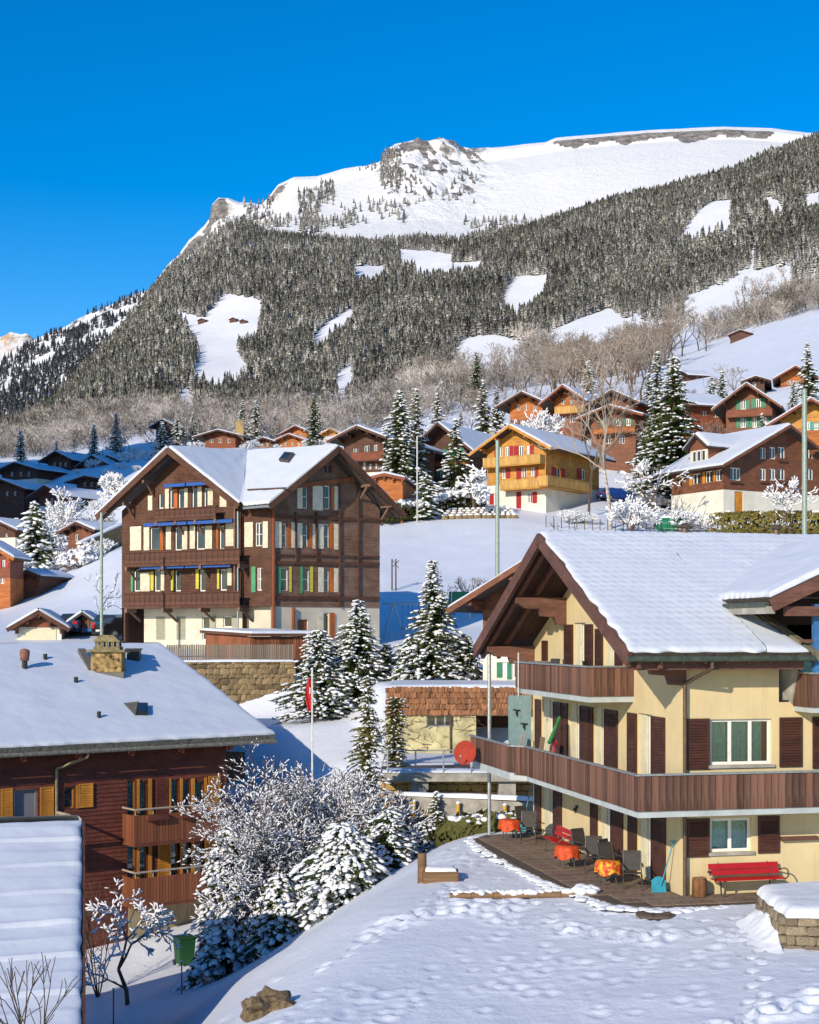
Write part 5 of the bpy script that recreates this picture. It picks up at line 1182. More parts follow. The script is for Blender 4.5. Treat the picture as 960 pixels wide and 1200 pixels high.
# ---------------------------------------------------------------- chalets up the slope
M_WHITEPL = plain('white_plaster', (0.70, 0.66, 0.56), 0.85, var=0.08, scale=0.8)
M_YEL = wood('yellow_larch', (0.50, 0.235, 0.045), 0.55, 'x', 0.3, weather=(0.36, 0.15, 0.035), per_obj=0.06); M_YELB = wood('yellow_balcony_larch', (0.50, 0.29, 0.085), 0.6, 'z', 0.2, per_obj=0.04)
M_RED = plain('red_shutter_paint', (0.33, 0.012, 0.016), 0.5, var=0.12); M_GRN = plain('green_shutter_paint', (0.012, 0.17, 0.085), 0.5, var=0.12)
M_BRN = wood('warm_brown_logs', (0.17, 0.066, 0.034), 0.65, 'x', 0.4, weather=(0.11, 0.05, 0.032), per_obj=0.08); M_RUST = wood('rust_red_timber', (0.20, 0.058, 0.026), 0.65, 'x', 0.4, weather=(0.13, 0.05, 0.03), per_obj=0.12)
M_ORG = wood('orange_timber', (0.37, 0.115, 0.026), 0.65, 'x', 0.35, weather=(0.24, 0.075, 0.022), per_obj=0.12); M_CHOC = wood('chocolate_timber', (0.085, 0.038, 0.026), 0.7, 'x', 0.35, per_obj=0.05)
M_ORSH = wood('orange_painted_door', (0.50, 0.20, 0.02), 0.5, 'z', 0.1, per_obj=0.03)
WF = dict(fw=0.1, curtain=None)
S = lambda m, **k: dict(sh=m, fw=0.11, **k)
chalet('chalet', 'yellow larch chalet with red shutters and two carved balconies above a stone terrace', 640, 163, 597, 35, 'L', 571, 702, 527, 497, M_WHITEPL, M_YEL, 3.1, gw=[(584, 589, 523, 536, 2, S(M_RED, sd='L', sf=0.8)), (592, 597, 523, 536, 2, S(M_RED, sd='R', sf=0.9)), (608, 614, 522, 535, 2, S(M_RED, sd='L', sf=0.9)), (617, 621, 522, 535, 2, S(M_RED, sd='R', sf=1.2)),
    (588, 593, 549, 561, 2, S(M_RED, sd='R', sf=1.0)), (611, 617, 548, 561, 2, S(M_RED, sd='L', sf=0.9)), (622, 627, 548, 560, 2, S(M_RED, sd='R', sf=0.8)), (579, 585, 578, 593, 2, S(M_RED, sd='L', sf=0.8)), (605, 611, 576, 597, 1, dict(door=M_RED)), (618, 624, 577, 590, 2, S(M_RED, sd='R', sf=0.9))],
    sw=[(651, 657, 548, 561, 2, S(M_RED, sf=0.85)), (681, 686, 550, 562, 2, S(M_RED, sd='L', sf=1.0))], gbal=[(566, 633, 535, 546, 1.2, M_YELB), (586, 644, 562, 573, 1.4, M_YELB)], sbal=[(642, 694, 562, 574, 1.4, M_YELB)], oe=1.5, og=1.6, trim=M_YEL, chimney=[(0.6, 0.75, 0.45, 1.0, M_CONC)])
for u in (617, 648, 678):
    pass
brown, bg, bs, bQ = chalet('chalet', 'brown log chalet on a white base with a yellow door and a dormer', 848, 155, 603, 30, 'R', 0, 787, 547, 497, M_WHITEPL, M_BRN, 2.7, gw=[(891, 898, 524, 538, 2, dict(fw=0.11)), (902, 909, 524, 538, 2, dict(fw=0.11)), (912, 920, 524, 538, 2, dict(fw=0.11, box=M_DKWOOD)), (891, 898, 549, 563, 2, dict(fw=0.11, box=M_DKWOOD)), (902, 909, 549, 563, 2, dict(fw=0.11)), (912, 920, 549, 563, 2, dict(fw=0.11, box=M_DKWOOD)), (856, 868, 548, 563, 3, dict(fw=0.11, box=M_DKWOOD)), (861, 871, 576, 602, 1, dict(door=M_ORSH)), (945, 953, 524, 538, 2, dict(fw=0.11)), (945, 953, 549, 563, 2, dict(fw=0.11))],
    sw=[(792, 800, 560, 571, 2, dict(fw=0.1, frame=M_ORSH)), (812, 821, 555, 568, 2, S(M_ORSH, sd='L', sf=0.4)), (827, 835, 552, 566, 2, S(M_ORSH, sd='L', sf=0.4)), (839, 846, 550, 564, 2, S(M_ORSH, sd='L', sf=0.3))], W=17.0, oe=1.3, og=1.3, trim=M_BRN, pitch=0.24)
# dormer on its left slope
dm = Vector(bs.pt(bs.s(815), bs.z(815, 548), -1.2)); e_ = bs.d; n_ = bs.n
mb = MB(); w2, hh = 1.5, 2.4
mb.prism([dm - e_ * w2 + n_ * 0.6, dm + e_ * w2 + n_ * 0.6, dm + e_ * w2 + n_ * 0.6 + Vector((0, 0, hh)), dm + n_ * 0.6 + Vector((0, 0, hh + 1.1)), dm - e_ * w2 + n_ * 0.6 + Vector((0, 0, hh))], -n_ * 5.5); dr = mb.build('dormer', M_BRN, brown)
for s in (-1, 1):
    ea, eb, ra, rb_ = [dm + e_ * s * (w2 + 0.6) + n_ * 1.3 + Vector((0, 0, hh - 0.25)), dm + e_ * s * (w2 + 0.6) - n_ * 5.5 + Vector((0, 0, hh - 0.25)), dm + n_ * 1.3 + Vector((0, 0, hh + 1.3)), dm - n_ * 5.5 + Vector((0, 0, hh + 1.3))]
    slab(dr, 'dormer_roof', [ea, eb, rb_, ra], 0.18, M_TILE); snow_quad(dr, ea, eb, rb_, ra, 0.3, 0.5, (1, 0, 0, 1), 0.35, None, 61)
for k in (-0.75, 0.0, 0.75):
    mb = MB(); c = dm + e_ * k + n_ * 0.63 + Vector((0, 0, 1.2)); mb.obox(c, e_ * 0.3, n_ * 0.03, Vector((0, 0, 0.75))); mb.build('window', M_WHITE, dr)
    mb = MB(); mb.obox(c + n_ * 0.035, e_ * 0.2, n_ * 0.01, Vector((0, 0, 0.62))); mb.build('pane', M_PANE, dr)
for a in (-1.25, 1.25): mb = MB(); mb.obox(dm + e_ * a + n_ * 0.65 + Vector((0, 0, 1.2)), e_ * 0.17, n_ * 0.03, Vector((0, 0, 0.75))); mb.build('shutter', M_CREAM_SH, dr)

chalet('chalet', 'broad brown chalet with green shutters behind the yellow one', 548, 190, 578, 30, 'L', 497, 0, 531, 494, M_CHOC, M_CHOC, 2.5, gw=[(524, 529, 526, 535, 2, S(M_GRN, sf=0.9)), (534, 539, 525, 534, 2, S(M_GRN, sf=0.9)), (516, 521, 552, 560, 2, S(M_GRN, sf=0.9)), (530, 535, 551, 560, 2, S(M_GRN, sf=0.9)), (507, 511, 528, 538)], gbal=[(504, 545, 541, 547, 1.2, M_ORG)], L=16, og=1.8, oe=1.6, trim=M_CHOC, chimney=[(0.5, 0.85, 0.4, 0.9, M_CONC)])
chalet('chalet', 'dark chalet with reddish balcony left of the tall snowy spruce', 450, 175, 575, 25, 'L', 403, 462, 515, 498, M_WHITEPL, M_CHOC, 2.3, gw=[(427, 433, 522, 531), (438, 443, 521, 530), (414, 420, 524, 533), (425, 429, 542, 551), (432, 436, 542, 551), (439, 443, 542, 551)], gbal=[(412, 450, 530, 540, 1.2, M_RUST)], L=15, trim=M_CHOC, og=1.6)
chalet('shed', 'low orange timber building with flat snowy roof below the tall spruce', 472, 150, 592, 8, 'L', 430, 478, 560, 554, None, M_ORG, 0, cat='shed', L=9, og=0.5, oe=0.3, trim=M_RUST, pitch=0.3)
chalet('chalet', 'orange chalet at the left of the upper row under the bare trees', 636, 226, 508, 25, 'L', 598, 0, 476, 458, M_RUST, M_ORG, 2.4, gw=[(606, 610, 474, 481), (615, 619, 474, 481), (625, 629, 475, 482), (610, 615, 491, 499), (622, 627, 491, 499)], L=14, og=1.8, oe=1.5, trim=M_CHOC)
chalet('chalet', 'orange chalet with pale balcony in the middle of the upper row', 682, 217, 510, 28, 'L', 650, 715, 473, 450, M_RUST, M_ORG, 2.4, gw=[(658, 662, 467, 474), (668, 672, 467, 474), (657, 662, 487, 495), (668, 674, 487, 495)], sw=[(695, 700, 482, 490)], gbal=[(650, 684, 476, 485, 1.3, M_YELB)], L=16, og=1.9, oe=1.4, trim=M_RUST)
chalet('chalet', 'red-walled chalet behind the bare birch in the upper row', 742, 212, 512, 28, 'L', 702, 0, 474, 456, M_RUST, M_RUST, 2.4, gw=[(712, 717, 474, 482), (724, 729, 474, 482), (733, 737, 475, 482)], L=17, og=1.5, oe=1.4, trim=M_CHOC)
chalet('chalet', 'lower orange and green chalet half hidden by the bare birch', 745, 196, 530, 28, 'L', 693, 0, 488, 474, M_BRN, M_RUST, 4.0, gw=[(706, 711, 490, 499, 2, S(M_GRN)), (722, 727, 490, 499, 2, S(M_GRN)), (734, 739, 490, 499, 2, S(M_GRN)), (710, 716, 510, 520), (726, 732, 510, 520)], L=12, og=1.4, oe=1.4, trim=M_RUST, gbal=[(696, 744, 502, 508, 1.1, M_ORG)])
chalet('chalet', 'brown chalet with bright green shutters above the brown log chalet', 903, 205, 514, 20, 'L', 851, 935, 479, 448, M_BRN, M_BRN, 2.5, gw=[(868, 874, 469, 480, 2, S(M_GRN, sf=0.8)), (886, 892, 467, 478, 2, S(M_GRN, sf=0.9)), (868, 874, 489, 501, 2, S(M_GRN, sf=0.8)), (882, 887, 489, 501, 2, S(M_GRN, sf=0.8)), (895, 899, 488, 500, 2, S(M_GRN))], gbal=[(852, 905, 480, 488, 1.2, M_RUST)], L=16, og=1.7, oe=1.5, trim=M_BRN)
chalet('chalet', 'orange-yellow gabled chalet cut by the right edge behind the pole', 985, 185, 532, 14, 'L', 915, 0, 498, 466, M_ORG, M_YEL, 3.4, gw=[(944, 949, 494, 504, 2, S(plain('teal_shutter_paint', (0.05, 0.30, 0.27), 0.5))), (954, 959, 494, 504, 2, S(MATS['teal_shutter_paint'])), (924, 929, 498, 506)], L=14, og=1.6, oe=1.5, trim=M_RUST)
chalet('chalet', 'small orange chalet on the snowfield at the right edge', 950, 268, 462, 15, 'L', 915, 0, 444, 428, M_RUST, M_ORG, 2.0, gw=[(923, 927, 446, 451), (932, 936, 446, 451)], L=12, og=1.6, oe=1.2, trim=M_RUST)
chalet('chalet', 'small dark gable with snowy roof left of the small orange chalet', 896, 262, 462, 15, 'L', 876, 0, 447, 440, M_CHOC, M_CHOC, 2.0, gw=[(882, 886, 448, 453)], L=10, oe=1.0, trim=M_CHOC)
chalet('chalet', 'red-orange house with deep snow on its roof beside the big spruces', 812, 214, 505, 74, 'L', 806, 852, 476, 460, M_RUST, M_RUST, 2.0, sw=[(822, 828, 481, 488), (836, 842, 482, 489)], og=1.0, oe=1.3, trim=M_RUST, W=11)
chalet('hut', 'dark log hut with thick snowy roof above the big spruces', 808, 350, 452, 74, 'L', 0, 830, 440, 433, M_CHOC, M_CHOC, 2.0, sw=[(815, 819, 440, 445)], og=0.8, oe=1.0, W=7, cat='hut', trim=M_CHOC)
chalet('hut', 'dark hay hut on the snowfield under the bare trees', 880, 446, 398, 20, 'L', 856, 0, 391, 386, M_CHOC, M_CHOC, 2.0, og=0.6, oe=0.8, L=8, cat='hut', trim=M_CHOC)
chalet('chalet', 'green-windowed chalet standing alone above the shaded village', 204, 380, 512, 20, 'L', 183, 0, 500, 491, M_CHOC, M_BRN, 2.0, gw=[(190, 193, 498, 504, 1, dict(frame=M_GRN, fw=0.15)), (196, 199, 498, 504, 1, dict(frame=M_GRN, fw=0.15))], L=10, oe=1.2, og=1.2, trim=M_CHOC)
chalet('chalet', 'dark red chalet with wide snowy roof behind the twin-gabled chalet', 276, 320, 530, 12, 'L', 240, 0, 512, 503, M_RUST, M_RUST, 2.0, gw=[(246, 250, 514, 519), (256, 260, 514, 519), (266, 270, 514, 519)], L=14, oe=2.0, og=1.5, trim=M_CHOC, chimney=[(0.05, 0.3, 0.9, 3.6, plain('ochre_render', (0.42, 0.30, 0.12), 0.9))])
chalet('chalet', 'small brown chalet left of the twin orange gables', 319, 318, 532, 15, 'L', 302, 0, 518, 512, M_BRN, M_BRN, 2.0, gw=[(306, 309, 519, 523), (312, 315, 519, 523)], L=9, oe=1.0, trim=M_CHOC)
chalet('chalet', 'near one of the twin bright orange chalets', 356, 316, 532, 20, 'L', 326, 0, 517, 508, M_ORG, M_ORG, 2.0, gw=[(333, 336, 518, 522), (341, 344, 518, 522)], L=10, oe=1.2, trim=M_RUST)
chalet('chalet', 'farther and higher one of the twin bright orange chalets', 361, 335, 522, 20, 'L', 336, 0, 508, 498, M_ORG, M_ORG, 2.0, gw=[(344, 347, 508, 512), (351, 354, 508, 512)], L=10, oe=1.2, trim=M_RUST)
chalet('chalet', 'pale yellow chalet gable behind the slim spruce', 399, 330, 528, 15, 'L', 379, 0, 511, 501, M_YEL, M_YEL, 2.0, gw=[(385, 388, 510, 515), (391, 394, 510, 515)], L=10, oe=1.2, trim=M_YEL)
chalet('hut', 'tiny red hut among frosted trees on the lower slope', 561, 520, 452, 30, 'L', 550, 0, 446, 443, M_RUST, M_RUST, 2, L=6, oe=0.6, og=0.6, cat='hut', trim=M_CHOC)
for i, (u0, ug, Y, vb, ve, va, m, lab) in enumerate([
    (44, 2, 330, 572, 551, 541, M_CHOC, 'shaded chalet with snowy roof at the left edge of the lower village'),
    (83, 56, 350, 562, 540, 528, M_CHOC, 'topmost tall chalet of the shaded lower village'),
    (128, 98, 345, 560, 546, 533, M_BRN, 'reddish chalet at the right end of the shaded lower village'),
    (98, 80, 375, 550, 535, 530, M_CHOC, 'small chalet peeping out between the two largest shaded chalets'),
    (40, 24, 345, 558, 548, 542, M_CHOC, 'little shaded chalet above the bright snow at the left'),
    (28, -14, 270, 598, 574, 561, M_CHOC, 'shaded chalet cut by the left edge halfway down the village'),
    (73, 46, 265, 606, 582, 568, M_CHOC, 'lowest shaded chalet, right above the snow-laden pine'),
    (138, 122, 350, 552, 541, 533, M_CHOC, 'small dark barn where the shaded village meets the sunlit snow'),
    (122, 90, 290, 580, 563, 557, M_CHOC, 'long low shaded shed in front of the reddish chalet'),
    (18, -24, 230, 646, 622, 606, M_CHOC, 'shaded chalet low at the left edge behind the frosted tree')]):
    w = (ug - u0); gw = [(ug - w * f, ug - w * f + 3, ve + 2, ve + 7) for f in (0.25, 0.5, 0.72)] if abs(w) > 20 else []
    chalet('chalet', lab, u0, Y, vb, 22 if i % 2 else 30, 'L', ug, 0, ve, va, M_CHOC if i % 3 else M_WHITEPL, m, 2.2, gw=gw, L=11 + i % 3, oe=1.4, og=1.4, trim=M_CHOC)
chalet('barn', 'small weathered barn with a lean-to roof on a stone wall', 111, 165, 643, 35, 'L', 80, 124, 622, 611, None, M_BRN, 0, cat='barn', gw=[(88, 92, 626, 634)], L=7, oe=1.0, og=0.9, trim=M_CHOC)
chalet('chalet', 'bright red chalet cut by the left edge', 12, 135, 700, 5, 'L', -45, 18, 654, 632, M_ORG, M_RUST, 1.8, gw=[(2, 6, 656, 666, 1, S(M_RED, sf=1.0)), (0, 5, 676, 684), (-20, -15, 656, 666)], L=3.5, oe=0.6, og=0.7, trim=M_ORG)
chalet('shed', 'small brown shed beside the bright red chalet', 46, 140, 694, 20, 'L', 24, 0, 675, 668, None, M_BRN, 0, cat='shed', L=5, oe=0.5, og=0.5, trim=M_CHOC)
chalet('house', 'house with brown gable roof behind the cream house', 760, 73, 812, 25, 'L', 566, 0, 712, 636, M_WHITEPL, M_BRN, 2.2, cat='house', gw=[(589, 594, 776, 794, 1, S(M_GRN, sd='L', sf=1.2)), (600, 606, 776, 796, 1, S(M_GRN, sd='L', sf=0.8))], L=9, og=2.0, oe=1.2, trim=M_BRN, snow=0.16)
bpy.data.objects['house.003']['label'] = 'white house with green shutters and red-brown eaves behind the cream house'
# tiny hay barns in the clearings of the mountain
def find_Y(u, v):
    ys = np.exp(np.linspace(math.log(300), math.log(3000), 600)); xs = (u - UC) / F * ys; vs = H - ground(xs, ys) * F / ys; k = int(np.argmin(np.abs(vs - v))); return float(ys[k])
for (u, v, w, lab) in ((241, 378, 9, 'hay barn at the left in the big forest clearing'), (277, 377, 8, 'middle hay barn of the pair in the big forest clearing'), (288, 379, 7, 'rightmost hay barn in the big forest clearing'), (760, 388, 14, 'long dark barn below the wood above the hillside trees'), (776, 391, 11, 'small brown barn right of the long dark one below the wood')):
    Y_ = find_Y(u, v); m_ = Y_ / F; chalet('hay_barn', lab, u, Y_, v, 15, 'L', u - w, 0, v - 3.2, v - 5.4, None, M_CHOC, 0, cat='barn', L=w * m_ * 0.8, oe=1.0 * m_, og=1.0 * m_, trim=M_CHOC, rth=0.5, snow=0.6)
# garages
gr, gg, gs, gQ = chalet('garage', 'cream garage with a brown boarded gable behind the log house roof', 20, 100, 758, 8, 'R', 72, 12, 736, 714.7, None, M_WHITEPL, 0, cat='garage', gw=[], L=6.5, og=0.7, oe=0.6, trim=M_DKWOOD, snow=0.18)
mb = MB(); Wg = gg.s(72); zt = gg.z(40, 735); gg.box(mb, 0.35, Wg - 0.35, gQ.z, zt - 0.1, 0.01, 0.05); mb.build('garage_door', plain('cream_door', (0.66, 0.60, 0.42)), gr)
mb = MB(); zr_ = gg.z(45, 715.5) - 0.35; mb.prism([gg.pt(-0.1, zt, 0.02), gg.pt(Wg + 0.1, zt, 0.02), gg.pt(Wg / 2, zr_, 0.02)], gg.n * 0.05); mb.build('gable_boards', M_RUST, gr)
cp = P(76, 757, 103); car_port = empty('carport', cp, 0, 'open carport with red plank gable beside the cream garage', 'carport'); cf = Face(car_port, cp.xy, (0.99, 0.12), (0.12, -0.99)); Wc = cf.s(118); zt = cf.z(96, 735)
for x, d in ((0, 0), (Wc, 0), (0, -5), (Wc, -5)): mb = MB(); cf.box(mb, x - 0.09, x + 0.09, cp.z - 1, zt, d - 0.09, d + 0.09); mb.build('post', M_ORWOOD, car_port)
zr_ = cf.z(94, 717)
for i in range(13):
    a = Wc * i / 13; b = Wc * (i + 1) / 13 - 0.03; hz = lambda x: zt + (zr_ - 0.3 - zt) * (1 - abs(x - Wc / 2) / (Wc / 2)); mb = MB(); mb.prism([cf.pt(a, zt - 0.1, 0), cf.pt(b, zt - 0.1, 0), cf.pt(b, hz(b), 0), cf.pt(a, hz(a), 0)], cf.n * 0.04); mb.build('plank', M_ORWOOD, car_port)
mb = MB(); cf.box(mb, -0.2, Wc + 0.2, zt - 0.3, zt - 0.1, -0.1, 0.08); mb.build('beam', plain('blue_canvas', (0.02, 0.16, 0.42)), car_port)
for s in (0, 1):
    ex = -0.5 if s == 0 else Wc + 0.5; q = [cf.pt(ex, zt - 0.15, 0.6), cf.pt(ex, zt - 0.15, -5.6), cf.pt(Wc / 2, zr_, -5.6), cf.pt(Wc / 2, zr_, 0.6)]; slab(car_port, 'roof_slope', q, 0.16, M_TILE); snow_quad(car_port, *q, 0.18, 0.4, (1, 1, 0, 1), 0.3, None, 70 + s)
mb = MB(); cf.box(mb, 0, Wc, cp.z - 1, zt, -5.1, -5.0); mb.build('rear_wall', M_DKWOOD, car_port)
# ---------------------------------------------------------------- trees one can tell apart
def fast_mesh(name, V, T, mat, parent, smooth=False):
    return link(name, mesh_np(name, np.asarray(V, float).reshape(-1, 3), np.asarray(T, int), smooth), mat, parent)
def lumps(cs, rs, seed, flat=0.6, amp=0.22, sub=0, dirs=None, long=1.0):
    """many soft snow clumps as one array"""
    r = np.random.default_rng(seed); V0, T0 = ICO[sub]; n = len(cs); m = len(V0)
    cs = np.asarray(cs, float); rs = np.asarray(rs, float)
    j = 1 + amp * (r.random((n, m, 1)) - 0.5) * 2
    V = V0[None] * j * np.stack([rs, rs, rs * flat], -1)[:, None, :] + cs[:, None, :]
    if dirs is not None:
        D = np.asarray(dirs, float); D /= np.linalg.norm(D, axis=1)[:, None] + 1e-9; q = (V - cs[:, None, :]); al = (q * D[:, None, :]).sum(-1, keepdims=True); V = V + D[:, None, :] * al * (long - 1)
    T = T0[None] + (np.arange(n) * m)[:, None, None]
    return V.reshape(-1, 3), T.reshape(-1, 3)
def tubes(segs, k=3):
    """segs: array (n, 8): p0, p1, r0, r1"""
    S_ = np.asarray(segs, float); p0, p1, r0, r1 = S_[:, :3], S_[:, 3:6], S_[:, 6], S_[:, 7]
    d = p1 - p0; d /= np.linalg.norm(d, axis=1)[:, None] + 1e-9
    a = np.cross(d, [0.13, 0.21, 0.97]); a /= np.linalg.norm(a, axis=1)[:, None] + 1e-9; b = np.cross(d, a)
    V = []
    for p, r in ((p0, r0), (p1, r1)):
        for i in range(k):
            t = 2 * math.pi * i / k; V.append(p + (a * math.cos(t) + b * math.sin(t)) * r[:, None])
    V = np.stack(V, 1); n = len(S_); base = (np.arange(n) * 2 * k)[:, None]; T = []
    for i in range(k):
        j = (i + 1) % k; T += [np.concatenate([base + i, base + j, base + k + j], 1), np.concatenate([base + i, base + k + j, base + k + i], 1)]
    return V.reshape(-1, 3), np.stack(T, 1).reshape(-1, 3)
def spruce(name, loc, h, r, seed, label, group=None, nb=230, needle=None, snow=1.0, droop=0.35, power=0.8, base=0.06, lump=0.16, spr=0.30, belly=0.0):
    rg = np.random.default_rng(seed); root = empty(name, loc, rg.random() * 6.28, label, 'tree', group)
    mb = MB(); mb.tube((0, 0, -0.3), (0, 0, h * 0.55), max(0.06, h * 0.022), max(0.04, h * 0.012), 7); mb.tube((0, 0, h * 0.55), (0, 0, h), max(0.04, h * 0.012), 0.01, 6); mb.build('trunk', M_BARK, root)
    V = []; T = []; sc = []; sr = []; sd_ = []; ph = rg.random(2) * 6.28
    for i in range(nb):
        f = base + (1 - base) * ((i + rg.random()) / nb); z = h * f; a = i * 2.399963 + 0.5 * rg.normal()
        L = r * max(0.04, (1 - f)) ** power * rg.uniform(0.72, 1.12) * (1 - belly * max(0, 0.35 - f)) * (1 + 0.2 * math.sin(2 * a + ph[0] + 7 * f) + 0.16 * math.sin(3 * a + ph[1] - 11 * f)) + 0.03 * r
        if rg.random() < 0.10: continue
        dv = np.array([math.cos(a), math.sin(a), 0]); sd = np.array([-dv[1], dv[0], 0]); ns = max(4, int(L / (spr * 0.42)))
        dr = droop * rg.uniform(0.7, 1.3); bp = lambda t: dv * (L * t) + np.array([0, 0, z + L * (0.18 * t - dr * t ** 1.7)])
        for k in range(ns):
            t = (k + 0.6 * rg.random() + 0.3) / ns; p = bp(t); s = spr * (1.15 - 0.6 * t) * rg.uniform(0.7, 1.25) * min(1, 0.4 + L / r)
            for q in (-1, 1):
                tip = p + (sd * q * rg.uniform(0.6, 1.1) + dv * rg.uniform(0.4, 0.9) + np.array([0, 0, -rg.uniform(0.25, 0.75)])) * s
                w = (dv * 0.3 + np.array([0, 0, 0.16 * q])) * s * 0.9; b = len(V); V += [p - w, p + w, tip]; T.append((b, b + 1, b + 2))
            tip = p + (dv * 0.9 + np.array([0, 0, -0.2])) * s; w = sd * s * 0.28; b = len(V); V += [p - w, p + w, tip]; T.append((b, b + 1, b + 2))
        for k in range(max(1, int(round(snow * (1.3 + 3.2 * L / r))))):
            t = rg.uniform(0.35, 1.02); sc.append(bp(t) + sd * rg.normal() * 0.09 * L + np.array([0, 0, lump * 0.2])); sr.append(lump * rg.uniform(0.18, 0.66) * (0.6 + 0.4 * L / r)); sd_.append(bp(t) - bp(t - 0.1) + sd * rg.normal() * 0.03 * L)
    fast_mesh('crown', V, T, needle or M_NEEDLE, root)
    sc.append(np.array([0, 0, h])); sr.append(lump * 0.4); sd_.append(np.array([0, 0, 1.0]))
    SV, ST = lumps(sc, sr, seed, 0.5, 0.3, 0, sd_, 1.9); tag(fast_mesh('snow_load', SV, ST, SNOW_TREE, root, True), kind='stuff')
    return root
def branch_segs(h, seed, levels=5, spread=0.55, r0=None, up=0.25, nfork=(2, 4), shrink=(0.62, 0.82), trunk=0.28, stems=1, lean=0.0):
    rg = np.random.default_rng(seed); segs = []; tips = []
    def grow(p, d, L, r, lv):
        n = 2 if lv < 2 else 3; q = p
        for i in range(n):
            d2 = d + rg.normal(size=3) * 0.13; d2[2] += up * 0.12; d2 /= np.linalg.norm(d2); e = q + d2 * L / n
            segs.append((*q, *e, r * (1 - 0.3 * i / n), r * (1 - 0.3 * (i + 1) / n))); q = e; d = d2
            if lv <= levels - 2 and rg.random() < 0.55:
                a = rg.normal(size=3); a -= d * a.dot(d); a /= np.linalg.norm(a) + 1e-9; dd = d * 0.6 + a * 0.8; dd /= np.linalg.norm(dd); grow(q, dd, L * 0.5, r * 0.45, lv + 2 if lv + 2 <= levels else levels)
        if lv >= levels: tips.append((q, d)); return
        for k in range(rg.integers(*nfork)):
            a = rg.normal(size=3); a -= d * a.dot(d); a /= np.linalg.norm(a) + 1e-9
            dd = d + a * spread * rg.uniform(0.6, 1.4); dd[2] += up * 0.4; dd /= np.linalg.norm(dd)
            grow(q, dd, L * rg.uniform(*shrink), r * 0.62, lv + 1)
    r0 = r0 or h * 0.018
    for s in range(stems):
        a = 2 * math.pi * s / max(1, stems) + rg.random(); d = np.array([math.cos(a) * lean, math.sin(a) * lean, 1.0]); d /= np.linalg.norm(d)
        grow(np.array([0, 0, -0.2]), d, h * trunk, r0, 0)
    return np.array(segs), tips
def bare_tree(name, loc, h, seed, label, group=None, mat=None, levels=5, snow=0.0, bark=None, snow_r=0.05, minr=0.008, yaw=None, **kw):
    segs, tips = branch_segs(h, seed, levels, **kw); zmax = segs[:, 5].max(); segs[:, :6] *= h / zmax
    segs[:, 6:] = np.maximum(segs[:, 6:], minr)
    root = empty(name, loc, 0 if yaw is None else yaw, label, 'tree', group)
    big = segs[:, 6] > h * 0.008
    V, T = tubes(segs[big], 5); fast_mesh('trunk', V, T, bark or M_BARK, root)
    V, T = tubes(segs[~big], 3); fast_mesh('crown', V, T, mat or M_TWIG_TAN, root)
    if snow > 0:
        rg = np.random.default_rng(seed + 1); S_ = segs[segs[:, 5] > 0.12 * h]; S_ = S_[rg.random(len(S_)) < snow]
        d = S_[:, 3:6] - S_[:, :3]; L = np.linalg.norm(d, axis=1); ok = np.abs(d[:, 2]) < 0.93 * L; S_ = S_[ok]
        S_ = np.concatenate([S_, S_]) if len(S_) < 9000 else S_; t = rg.random((len(S_), 1)); c = S_[:, :3] * t + S_[:, 3:6] * (1 - t); c[:, 2] += S_[:, 6] + snow_r * 0.35
        V, T = lumps(c, snow_r * rg.uniform(0.4, 1.3, len(c)), seed, 0.8, 0.3, 0, S_[:, 3:6] - S_[:, :3], 3.4); tag(fast_mesh('snow_load', V, T, SNOW_TREE, root, True), kind='stuff')
    return root
def frost_proto(seed):
    segs, _ = branch_segs(1.0, seed, 4, spread=0.6, trunk=0.24, r0=0.016, up=0.25, nfork=(2, 4), stems=1 + seed % 2, lean=0.25)
    segs[:, :6] /= segs[:, 5].max(); segs[:, 6:] = np.maximum(segs[:, 6:], 0.0045); return tubes(segs, 3)
scatter('frosted_wood', 'tan leafless wood white with frost along the foot of the mountain', 'wood', p2_, np.stack([h2 * 1.05, h2 * 1.05, h2], -1), [frost_proto(200 + k) for k in range(5)], M_FROST_FAR, 2)
def top_h(u, Y, vtop): g = gpos(u, Y); return g, (H - vtop) / F * Y - g.z
# spruces and shrubs of the middle distance and foreground
def put_spruce(name, u, Y, vt, r, seed, label, **kw):
    g, h = top_h(u, Y, vt); g.z -= 0.1; return spruce(name, g, h, r, seed, label, **kw)
put_spruce('spruce_tree', 507, 79, 655, 2.05, 1, 'snow-laden spruce on the terrace above the brick garage', nb=360, power=0.75, lump=0.21, snow=1.3)
put_spruce('spruce_tree', 420, 80.5, 702, 2.2, 2, 'pointed snowy conifer right of the flagpole, the taller of a pair', nb=330, power=0.62, lump=0.22, snow=1.4)
put_spruce('spruce_tree', 374, 80.0, 737, 2.3, 3, 'shorter snowy conifer of the pair, directly behind the flagpole', nb=330, power=0.5, lump=0.22, snow=1.5)
put_spruce('spruce_tree', 452, 82, 752, 1.3, 13, 'small snow-covered conifer between the two larger ones and the terrace', nb=120, power=0.6, lump=0.19)
put_spruce('spruce_tree', 545, 80, 742, 1.5, 14, 'bushy snow-covered evergreen at the foot of the terrace spruce', nb=160, power=0.5, lump=0.2, droop=0.5)
put_spruce('spruce_tree', 480, 79, 745, 1.3, 15, 'low snow-covered evergreen left of the terrace spruce', nb=120, power=0.5, lump=0.2, droop=0.5)
put_spruce('cypress_tree', 431, 57, 790, 0.95, 4, 'slim tall conifer with snow tufts rising from the big white shrub', nb=330, power=0.42, needle=M_NEEDLE_Y, lump=0.15, spr=0.24, snow=0.9)
put_spruce('cypress_tree', 464, 63, 815, 0.62, 5, 'clipped yellow-green columnar conifer beside the brick garage', nb=330, power=0.14, needle=M_NEEDLE_Y, lump=0.10, spr=0.2, snow=0.45, base=0.02)
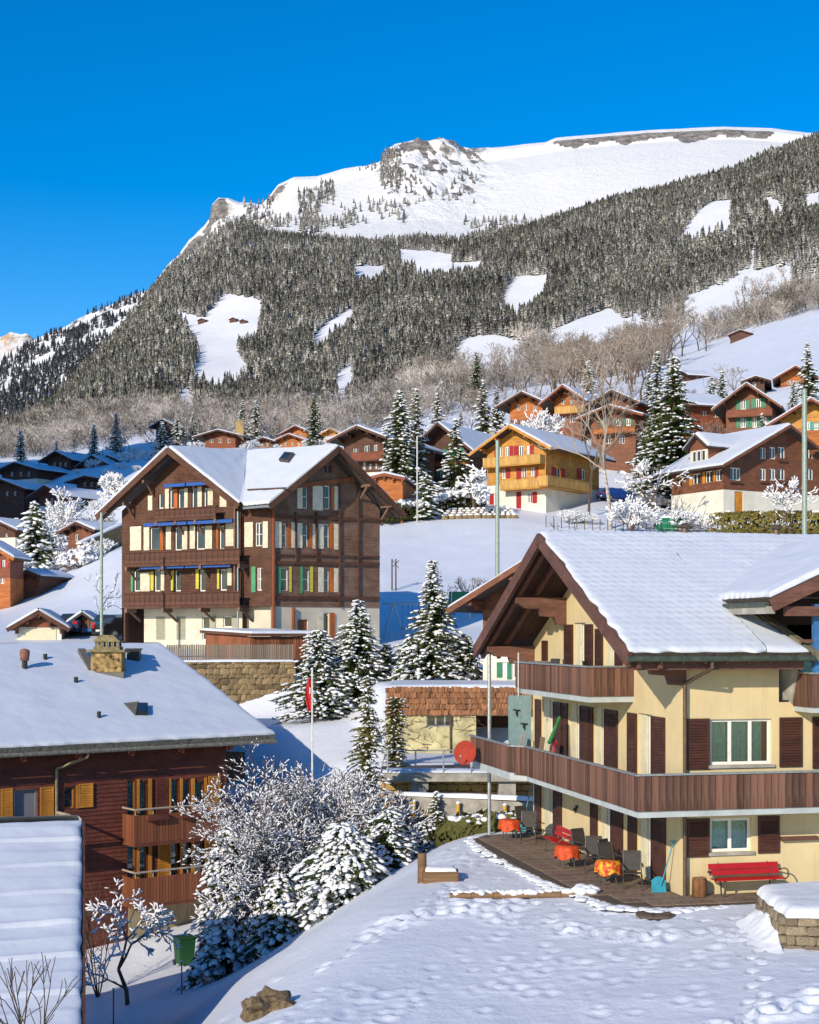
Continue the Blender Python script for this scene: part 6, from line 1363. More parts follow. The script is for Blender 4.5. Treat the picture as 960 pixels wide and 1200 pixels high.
put_spruce('evergreen_shrub', 266, 52, 965, 1.5, 6, 'broad evergreen drooping under heavy snow beside the log house', nb=330, power=0.45, lump=0.21, droop=0.8, snow=2.3)
put_spruce('evergreen_shrub', 402, 49.5, 962, 1.7, 7, 'large rounded evergreen shrub heavy with snow at the lawn edge', nb=380, power=0.33, lump=0.20, droop=0.6, snow=2.3)
put_spruce('evergreen_shrub', 455, 52, 948, 1.35, 8, 'rounded snowy shrub below the slim tall conifer', nb=150, power=0.42, lump=0.17, droop=0.5, snow=2.0)
put_spruce('evergreen_shrub', 326, 50.5, 1022, 1.25, 16, 'snow-bent shrub between the broad evergreen and the white shrub', nb=150, power=0.4, lump=0.19, droop=0.6, snow=2.2)
put_spruce('evergreen_shrub', 492, 56, 962, 0.9, 17, 'low snowy shrub at the far end of the lawn crest', nb=90, power=0.42, lump=0.17, droop=0.5, snow=1.2)
put_spruce('spruce_tree', 511, 56.5, 925, 0.62, 9, 'little young spruce in front of the low concrete wall', nb=90, lump=0.12, spr=0.2)
g, h = top_h(352, 53.5, 866); bare_tree('snowy_shrub', g, h, 31, 'large leafless shrub with every twig coated in snow', mat=M_TWIG, levels=6, snow=0.6, snow_r=0.024, stems=8, lean=0.42, spread=0.55, trunk=0.25, r0=0.07, minr=0.009, up=0.15, nfork=(2, 4))
g, h = top_h(334, 53.0, 925); bare_tree('snowy_shrub', g, h, 32, 'leafless snowy shrub spreading towards the log house balconies', mat=M_TWIG, levels=6, snow=0.6, snow_r=0.023, stems=6, lean=0.42, spread=0.5, trunk=0.26, r0=0.06, minr=0.009, up=0.1, nfork=(2, 4))
g, h = top_h(400, 54.5, 905); bare_tree('snowy_shrub', g, h, 33, 'leafless snowy shrub right beneath the slim tall conifer', mat=M_TWIG, levels=6, snow=0.6, snow_r=0.023, stems=6, lean=0.42, spread=0.5, trunk=0.26, r0=0.06, minr=0.009, up=0.15, nfork=(2, 4))
g, h = top_h(150, 50.5, 1035); bare_tree('fruit_tree', g, h, 34, 'low snow-coated fruit tree in the blue shade by the log house', mat=M_TWIG, levels=6, snow=0.75, snow_r=0.032, stems=1, spread=0.85, trunk=0.32, r0=0.09, minr=0.012, up=-0.05)
g, h = top_h(112, 106, 668); bare_tree('fruit_tree', g, h, 35, 'bare fruit tree on the slope beside the garages', mat=M_TWIG, levels=4, snow=0.25, snow_r=0.05, spread=0.8, minr=0.016)
g, h = top_h(556, 156, 545); bare_tree('fruit_tree', g, h, 36, 'snow-covered fruit tree with a thick trunk in front of the yellow chalet', mat=M_TWIG, levels=5, snow=0.9, snow_r=0.11, spread=1.0, trunk=0.36, r0=0.30, minr=0.03, up=-0.15)
put_spruce('spruce_tree', 468, 166, 457, 4.0, 10, 'tall spruce thick with snow behind the twin-gabled chalet', nb=300, lump=0.42, spr=0.7, power=0.85)
put_spruce('spruce_tree', 487, 172, 455, 2.6, 11, 'slender snowy spruce close behind the tall one', nb=190, lump=0.34, spr=0.6)
put_spruce('spruce_tree', 368, 300, 461, 2.4, 12, 'slim dark spruce above the roof of the twin-gabled chalet', nb=190, lump=0.30, spr=0.65, snow=0.6)
put_spruce('spruce_tree', 790, 176, 418, 5.2, 18, 'broad snow-laden spruce between the upper chalets and the brown log chalet', nb=360, lump=0.46, spr=0.8, power=0.7)
put_spruce('spruce_tree', 770, 180, 412, 3.2, 19, 'darker narrow spruce touching the broad snow-laden one', nb=230, lump=0.40, spr=0.7)
put_spruce('spruce_tree', 893, 190, 484, 1.6, 20, 'small snowy spruce in front of the green-shuttered chalet', nb=110, lump=0.32, spr=0.5)
put_spruce('spruce_tree', 558, 420, 412, 3.2, 22, 'dark spruce on the lower mountain slope near the tiny red hut', nb=130, lump=0.4, spr=0.9, snow=0.6)
put_spruce('pine_tree', 40, 158, 588, 3.4, 23, 'snow-laden pine at the left edge below the shaded village', nb=150, lump=0.6, spr=0.8, droop=0.5, power=0.6)
put_spruce('spruce_tree', 190, 330, 494, 2.6, 24, 'frosty spruce just left of the twin-gabled chalet roof', nb=130, lump=0.45, spr=0.8, snow=1.3)
put_spruce('spruce_tree', 208, 345, 486, 2.2, 25, 'frosty spruce next to the chalet standing alone', nb=110, lump=0.45, spr=0.8, snow=1.4)
g, h = top_h(500, 160, 548); 
put_spruce('evergreen_shrub', 500, 152, 556, 1.8, 26, 'frosted shrub by the concrete wall under the tall spruce', nb=100, lump=0.35, spr=0.5, snow=1.5, power=0.4)
# bare birches and other bare trees near the upper chalets
g, h = top_h(716, 150, 398); bare_tree('birch_tree', g, h, 51, 'tall bare birch in front of the red-walled upper chalet', mat=M_TWIG_TAN, levels=5, spread=0.5, trunk=0.30, r0=0.24, minr=0.022, up=0.35, bark=plain('birch_bark', (0.45, 0.40, 0.34), 0.8, var=0.4, scale=4))
g, h = top_h(690, 158, 440); bare_tree('birch_tree', g, h, 52, 'bare young tree leaning beside the tall birch', mat=M_TWIG_TAN, levels=5, spread=0.55, trunk=0.3, r0=0.16, minr=0.02, up=0.25)
g, h = top_h(773, 152, 538); bare_tree('fruit_tree', g, h, 53, 'snow-flecked bare tree at the left of the brown log chalet', mat=M_TWIG_TAN, levels=5, snow=0.5, snow_r=0.075, spread=0.8, trunk=0.34, r0=0.2, minr=0.022)
g, h = top_h(740, 146, 580); bare_tree('fruit_tree', g, h, 54, 'snowy bare shrub beneath the tall birch', mat=M_TWIG_FROST, levels=5, snow=0.5, snow_r=0.07, spread=0.8, trunk=0.3, r0=0.12, minr=0.022, stems=3, lean=0.4)
g, h = top_h(930, 146, 560); bare_tree('fruit_tree', g, h, 55, 'small snowy fruit tree before the brown log chalet near the pole', mat=M_TWIG, levels=5, snow=0.6, snow_r=0.065, spread=0.9, trunk=0.3, r0=0.12, minr=0.02)
g, h = top_h(625, 205, 478); bare_tree('snowy_shrub', g, h, 56, 'frosted round shrub in front of the leftmost upper orange chalet', mat=M_TWIG_FROST, levels=5, snow=0.6, snow_r=0.10, spread=0.8, stems=4, lean=0.6, trunk=0.28, r0=0.14, minr=0.03)
g, h = top_h(660, 112, 610); bare_tree('fruit_tree', g, h, 57, 'thin bare sapling behind the ridge of the cream house', mat=M_TWIG, levels=4, spread=0.6, minr=0.013)
g, h = top_h(560, 110, 675); bare_tree('snowy_shrub', g, h, 58, 'low leafless brush at the foot of the lamp pole', mat=M_TWIG_TAN, levels=4, spread=0.7, stems=6, lean=0.9, minr=0.016, r0=0.03)
g, h = top_h(85, 185, 572); bare_tree('frosted_tree', g, h, 59, 'round frost-white tree above the small barn', mat=M_TWIG_FROST, levels=6, snow=0.5, snow_r=0.085, spread=0.75, trunk=0.26, r0=0.22, minr=0.028, stems=3, lean=0.35)
g, h = top_h(62, 172, 612); bare_tree('frosted_tree', g, h, 60, 'frosted bushy tree left of the small barn', mat=M_TWIG_FROST, levels=5, snow=0.6, snow_r=0.085, spread=0.8, stems=4, lean=0.6, r0=0.14, minr=0.028)
g, h = top_h(140, 235, 552); bare_tree('frosted_tree', g, h, 61, 'snow-draped tree touching the left gable of the twin-gabled chalet', mat=M_TWIG_FROST, levels=5, snow=0.6, snow_r=0.11, spread=0.8, stems=3, lean=0.6, r0=0.16, minr=0.034)
g, h = top_h(10, 150, 645); bare_tree('frosted_tree', g, h, 62, 'frosted shrub at the left edge above the bright red chalet', mat=M_TWIG_FROST, levels=5, snow=0.6, snow_r=0.08, spread=0.8, stems=4, lean=0.7, r0=0.1, minr=0.026)
g, h = top_h(95, 152, 640); bare_tree('frosted_tree', g, h, 63, 'frosted scrub on the bank below the small barn', mat=M_TWIG_FROST, levels=5, snow=0.7, snow_r=0.085, spread=0.9, stems=5, lean=0.9, r0=0.1, minr=0.026)
# leafless trees on the upper hillside: copies of a few kinds
kinds = []
for i in range(5):
    b = bare_tree('hillside_tree', (0, 0, 0), 10.0, 80 + i, 'leafless tan tree on the snowy hillside above the chalets', 'leafless trees on the upper hillside', mat=M_TWIG_TAN, levels=5, spread=0.62, trunk=0.27, r0=0.17, minr=0.032, up=0.22)
    kinds.append(b)
rg = np.random.default_rng(90); used = [False] * 5
zones = [(905, 440, 1, 4, 11), (870, 470, 1, 8, 10), (845, 440, 4, 26, 11), (800, 480, 18, 44, 13), (760, 440, 20, 44, 13), (700, 420, 22, 40, 13), (655, 400, 16, 34, 12), (610, 470, 9, 30, 12), (940, 560, 6, 30, 12), (890, 560, 8, 36, 12), (560, 480, 5, 25, 12), (735, 350, 7, 22, 13)]
zlab = ['lone leafless tree on the open snowfield by the hay hut', 'smaller leafless tree standing left of the lone one on the snowfield', 'leafless tree at the left margin of the open snowfield', 'leafless tree on the slope above the dark log hut', 'leafless tree on the slope right above the big spruces', 'leafless tree above the red-walled and middle upper chalets', 'leafless tree above the leftmost upper orange chalet', 'leafless tree on the slope left of the upper chalet row', 'leafless tree high up at the right edge below the dark wood', 'leafless tree high on the slope below the dark wood', 'leafless tree beside the tiny red hut', 'leafless tree close behind the upper chalet row']
for zi, (uc, Y, n, su, hh) in enumerate(zones):
    for k in range(n):
        u = uc + rg.normal() * su * 0.7 if n > 1 else uc; y = Y * (1 + 0.10 * rg.normal()); y = min(max(y, 290), 640); u = min(u, 985)
        p = gpos(u, y, -0.15); v = H - p.z * F / p.y
        if u > 815 and 385 < v < 470 and n > 1 and u > 830: continue
        i = int(rg.integers(0, 5)); s = hh / 10 * rg.uniform(0.75, 1.3)
        if not used[i]:
            kinds[i].location = p; kinds[i].rotation_euler = (0, 0, rg.random() * 6.28); kinds[i].scale = (s, s, s); used[i] = True; kinds[i]['label'] = zlab[zi]
        else: copy_tree(kinds[i], p, rg.random() * 6.28, (s * 1.05, s * 1.05, s), zlab[zi])
bpy.context.view_layer.update()
# frosted shrubs filling the gardens between the chalets: copies of two kinds
sk_ = [bare_tree('garden_shrub', (0, 0, 0), 3.0, 130 + i, 'frosted leafless shrub', 'frosted garden shrubs among the chalets', mat=M_TWIG_FROST, levels=4, snow=0.8, snow_r=0.06, stems=6, lean=0.7, spread=0.6, trunk=0.3, r0=0.05, minr=0.022) for i in range(3)]
spots = [('between the upper orange chalets', [(596, 205), (640, 205), (648, 200), (690, 195), (662, 190), (600, 190), (756, 190), (742, 183)]), ('below the tall snowy spruce', [(455, 160), (480, 158), (512, 168), (522, 170), (445, 165), (432, 172)]), ('in the garden of the brown log chalet', [(800, 150), (826, 150), (886, 151)]), ('around the green-shuttered chalet', [(846, 200), (862, 195), (910, 200), (925, 195), (940, 205), (835, 205)]), ('along the road below the birch', [(688, 152), (752, 152), (668, 152)]), ('on the bank above the shaded village', [(150, 340), (162, 355), (172, 330), (142, 320), (160, 300), (128, 300), (112, 255), (150, 262)]), ('beside the twin orange chalets', [(296, 312), (325, 308), (360, 306), (374, 300), (390, 296), (230, 318), (290, 300), (410, 280)]), ('among the shaded chalets', [(20, 300), (48, 310), (90, 330), (110, 340), (70, 250), (30, 240), (95, 270), (12, 335)]), ('by the small barn', [(70, 158), (105, 156), (128, 165), (52, 160), (30, 150), (118, 160)])]
k = 0
for where, ps in spots:
    for (u, Y) in ps:
        p = gpos(u, Y, -0.1); s = rg.uniform(0.4, 0.85); lab = 'frosted leafless shrub ' + where
        if k < 3: sk_[k].location = p; sk_[k].scale = (s * 1.3, s * 1.3, s); sk_[k]['label'] = lab
        else: copy_tree(sk_[int(rg.integers(0, 3))], p, rg.random() * 6.28, (s * 1.3, s * 1.3, s), lab)
        k += 1
# young spruces and bare garden trees in the gaps of the village
ys = [spruce('young_spruce', (0, 0, 0), 6.0, 1.5, 150 + i, 'young snowy spruce', 'young snowy spruces among the chalets', nb=120, lump=0.26, spr=0.42) for i in range(2)]; kk = 0
for where, ps in [('between the dark and the broad brown chalet', [(478, 205), (512, 235)]), ('above the broad brown chalet', [(540, 236), (566, 228), (582, 250)]), ('behind the middle upper chalets', [(690, 238), (704, 244), (760, 240)]), ('beside the red-orange house', [(834, 226), (846, 232)]), ('right of the green-shuttered chalet', [(930, 232), (946, 238)]), ('above the twin orange chalets', [(300, 345), (322, 350), (372, 340)]), ('behind the dark red chalet', [(226, 350), (250, 355), (284, 345)]), ('left of the yellow chalet', [(534, 172)]), ('at the upper edge of the shaded village', [(66, 400), (110, 390), (136, 395), (24, 390)])]:
    for (u, Y) in ps:
        p = gpos(u, Y, -0.1); s = rg.uniform(0.8, 1.9); lab = 'young snowy spruce ' + where
        if kk < 2: ys[kk].location = p; ys[kk].scale = (s, s, s); ys[kk]['label'] = lab
        else: copy_tree(ys[int(rg.integers(0, 2))], p, rg.random() * 6.28, (s, s, s), lab)
        kk += 1
for where, ps in [('between the dark chalet and the tall spruce', [(455, 215), (440, 230), (425, 225)]), ('behind the broad brown chalet', [(525, 245), (552, 250), (568, 262), (590, 255)]), ('between the upper orange chalets', [(642, 245), (672, 250), (690, 205), (730, 236)]), ('around the red-orange house', [(800, 245), (822, 250), (845, 250), (862, 255)]), ('above the twin-gabled chalet roof', [(215, 310), (288, 310), (330, 340), (345, 350), (395, 300), (405, 320)]), ('at the edge of the shaded village', [(140, 345), (152, 375), (120, 380), (85, 400), (45, 385)]), ('in the gardens behind the brown log chalet', [(772, 195), (820, 200), (838, 190), (940, 212)])]:
    for (u, Y) in ps:
        s = rg.uniform(0.45, 0.85); copy_tree(kinds[int(rg.integers(0, 5))], gpos(u, Y, -0.1), rg.random() * 6.28, (s * 1.1, s * 1.1, s), 'bare garden tree ' + where, 'bare garden trees among the chalets')
bpy.context.view_layer.update()

# ---------------------------------------------------------------- hedges
def hedge(name, label, path, w, h, needle, snow, seed, lump=0.22, n_leaf=2200):
    rg = np.random.default_rng(seed); pts = [gpos(u, Y) for u, Y in path]; root = empty(name, pts[0], 0, label, 'hedge'); o = np.array(pts[0])
    A = np.array([p[:] for p in pts]); seg = np.r_[0, np.cumsum(np.linalg.norm(np.diff(A, axis=0), axis=1))]
    t = rg.random(n_leaf) * seg[-1]; c = np.stack([np.interp(t, seg, A[:, k]) for k in range(3)], -1) - o
    q = rg.normal(size=(n_leaf, 3)); q /= np.linalg.norm(q, axis=1)[:, None]; c += np.sign(q) * np.abs(q) ** 0.6 * np.array([w / 2, w / 2, h / 2]) + np.array([0, 0, h / 2])
    s = 0.16 + 0.16 * rg.random((n_leaf, 1)); a = rg.normal(size=(n_leaf, 3)); a /= np.linalg.norm(a, axis=1)[:, None]; b = np.cross(a, q); b /= np.linalg.norm(b, axis=1)[:, None] + 1e-6
    V = np.stack([c - b * s * 0.7, c + b * s * 0.7, c + np.cross(q, b) * s * 1.5], 1).reshape(-1, 3); T = np.arange(3 * n_leaf).reshape(-1, 3)
    fast_mesh('foliage', V, T, needle, root)
    m = int(seg[-1] * snow); t = rg.random(m) * seg[-1]; c = np.stack([np.interp(t, seg, A[:, k]) for k in range(3)], -1) - o; c[:, :2] += rg.normal(size=(m, 2)) * w * 0.28; c[:, 2] += h * rg.uniform(0.75, 1.02, m)
    SV, ST = lumps(c, lump * rg.uniform(0.5, 1.4, m), seed, 0.6); tag(fast_mesh('snow_load', SV, ST, SNOW_TREE, root, True), kind='stuff')
    mb = MB()
    for x in np.linspace(0.02, 0.98, 14) * seg[-1]: p = Vector([np.interp(x, seg, A[:, k]) for k in range(3)]) - pts[0]; mb.tube(p - Vector((0, 0, 0.2)), p + Vector((0, 0, h * 0.8)), 0.05, 0.03, 5)
    mb.build('stems', M_BARK, root); root.children[-1]['kind'] = 'stuff'
    return root
hedge('hedge', 'snow-topped hedge curving up to the yellow chalet', [(440, 148), (470, 151), (505, 156), (535, 160), (562, 163)], 2.2, 2.0, M_NEEDLE_Y, 26, 1, 0.34)
hedge('hedge', 'yellow-green clipped hedge before the brown log chalet', [(838, 147), (880, 147.5), (930, 148), (990, 148)], 1.8, 2.5, foliage_mat('privet', (0.10, 0.09, 0.02), (0.24, 0.19, 0.05), None, rnd=0.2, scale=2), 3, 2, 0.3, 3000)
hedge('hedge', 'low snowy flower bed along the concrete wall', [(522, 54.5), (560, 54), (612, 53.4)], 1.3, 0.6, M_NEEDLE_Y, 34, 3, 0.17, 700)
# ---------------------------------------------------------------- walls, terraces, garage deck in the middle distance
def chamfer(seed, jit=0.12, c=0.14):
    """a rounded block of unit size with an uneven face"""
    r = np.random.default_rng(seed); V = []; ks = (-0.5, -0.5 + c, 0.5 - c, 0.5)
    idx = {}
    def vid(p):
        k = tuple(np.round(p, 4))
        if k not in idx: idx[k] = len(V); V.append(np.array(p, float))
        return idx[k]
    Fs = []
    ins = 0.5 - c
    for ax in range(3):
        for sg in (-1, 1):
            u, v = [(1, 2), (2, 0), (0, 1)][ax]; q = []
            for a, b in ((-ins, -ins), (ins, -ins), (ins, ins), (-ins, ins)):
                p = [0, 0, 0]; p[ax] = 0.5 * sg; p[u] = a; p[v] = b; q.append(vid(p))
            Fs.append(q if sg > 0 else q[::-1])
    import itertools
    for ax in range(3):
        u, v = [(1, 2), (2, 0), (0, 1)][ax]
        for su, sv in itertools.product((-1, 1), (-1, 1)):
            q = []
            for (pu, pv, e) in ((0.5 * su, ins * sv, -ins), (0.5 * su, ins * sv, ins), (ins * su, 0.5 * sv, ins), (ins * su, 0.5 * sv, -ins)):
                p = [0, 0, 0]; p[u] = pu; p[v] = pv; p[ax] = e; q.append(vid(p))
            Fs.append(q if su * sv > 0 else q[::-1])
    for s in itertools.product((-1, 1), repeat=3):
        q = []
        for ax in range(3):
            p = [ins * t for t in s]; p[ax] = 0.5 * s[ax]; q.append(vid(p))
        Fs.append(q if s[0] * s[1] * s[2] > 0 else q[::-1])
    V = np.array(V); V += (r.random(V.shape) - 0.5) * jit
    return V, Fs
STONE = {}
def stone_mesh(kind, mat, n=5, jit=0.12, c=0.14):
    if kind not in STONE:
        L = []
        for i in range(n):
            V, Fs = chamfer(100 + i, jit, c); me = bpy.data.meshes.new(kind); me.from_pydata([tuple(v) for v in V], [], Fs); me.materials.append(mat); L.append(me)
        STONE[kind] = L
    return STONE[kind]
def put_stone(name, root, kind, c, d, n, w, t, h, rr, rot=0.0):
    o = bpy.data.objects.new(name, rr.choice(STONE[kind])); COL.objects.link(o); o.parent = root
    d = Vector(d).normalized(); n = Vector(n).normalized()
    M = Matrix((d, n, Vector((0, 0, 1)))).transposed().to_4x4() @ Matrix.Rotation(rot, 4, 'Y') @ Matrix.Diagonal((w, t, h, 1)); M.translation = Vector(c); o.matrix_local = M
    return o
def vary_mat(name, c, var=0.35, per=0.35, scale=6, rough=0.9, bump=0.02):
    t = NT(name); n = t.noise(t.coord(), scale, 5); col = t.ramp(n, [(0.3, tuple(x * (1 - var) for x in c)), (0.7, tuple(min(1, x * (1 + var)) for x in c))])
    r = t.math('MULTIPLY_ADD', t.rand(), 2 * per); r.node.inputs[2].default_value = 1 - per
    v = t.new('ShaderNodeHueSaturation'); t.l.new(col, v.inputs['Color']); t.l.new(r, v.inputs['Value']); t.color(v.outputs[0]); t.b.inputs['Roughness'].default_value = rough
    t.bump(n, 0.6, bump); return t.m
def stone_wall(name, label, p0, p1, z0, z1, kind, mat, sw, sh_, seed, joint, thick=0.4, cat='wall', jit=0.12, coursed=False, cap=0.0, slope=None):
    p0, p1 = Vector((*p0[:2], 0)), Vector((*p1[:2], 0)); d = (p1 - p0); L = d.length; d.normalize(); n = Vector((d.y, -d.x, 0)); n = n if n.dot(-p0) > 0 else -n
    base = Vector((p0.x, p0.y, z0)); root = empty(name, base, 0, label, cat); rr = random.Random(seed); stone_mesh(kind, mat, 5, jit, 0.13 if coursed else 0.2)
    mb = MB(); q = p0 - base; q.z = 0; mb.prism([q - n * thick, q - n * 0.05, q + d * L - n * 0.05, q + d * L - n * thick], (0, 0, z1 - z0)); mb.build('core', joint, root)
    z = 0
    while z < z1 - z0 - sh_ * 0.4:
        h = sh_ * (1 if coursed else rr.uniform(0.75, 1.25)); h = min(h, z1 - z0 - z); x = 0.0 if not coursed else (-sw * 0.5 if int(z / sh_ + 0.5) % 2 else 0)
        while x < L:
            w = sw * (rr.uniform(0.85, 1.15) if coursed else rr.uniform(0.6, 1.5)); a, b = max(x, 0), min(x + w, L)
            if b - a > 0.06:
                c = q + d * ((a + b) / 2) - n * (0.06 + rr.uniform(0, 0.03)); c.z = z + h / 2 + (0 if coursed else rr.uniform(-0.03, 0.03))
                put_stone('stone', root, kind, c, d, n, (b - a) * (0.97 if coursed else 1.04), 0.22, h * (0.95 if coursed else 1.05), rr, 0 if coursed else rr.uniform(-0.12, 0.12))
            x += w
        z += h
    if cap:
        mb = MB(); c = q - n * (thick / 2); snow_strip(root, c, c + d * L, thick + 0.1, z1 - z0, cap)
    return root, d, n
def snow_strip(root, a, b, w, z, th, seed=0, name='snow_cap'):
    a, b = Vector((a.x, a.y, z)), Vector((b.x, b.y, z)); d = (b - a).normalized(); n = Vector((-d.y, d.x, 0)) * (w / 2)
    return snow_quad(root, a - n, b - n, b + n, a + n, th, 0.15, (1, 1, 1, 1), w * 0.4, None, seed, SNOW, 0.04, name)
M_RUBBLE = vary_mat('rubble_stone', (0.24, 0.17, 0.085), 0.45, 0.45, 5); M_SAND = vary_mat('sandstone_block', (0.42, 0.28, 0.10), 0.25, 0.22, 4); M_MORT = plain('mortar', (0.16, 0.13, 0.09), 0.95)
M_FENCE = wood('grey_fence_wood', (0.20, 0.165, 0.125), 0.8, 'z', 0.3, per_obj=0.25)
Yw = 85.0; a = P(196, 0, Yw - 1.5); b = P(346, 0, Yw + 0.5)
rw, d_, n_ = stone_wall('retaining_wall', 'rubble stone retaining wall below the twin-gabled chalet', a, b, -5.4, -1.68, 'rubble', M_RUBBLE, 0.42, 0.30, 3, M_MORT, 0.6, jit=0.16, cap=0.14)
fb0 = a - n_ * 0.5; fr = empty('fence', (fb0.x, fb0.y, -1.55), 0, 'weathered grey picket fence on top of the rubble wall', 'fence'); Lf = (Vector((b.x, b.y, 0)) - Vector((a.x, a.y, 0))).length
plank_run(fr, (0, 0), tuple((d_ * Lf)[:2]), -0.1, 0.98, M_FENCE, pw=0.13, gap=0.03, th=0.025, name='picket', jit=0.02)
mb = MB(); mb.bar(Vector((0, 0, 0.2)) - n_ * 0.04, d_ * Lf + Vector((0, 0, 0.2)) - n_ * 0.04, 0.05, 0.08); mb.build('rail', M_FENCE, fr)
# flat-roofed shed in front of the chalet
sp = P(293, 762, 86.6); sp.z = -1.6; sd_ = empty('shed', sp, 0, 'long brown shed with flat snowy roof before the twin-gabled chalet', 'shed')
f1 = Face(sd_, sp.xy, (-0.88, 0.47), (-0.47, -0.88)); f2 = Face(sd_, sp.xy, (0.94, 0.34), (0.34, -0.94)); w1, w2_ = f1.s(241), f2.s(374); z1 = f1.z(293, 746)
f1.wall('wall', 0, w1, sp.z - 1, [(0, z1), (w1, z1 + 0.35)], [], M_REDPOST); n = int(w2_ / 0.2)
for i in range(n): mb = MB(); f2.box(mb, w2_ * i / n, w2_ * (i + 1) / n - 0.025, sp.z - 0.5, z1, 0, 0.04); mb.build('plank', M_ORWOOD, sd_)
f2.wall('wall', 0, w2_, sp.z - 1, [(0, z1), (w2_, z1)], [], M_DKWOOD)
mb = MB(); q = [f1.pt(-0.25, z1, 0.25), f2.pt(w2_ + 0.2, z1, 0.3), f2.pt(w2_ + 0.2, z1 + 0.2, 0.3) + f1.d * (w1 + 0.5), f1.pt(w1 + 0.25, z1 + 0.2, 0.25)]; mb.prism([k + Vector((0, 0, 0.02)) for k in q], (0, 0, 0.16)); mb.build('roof', M_DKWOOD, sd_)
snow_quad(sd_, *[k + Vector((0, 0, 0.18)) for k in q], 0.14, 0.25, (1, 1, 1, 1), 0.2, None, 77)
# brick-faced garage built into the bank, its deck, and walls
M_ROUGH = vary_mat('orange_split_face', (0.27, 0.125, 0.06), 0.5, 0.35, 5, 0.95, 0.05); M_YPL = plain('stained_cream_plaster', (0.52, 0.46, 0.25), 0.9, var=0.28, scale=1.4)
gp = P(452, 880, 69.5); gp.z = -5.75; gb = empty('garage', gp, 0, 'low garage with orange stone parapet and vine-streaked cream wall', 'garage'); bf = Face(gb, gp.xy, (0.995, -0.03), (-0.03, -0.995)); X1 = bf.s(628)
zt, zp = bf.z(500, 806), bf.z(500, 837); hw = [bf.hole(500, 532, 836, 852)]; hd = [bf.hole(558, 598, 838, 882)]
bf.wall('wall', 0, X1, gp.z - 1, [(0, zp), (X1, zp)], [(h[0], h[1], h[2], min(h[3], zp - 0.02)) for h in hw + hd], M_YPL, 0.25)
bf.window((hw[0][0], hw[0][1], hw[0][2], zp - 0.02), 3, frame=M_STEEL, fw=0.06); mb = MB(); bf.box(mb, hd[0][0] - 0.3, hd[0][1] + 0.3, gp.z - 0.5, zp, -4.0, -3.9); mb.build('inner_wall', M_DKWOOD, gb)
mb = MB(); bf.box(mb, 0, X1, zp - 0.1, zt + 0.02, -6.5, -0.3); mb.build('roof', M_CONC, gb)
stone_mesh('split', M_ROUGH, 5, 0.22, 0.12); rr = random.Random(9); nx, nz = 46, 5
for j in range(nz):
    for i in range(nx):
        w = X1 / nx; h = (zt - zp + 0.1) / nz; off = (w / 2 if j % 2 else 0)
        c = bf.pt(min(X1 - w / 2, w * (i + 0.5) + off), zp - 0.05 + h * (j + 0.5), 0.06 + rr.uniform(-0.05, 0.05)); put_stone('stone', gb, 'split', c, bf.d, bf.n, w * rr.uniform(0.92, 1.15), 0.2, h * rr.uniform(0.96, 1.06), rr, rr.uniform(-0.03, 0.03))
snow_quad(gb, bf.pt(-0.1, zt, 0.15), bf.pt(X1, zt, 0.15), bf.pt(X1, zt, -6.4), bf.pt(-0.1, zt, -6.4), 0.16, 0.3, (1, 1, 0, 1), 0.3, None, 78)
mb = MB(); rg = np.random.default_rng(4)
for i in range(26):
    x = rg.uniform(0.3, bf.s(548)); z = rg.uniform(gp.z + 0.2, zp - 0.1); p = Vector((x, z, 0))
    for k in range(5):
        q = p + Vector((rg.normal() * 0.25, rg.normal() * 0.16, 0)); mb.bar(bf.pt(p.x, p.y, 0.012), bf.pt(q.x, q.y, 0.012), 0.015, 0.015); p = q
mb.build('vine', M_TWIG, gb); gb.children[-1]['kind'] = 'stuff'
mb = MB(); q = bf.pt(bf.s(528), 0, 0.1); mb.tube((q.x, q.y, 0), (q.x, q.y, zp - gp.z), 0.04); mb.build('downpipe', M_PIPE, gb)
dk0 = P(446, 905, 59.8); dk0.z = -5.95; dk = empty('parking_deck', dk0, 0, 'raised snowy parking deck with steel railing before the stone-topped garage', 'deck')
df = Face(dk, dk0.xy, (1, -0.0), (0, -1)); XD = df.s(632)
mb = MB(); df.box(mb, 0, XD, -6.12, -5.78, -9.6, 0); mb.build('slab', M_CONC, dk)
snow_quad(dk, df.pt(0, -5.78, -0.1), df.pt(XD, -5.78, -0.1), df.pt(XD, -5.78, -1.2), df.pt(0, -5.78, -1.2), 0.14, 0.2, (1, 1, 1, 1), 0.4, None, 79); snow_quad(dk, df.pt(0, -5.78, -3.2), df.pt(XD, -5.78, -4.6), df.pt(XD, -5.78, -9.4), df.pt(0, -5.78, -9.4), 0.10, 0.25, (1, 1, 1, 1), 0.8, None, 80)
mb = MB(); df.box(mb, 0, XD, -5.776, -5.77, -9.5, -0.02); mb.build('asphalt', plain('wet_asphalt', (0.06, 0.06, 0.065), 0.5), dk)
for x in np.linspace(0.3, XD - 0.5, 6): mb = MB(); q = df.pt(x, -5.78, -0.15); mb.tube(q, q + Vector((0, 0, 0.95)), 0.035); mb.build('post', M_STEEL, dk)
for z in (0.45, 0.93): mb = MB(); mb.tube(df.pt(0, -5.78 + z, -0.15), df.pt(XD, -5.78 + z, -0.15), 0.025); mb.build('rail', M_STEEL, dk)
for u in (495, 598): x = df.s(u); mb = MB(); df.box(mb, x - 0.45, x + 0.25, -7.6, -6.12, -1.6, -0.25); mb.build('pier', M_CONC, dk)
stone_wall('stone_wall', 'yellow sandstone block wall under the parking deck', P(446, 0, 61.6), P(640, 0, 61.6), -7.6, -6.2, 'sand', M_SAND, 0.52, 0.30, 5, M_MORT, 0.5, coursed=True, jit=0.08)
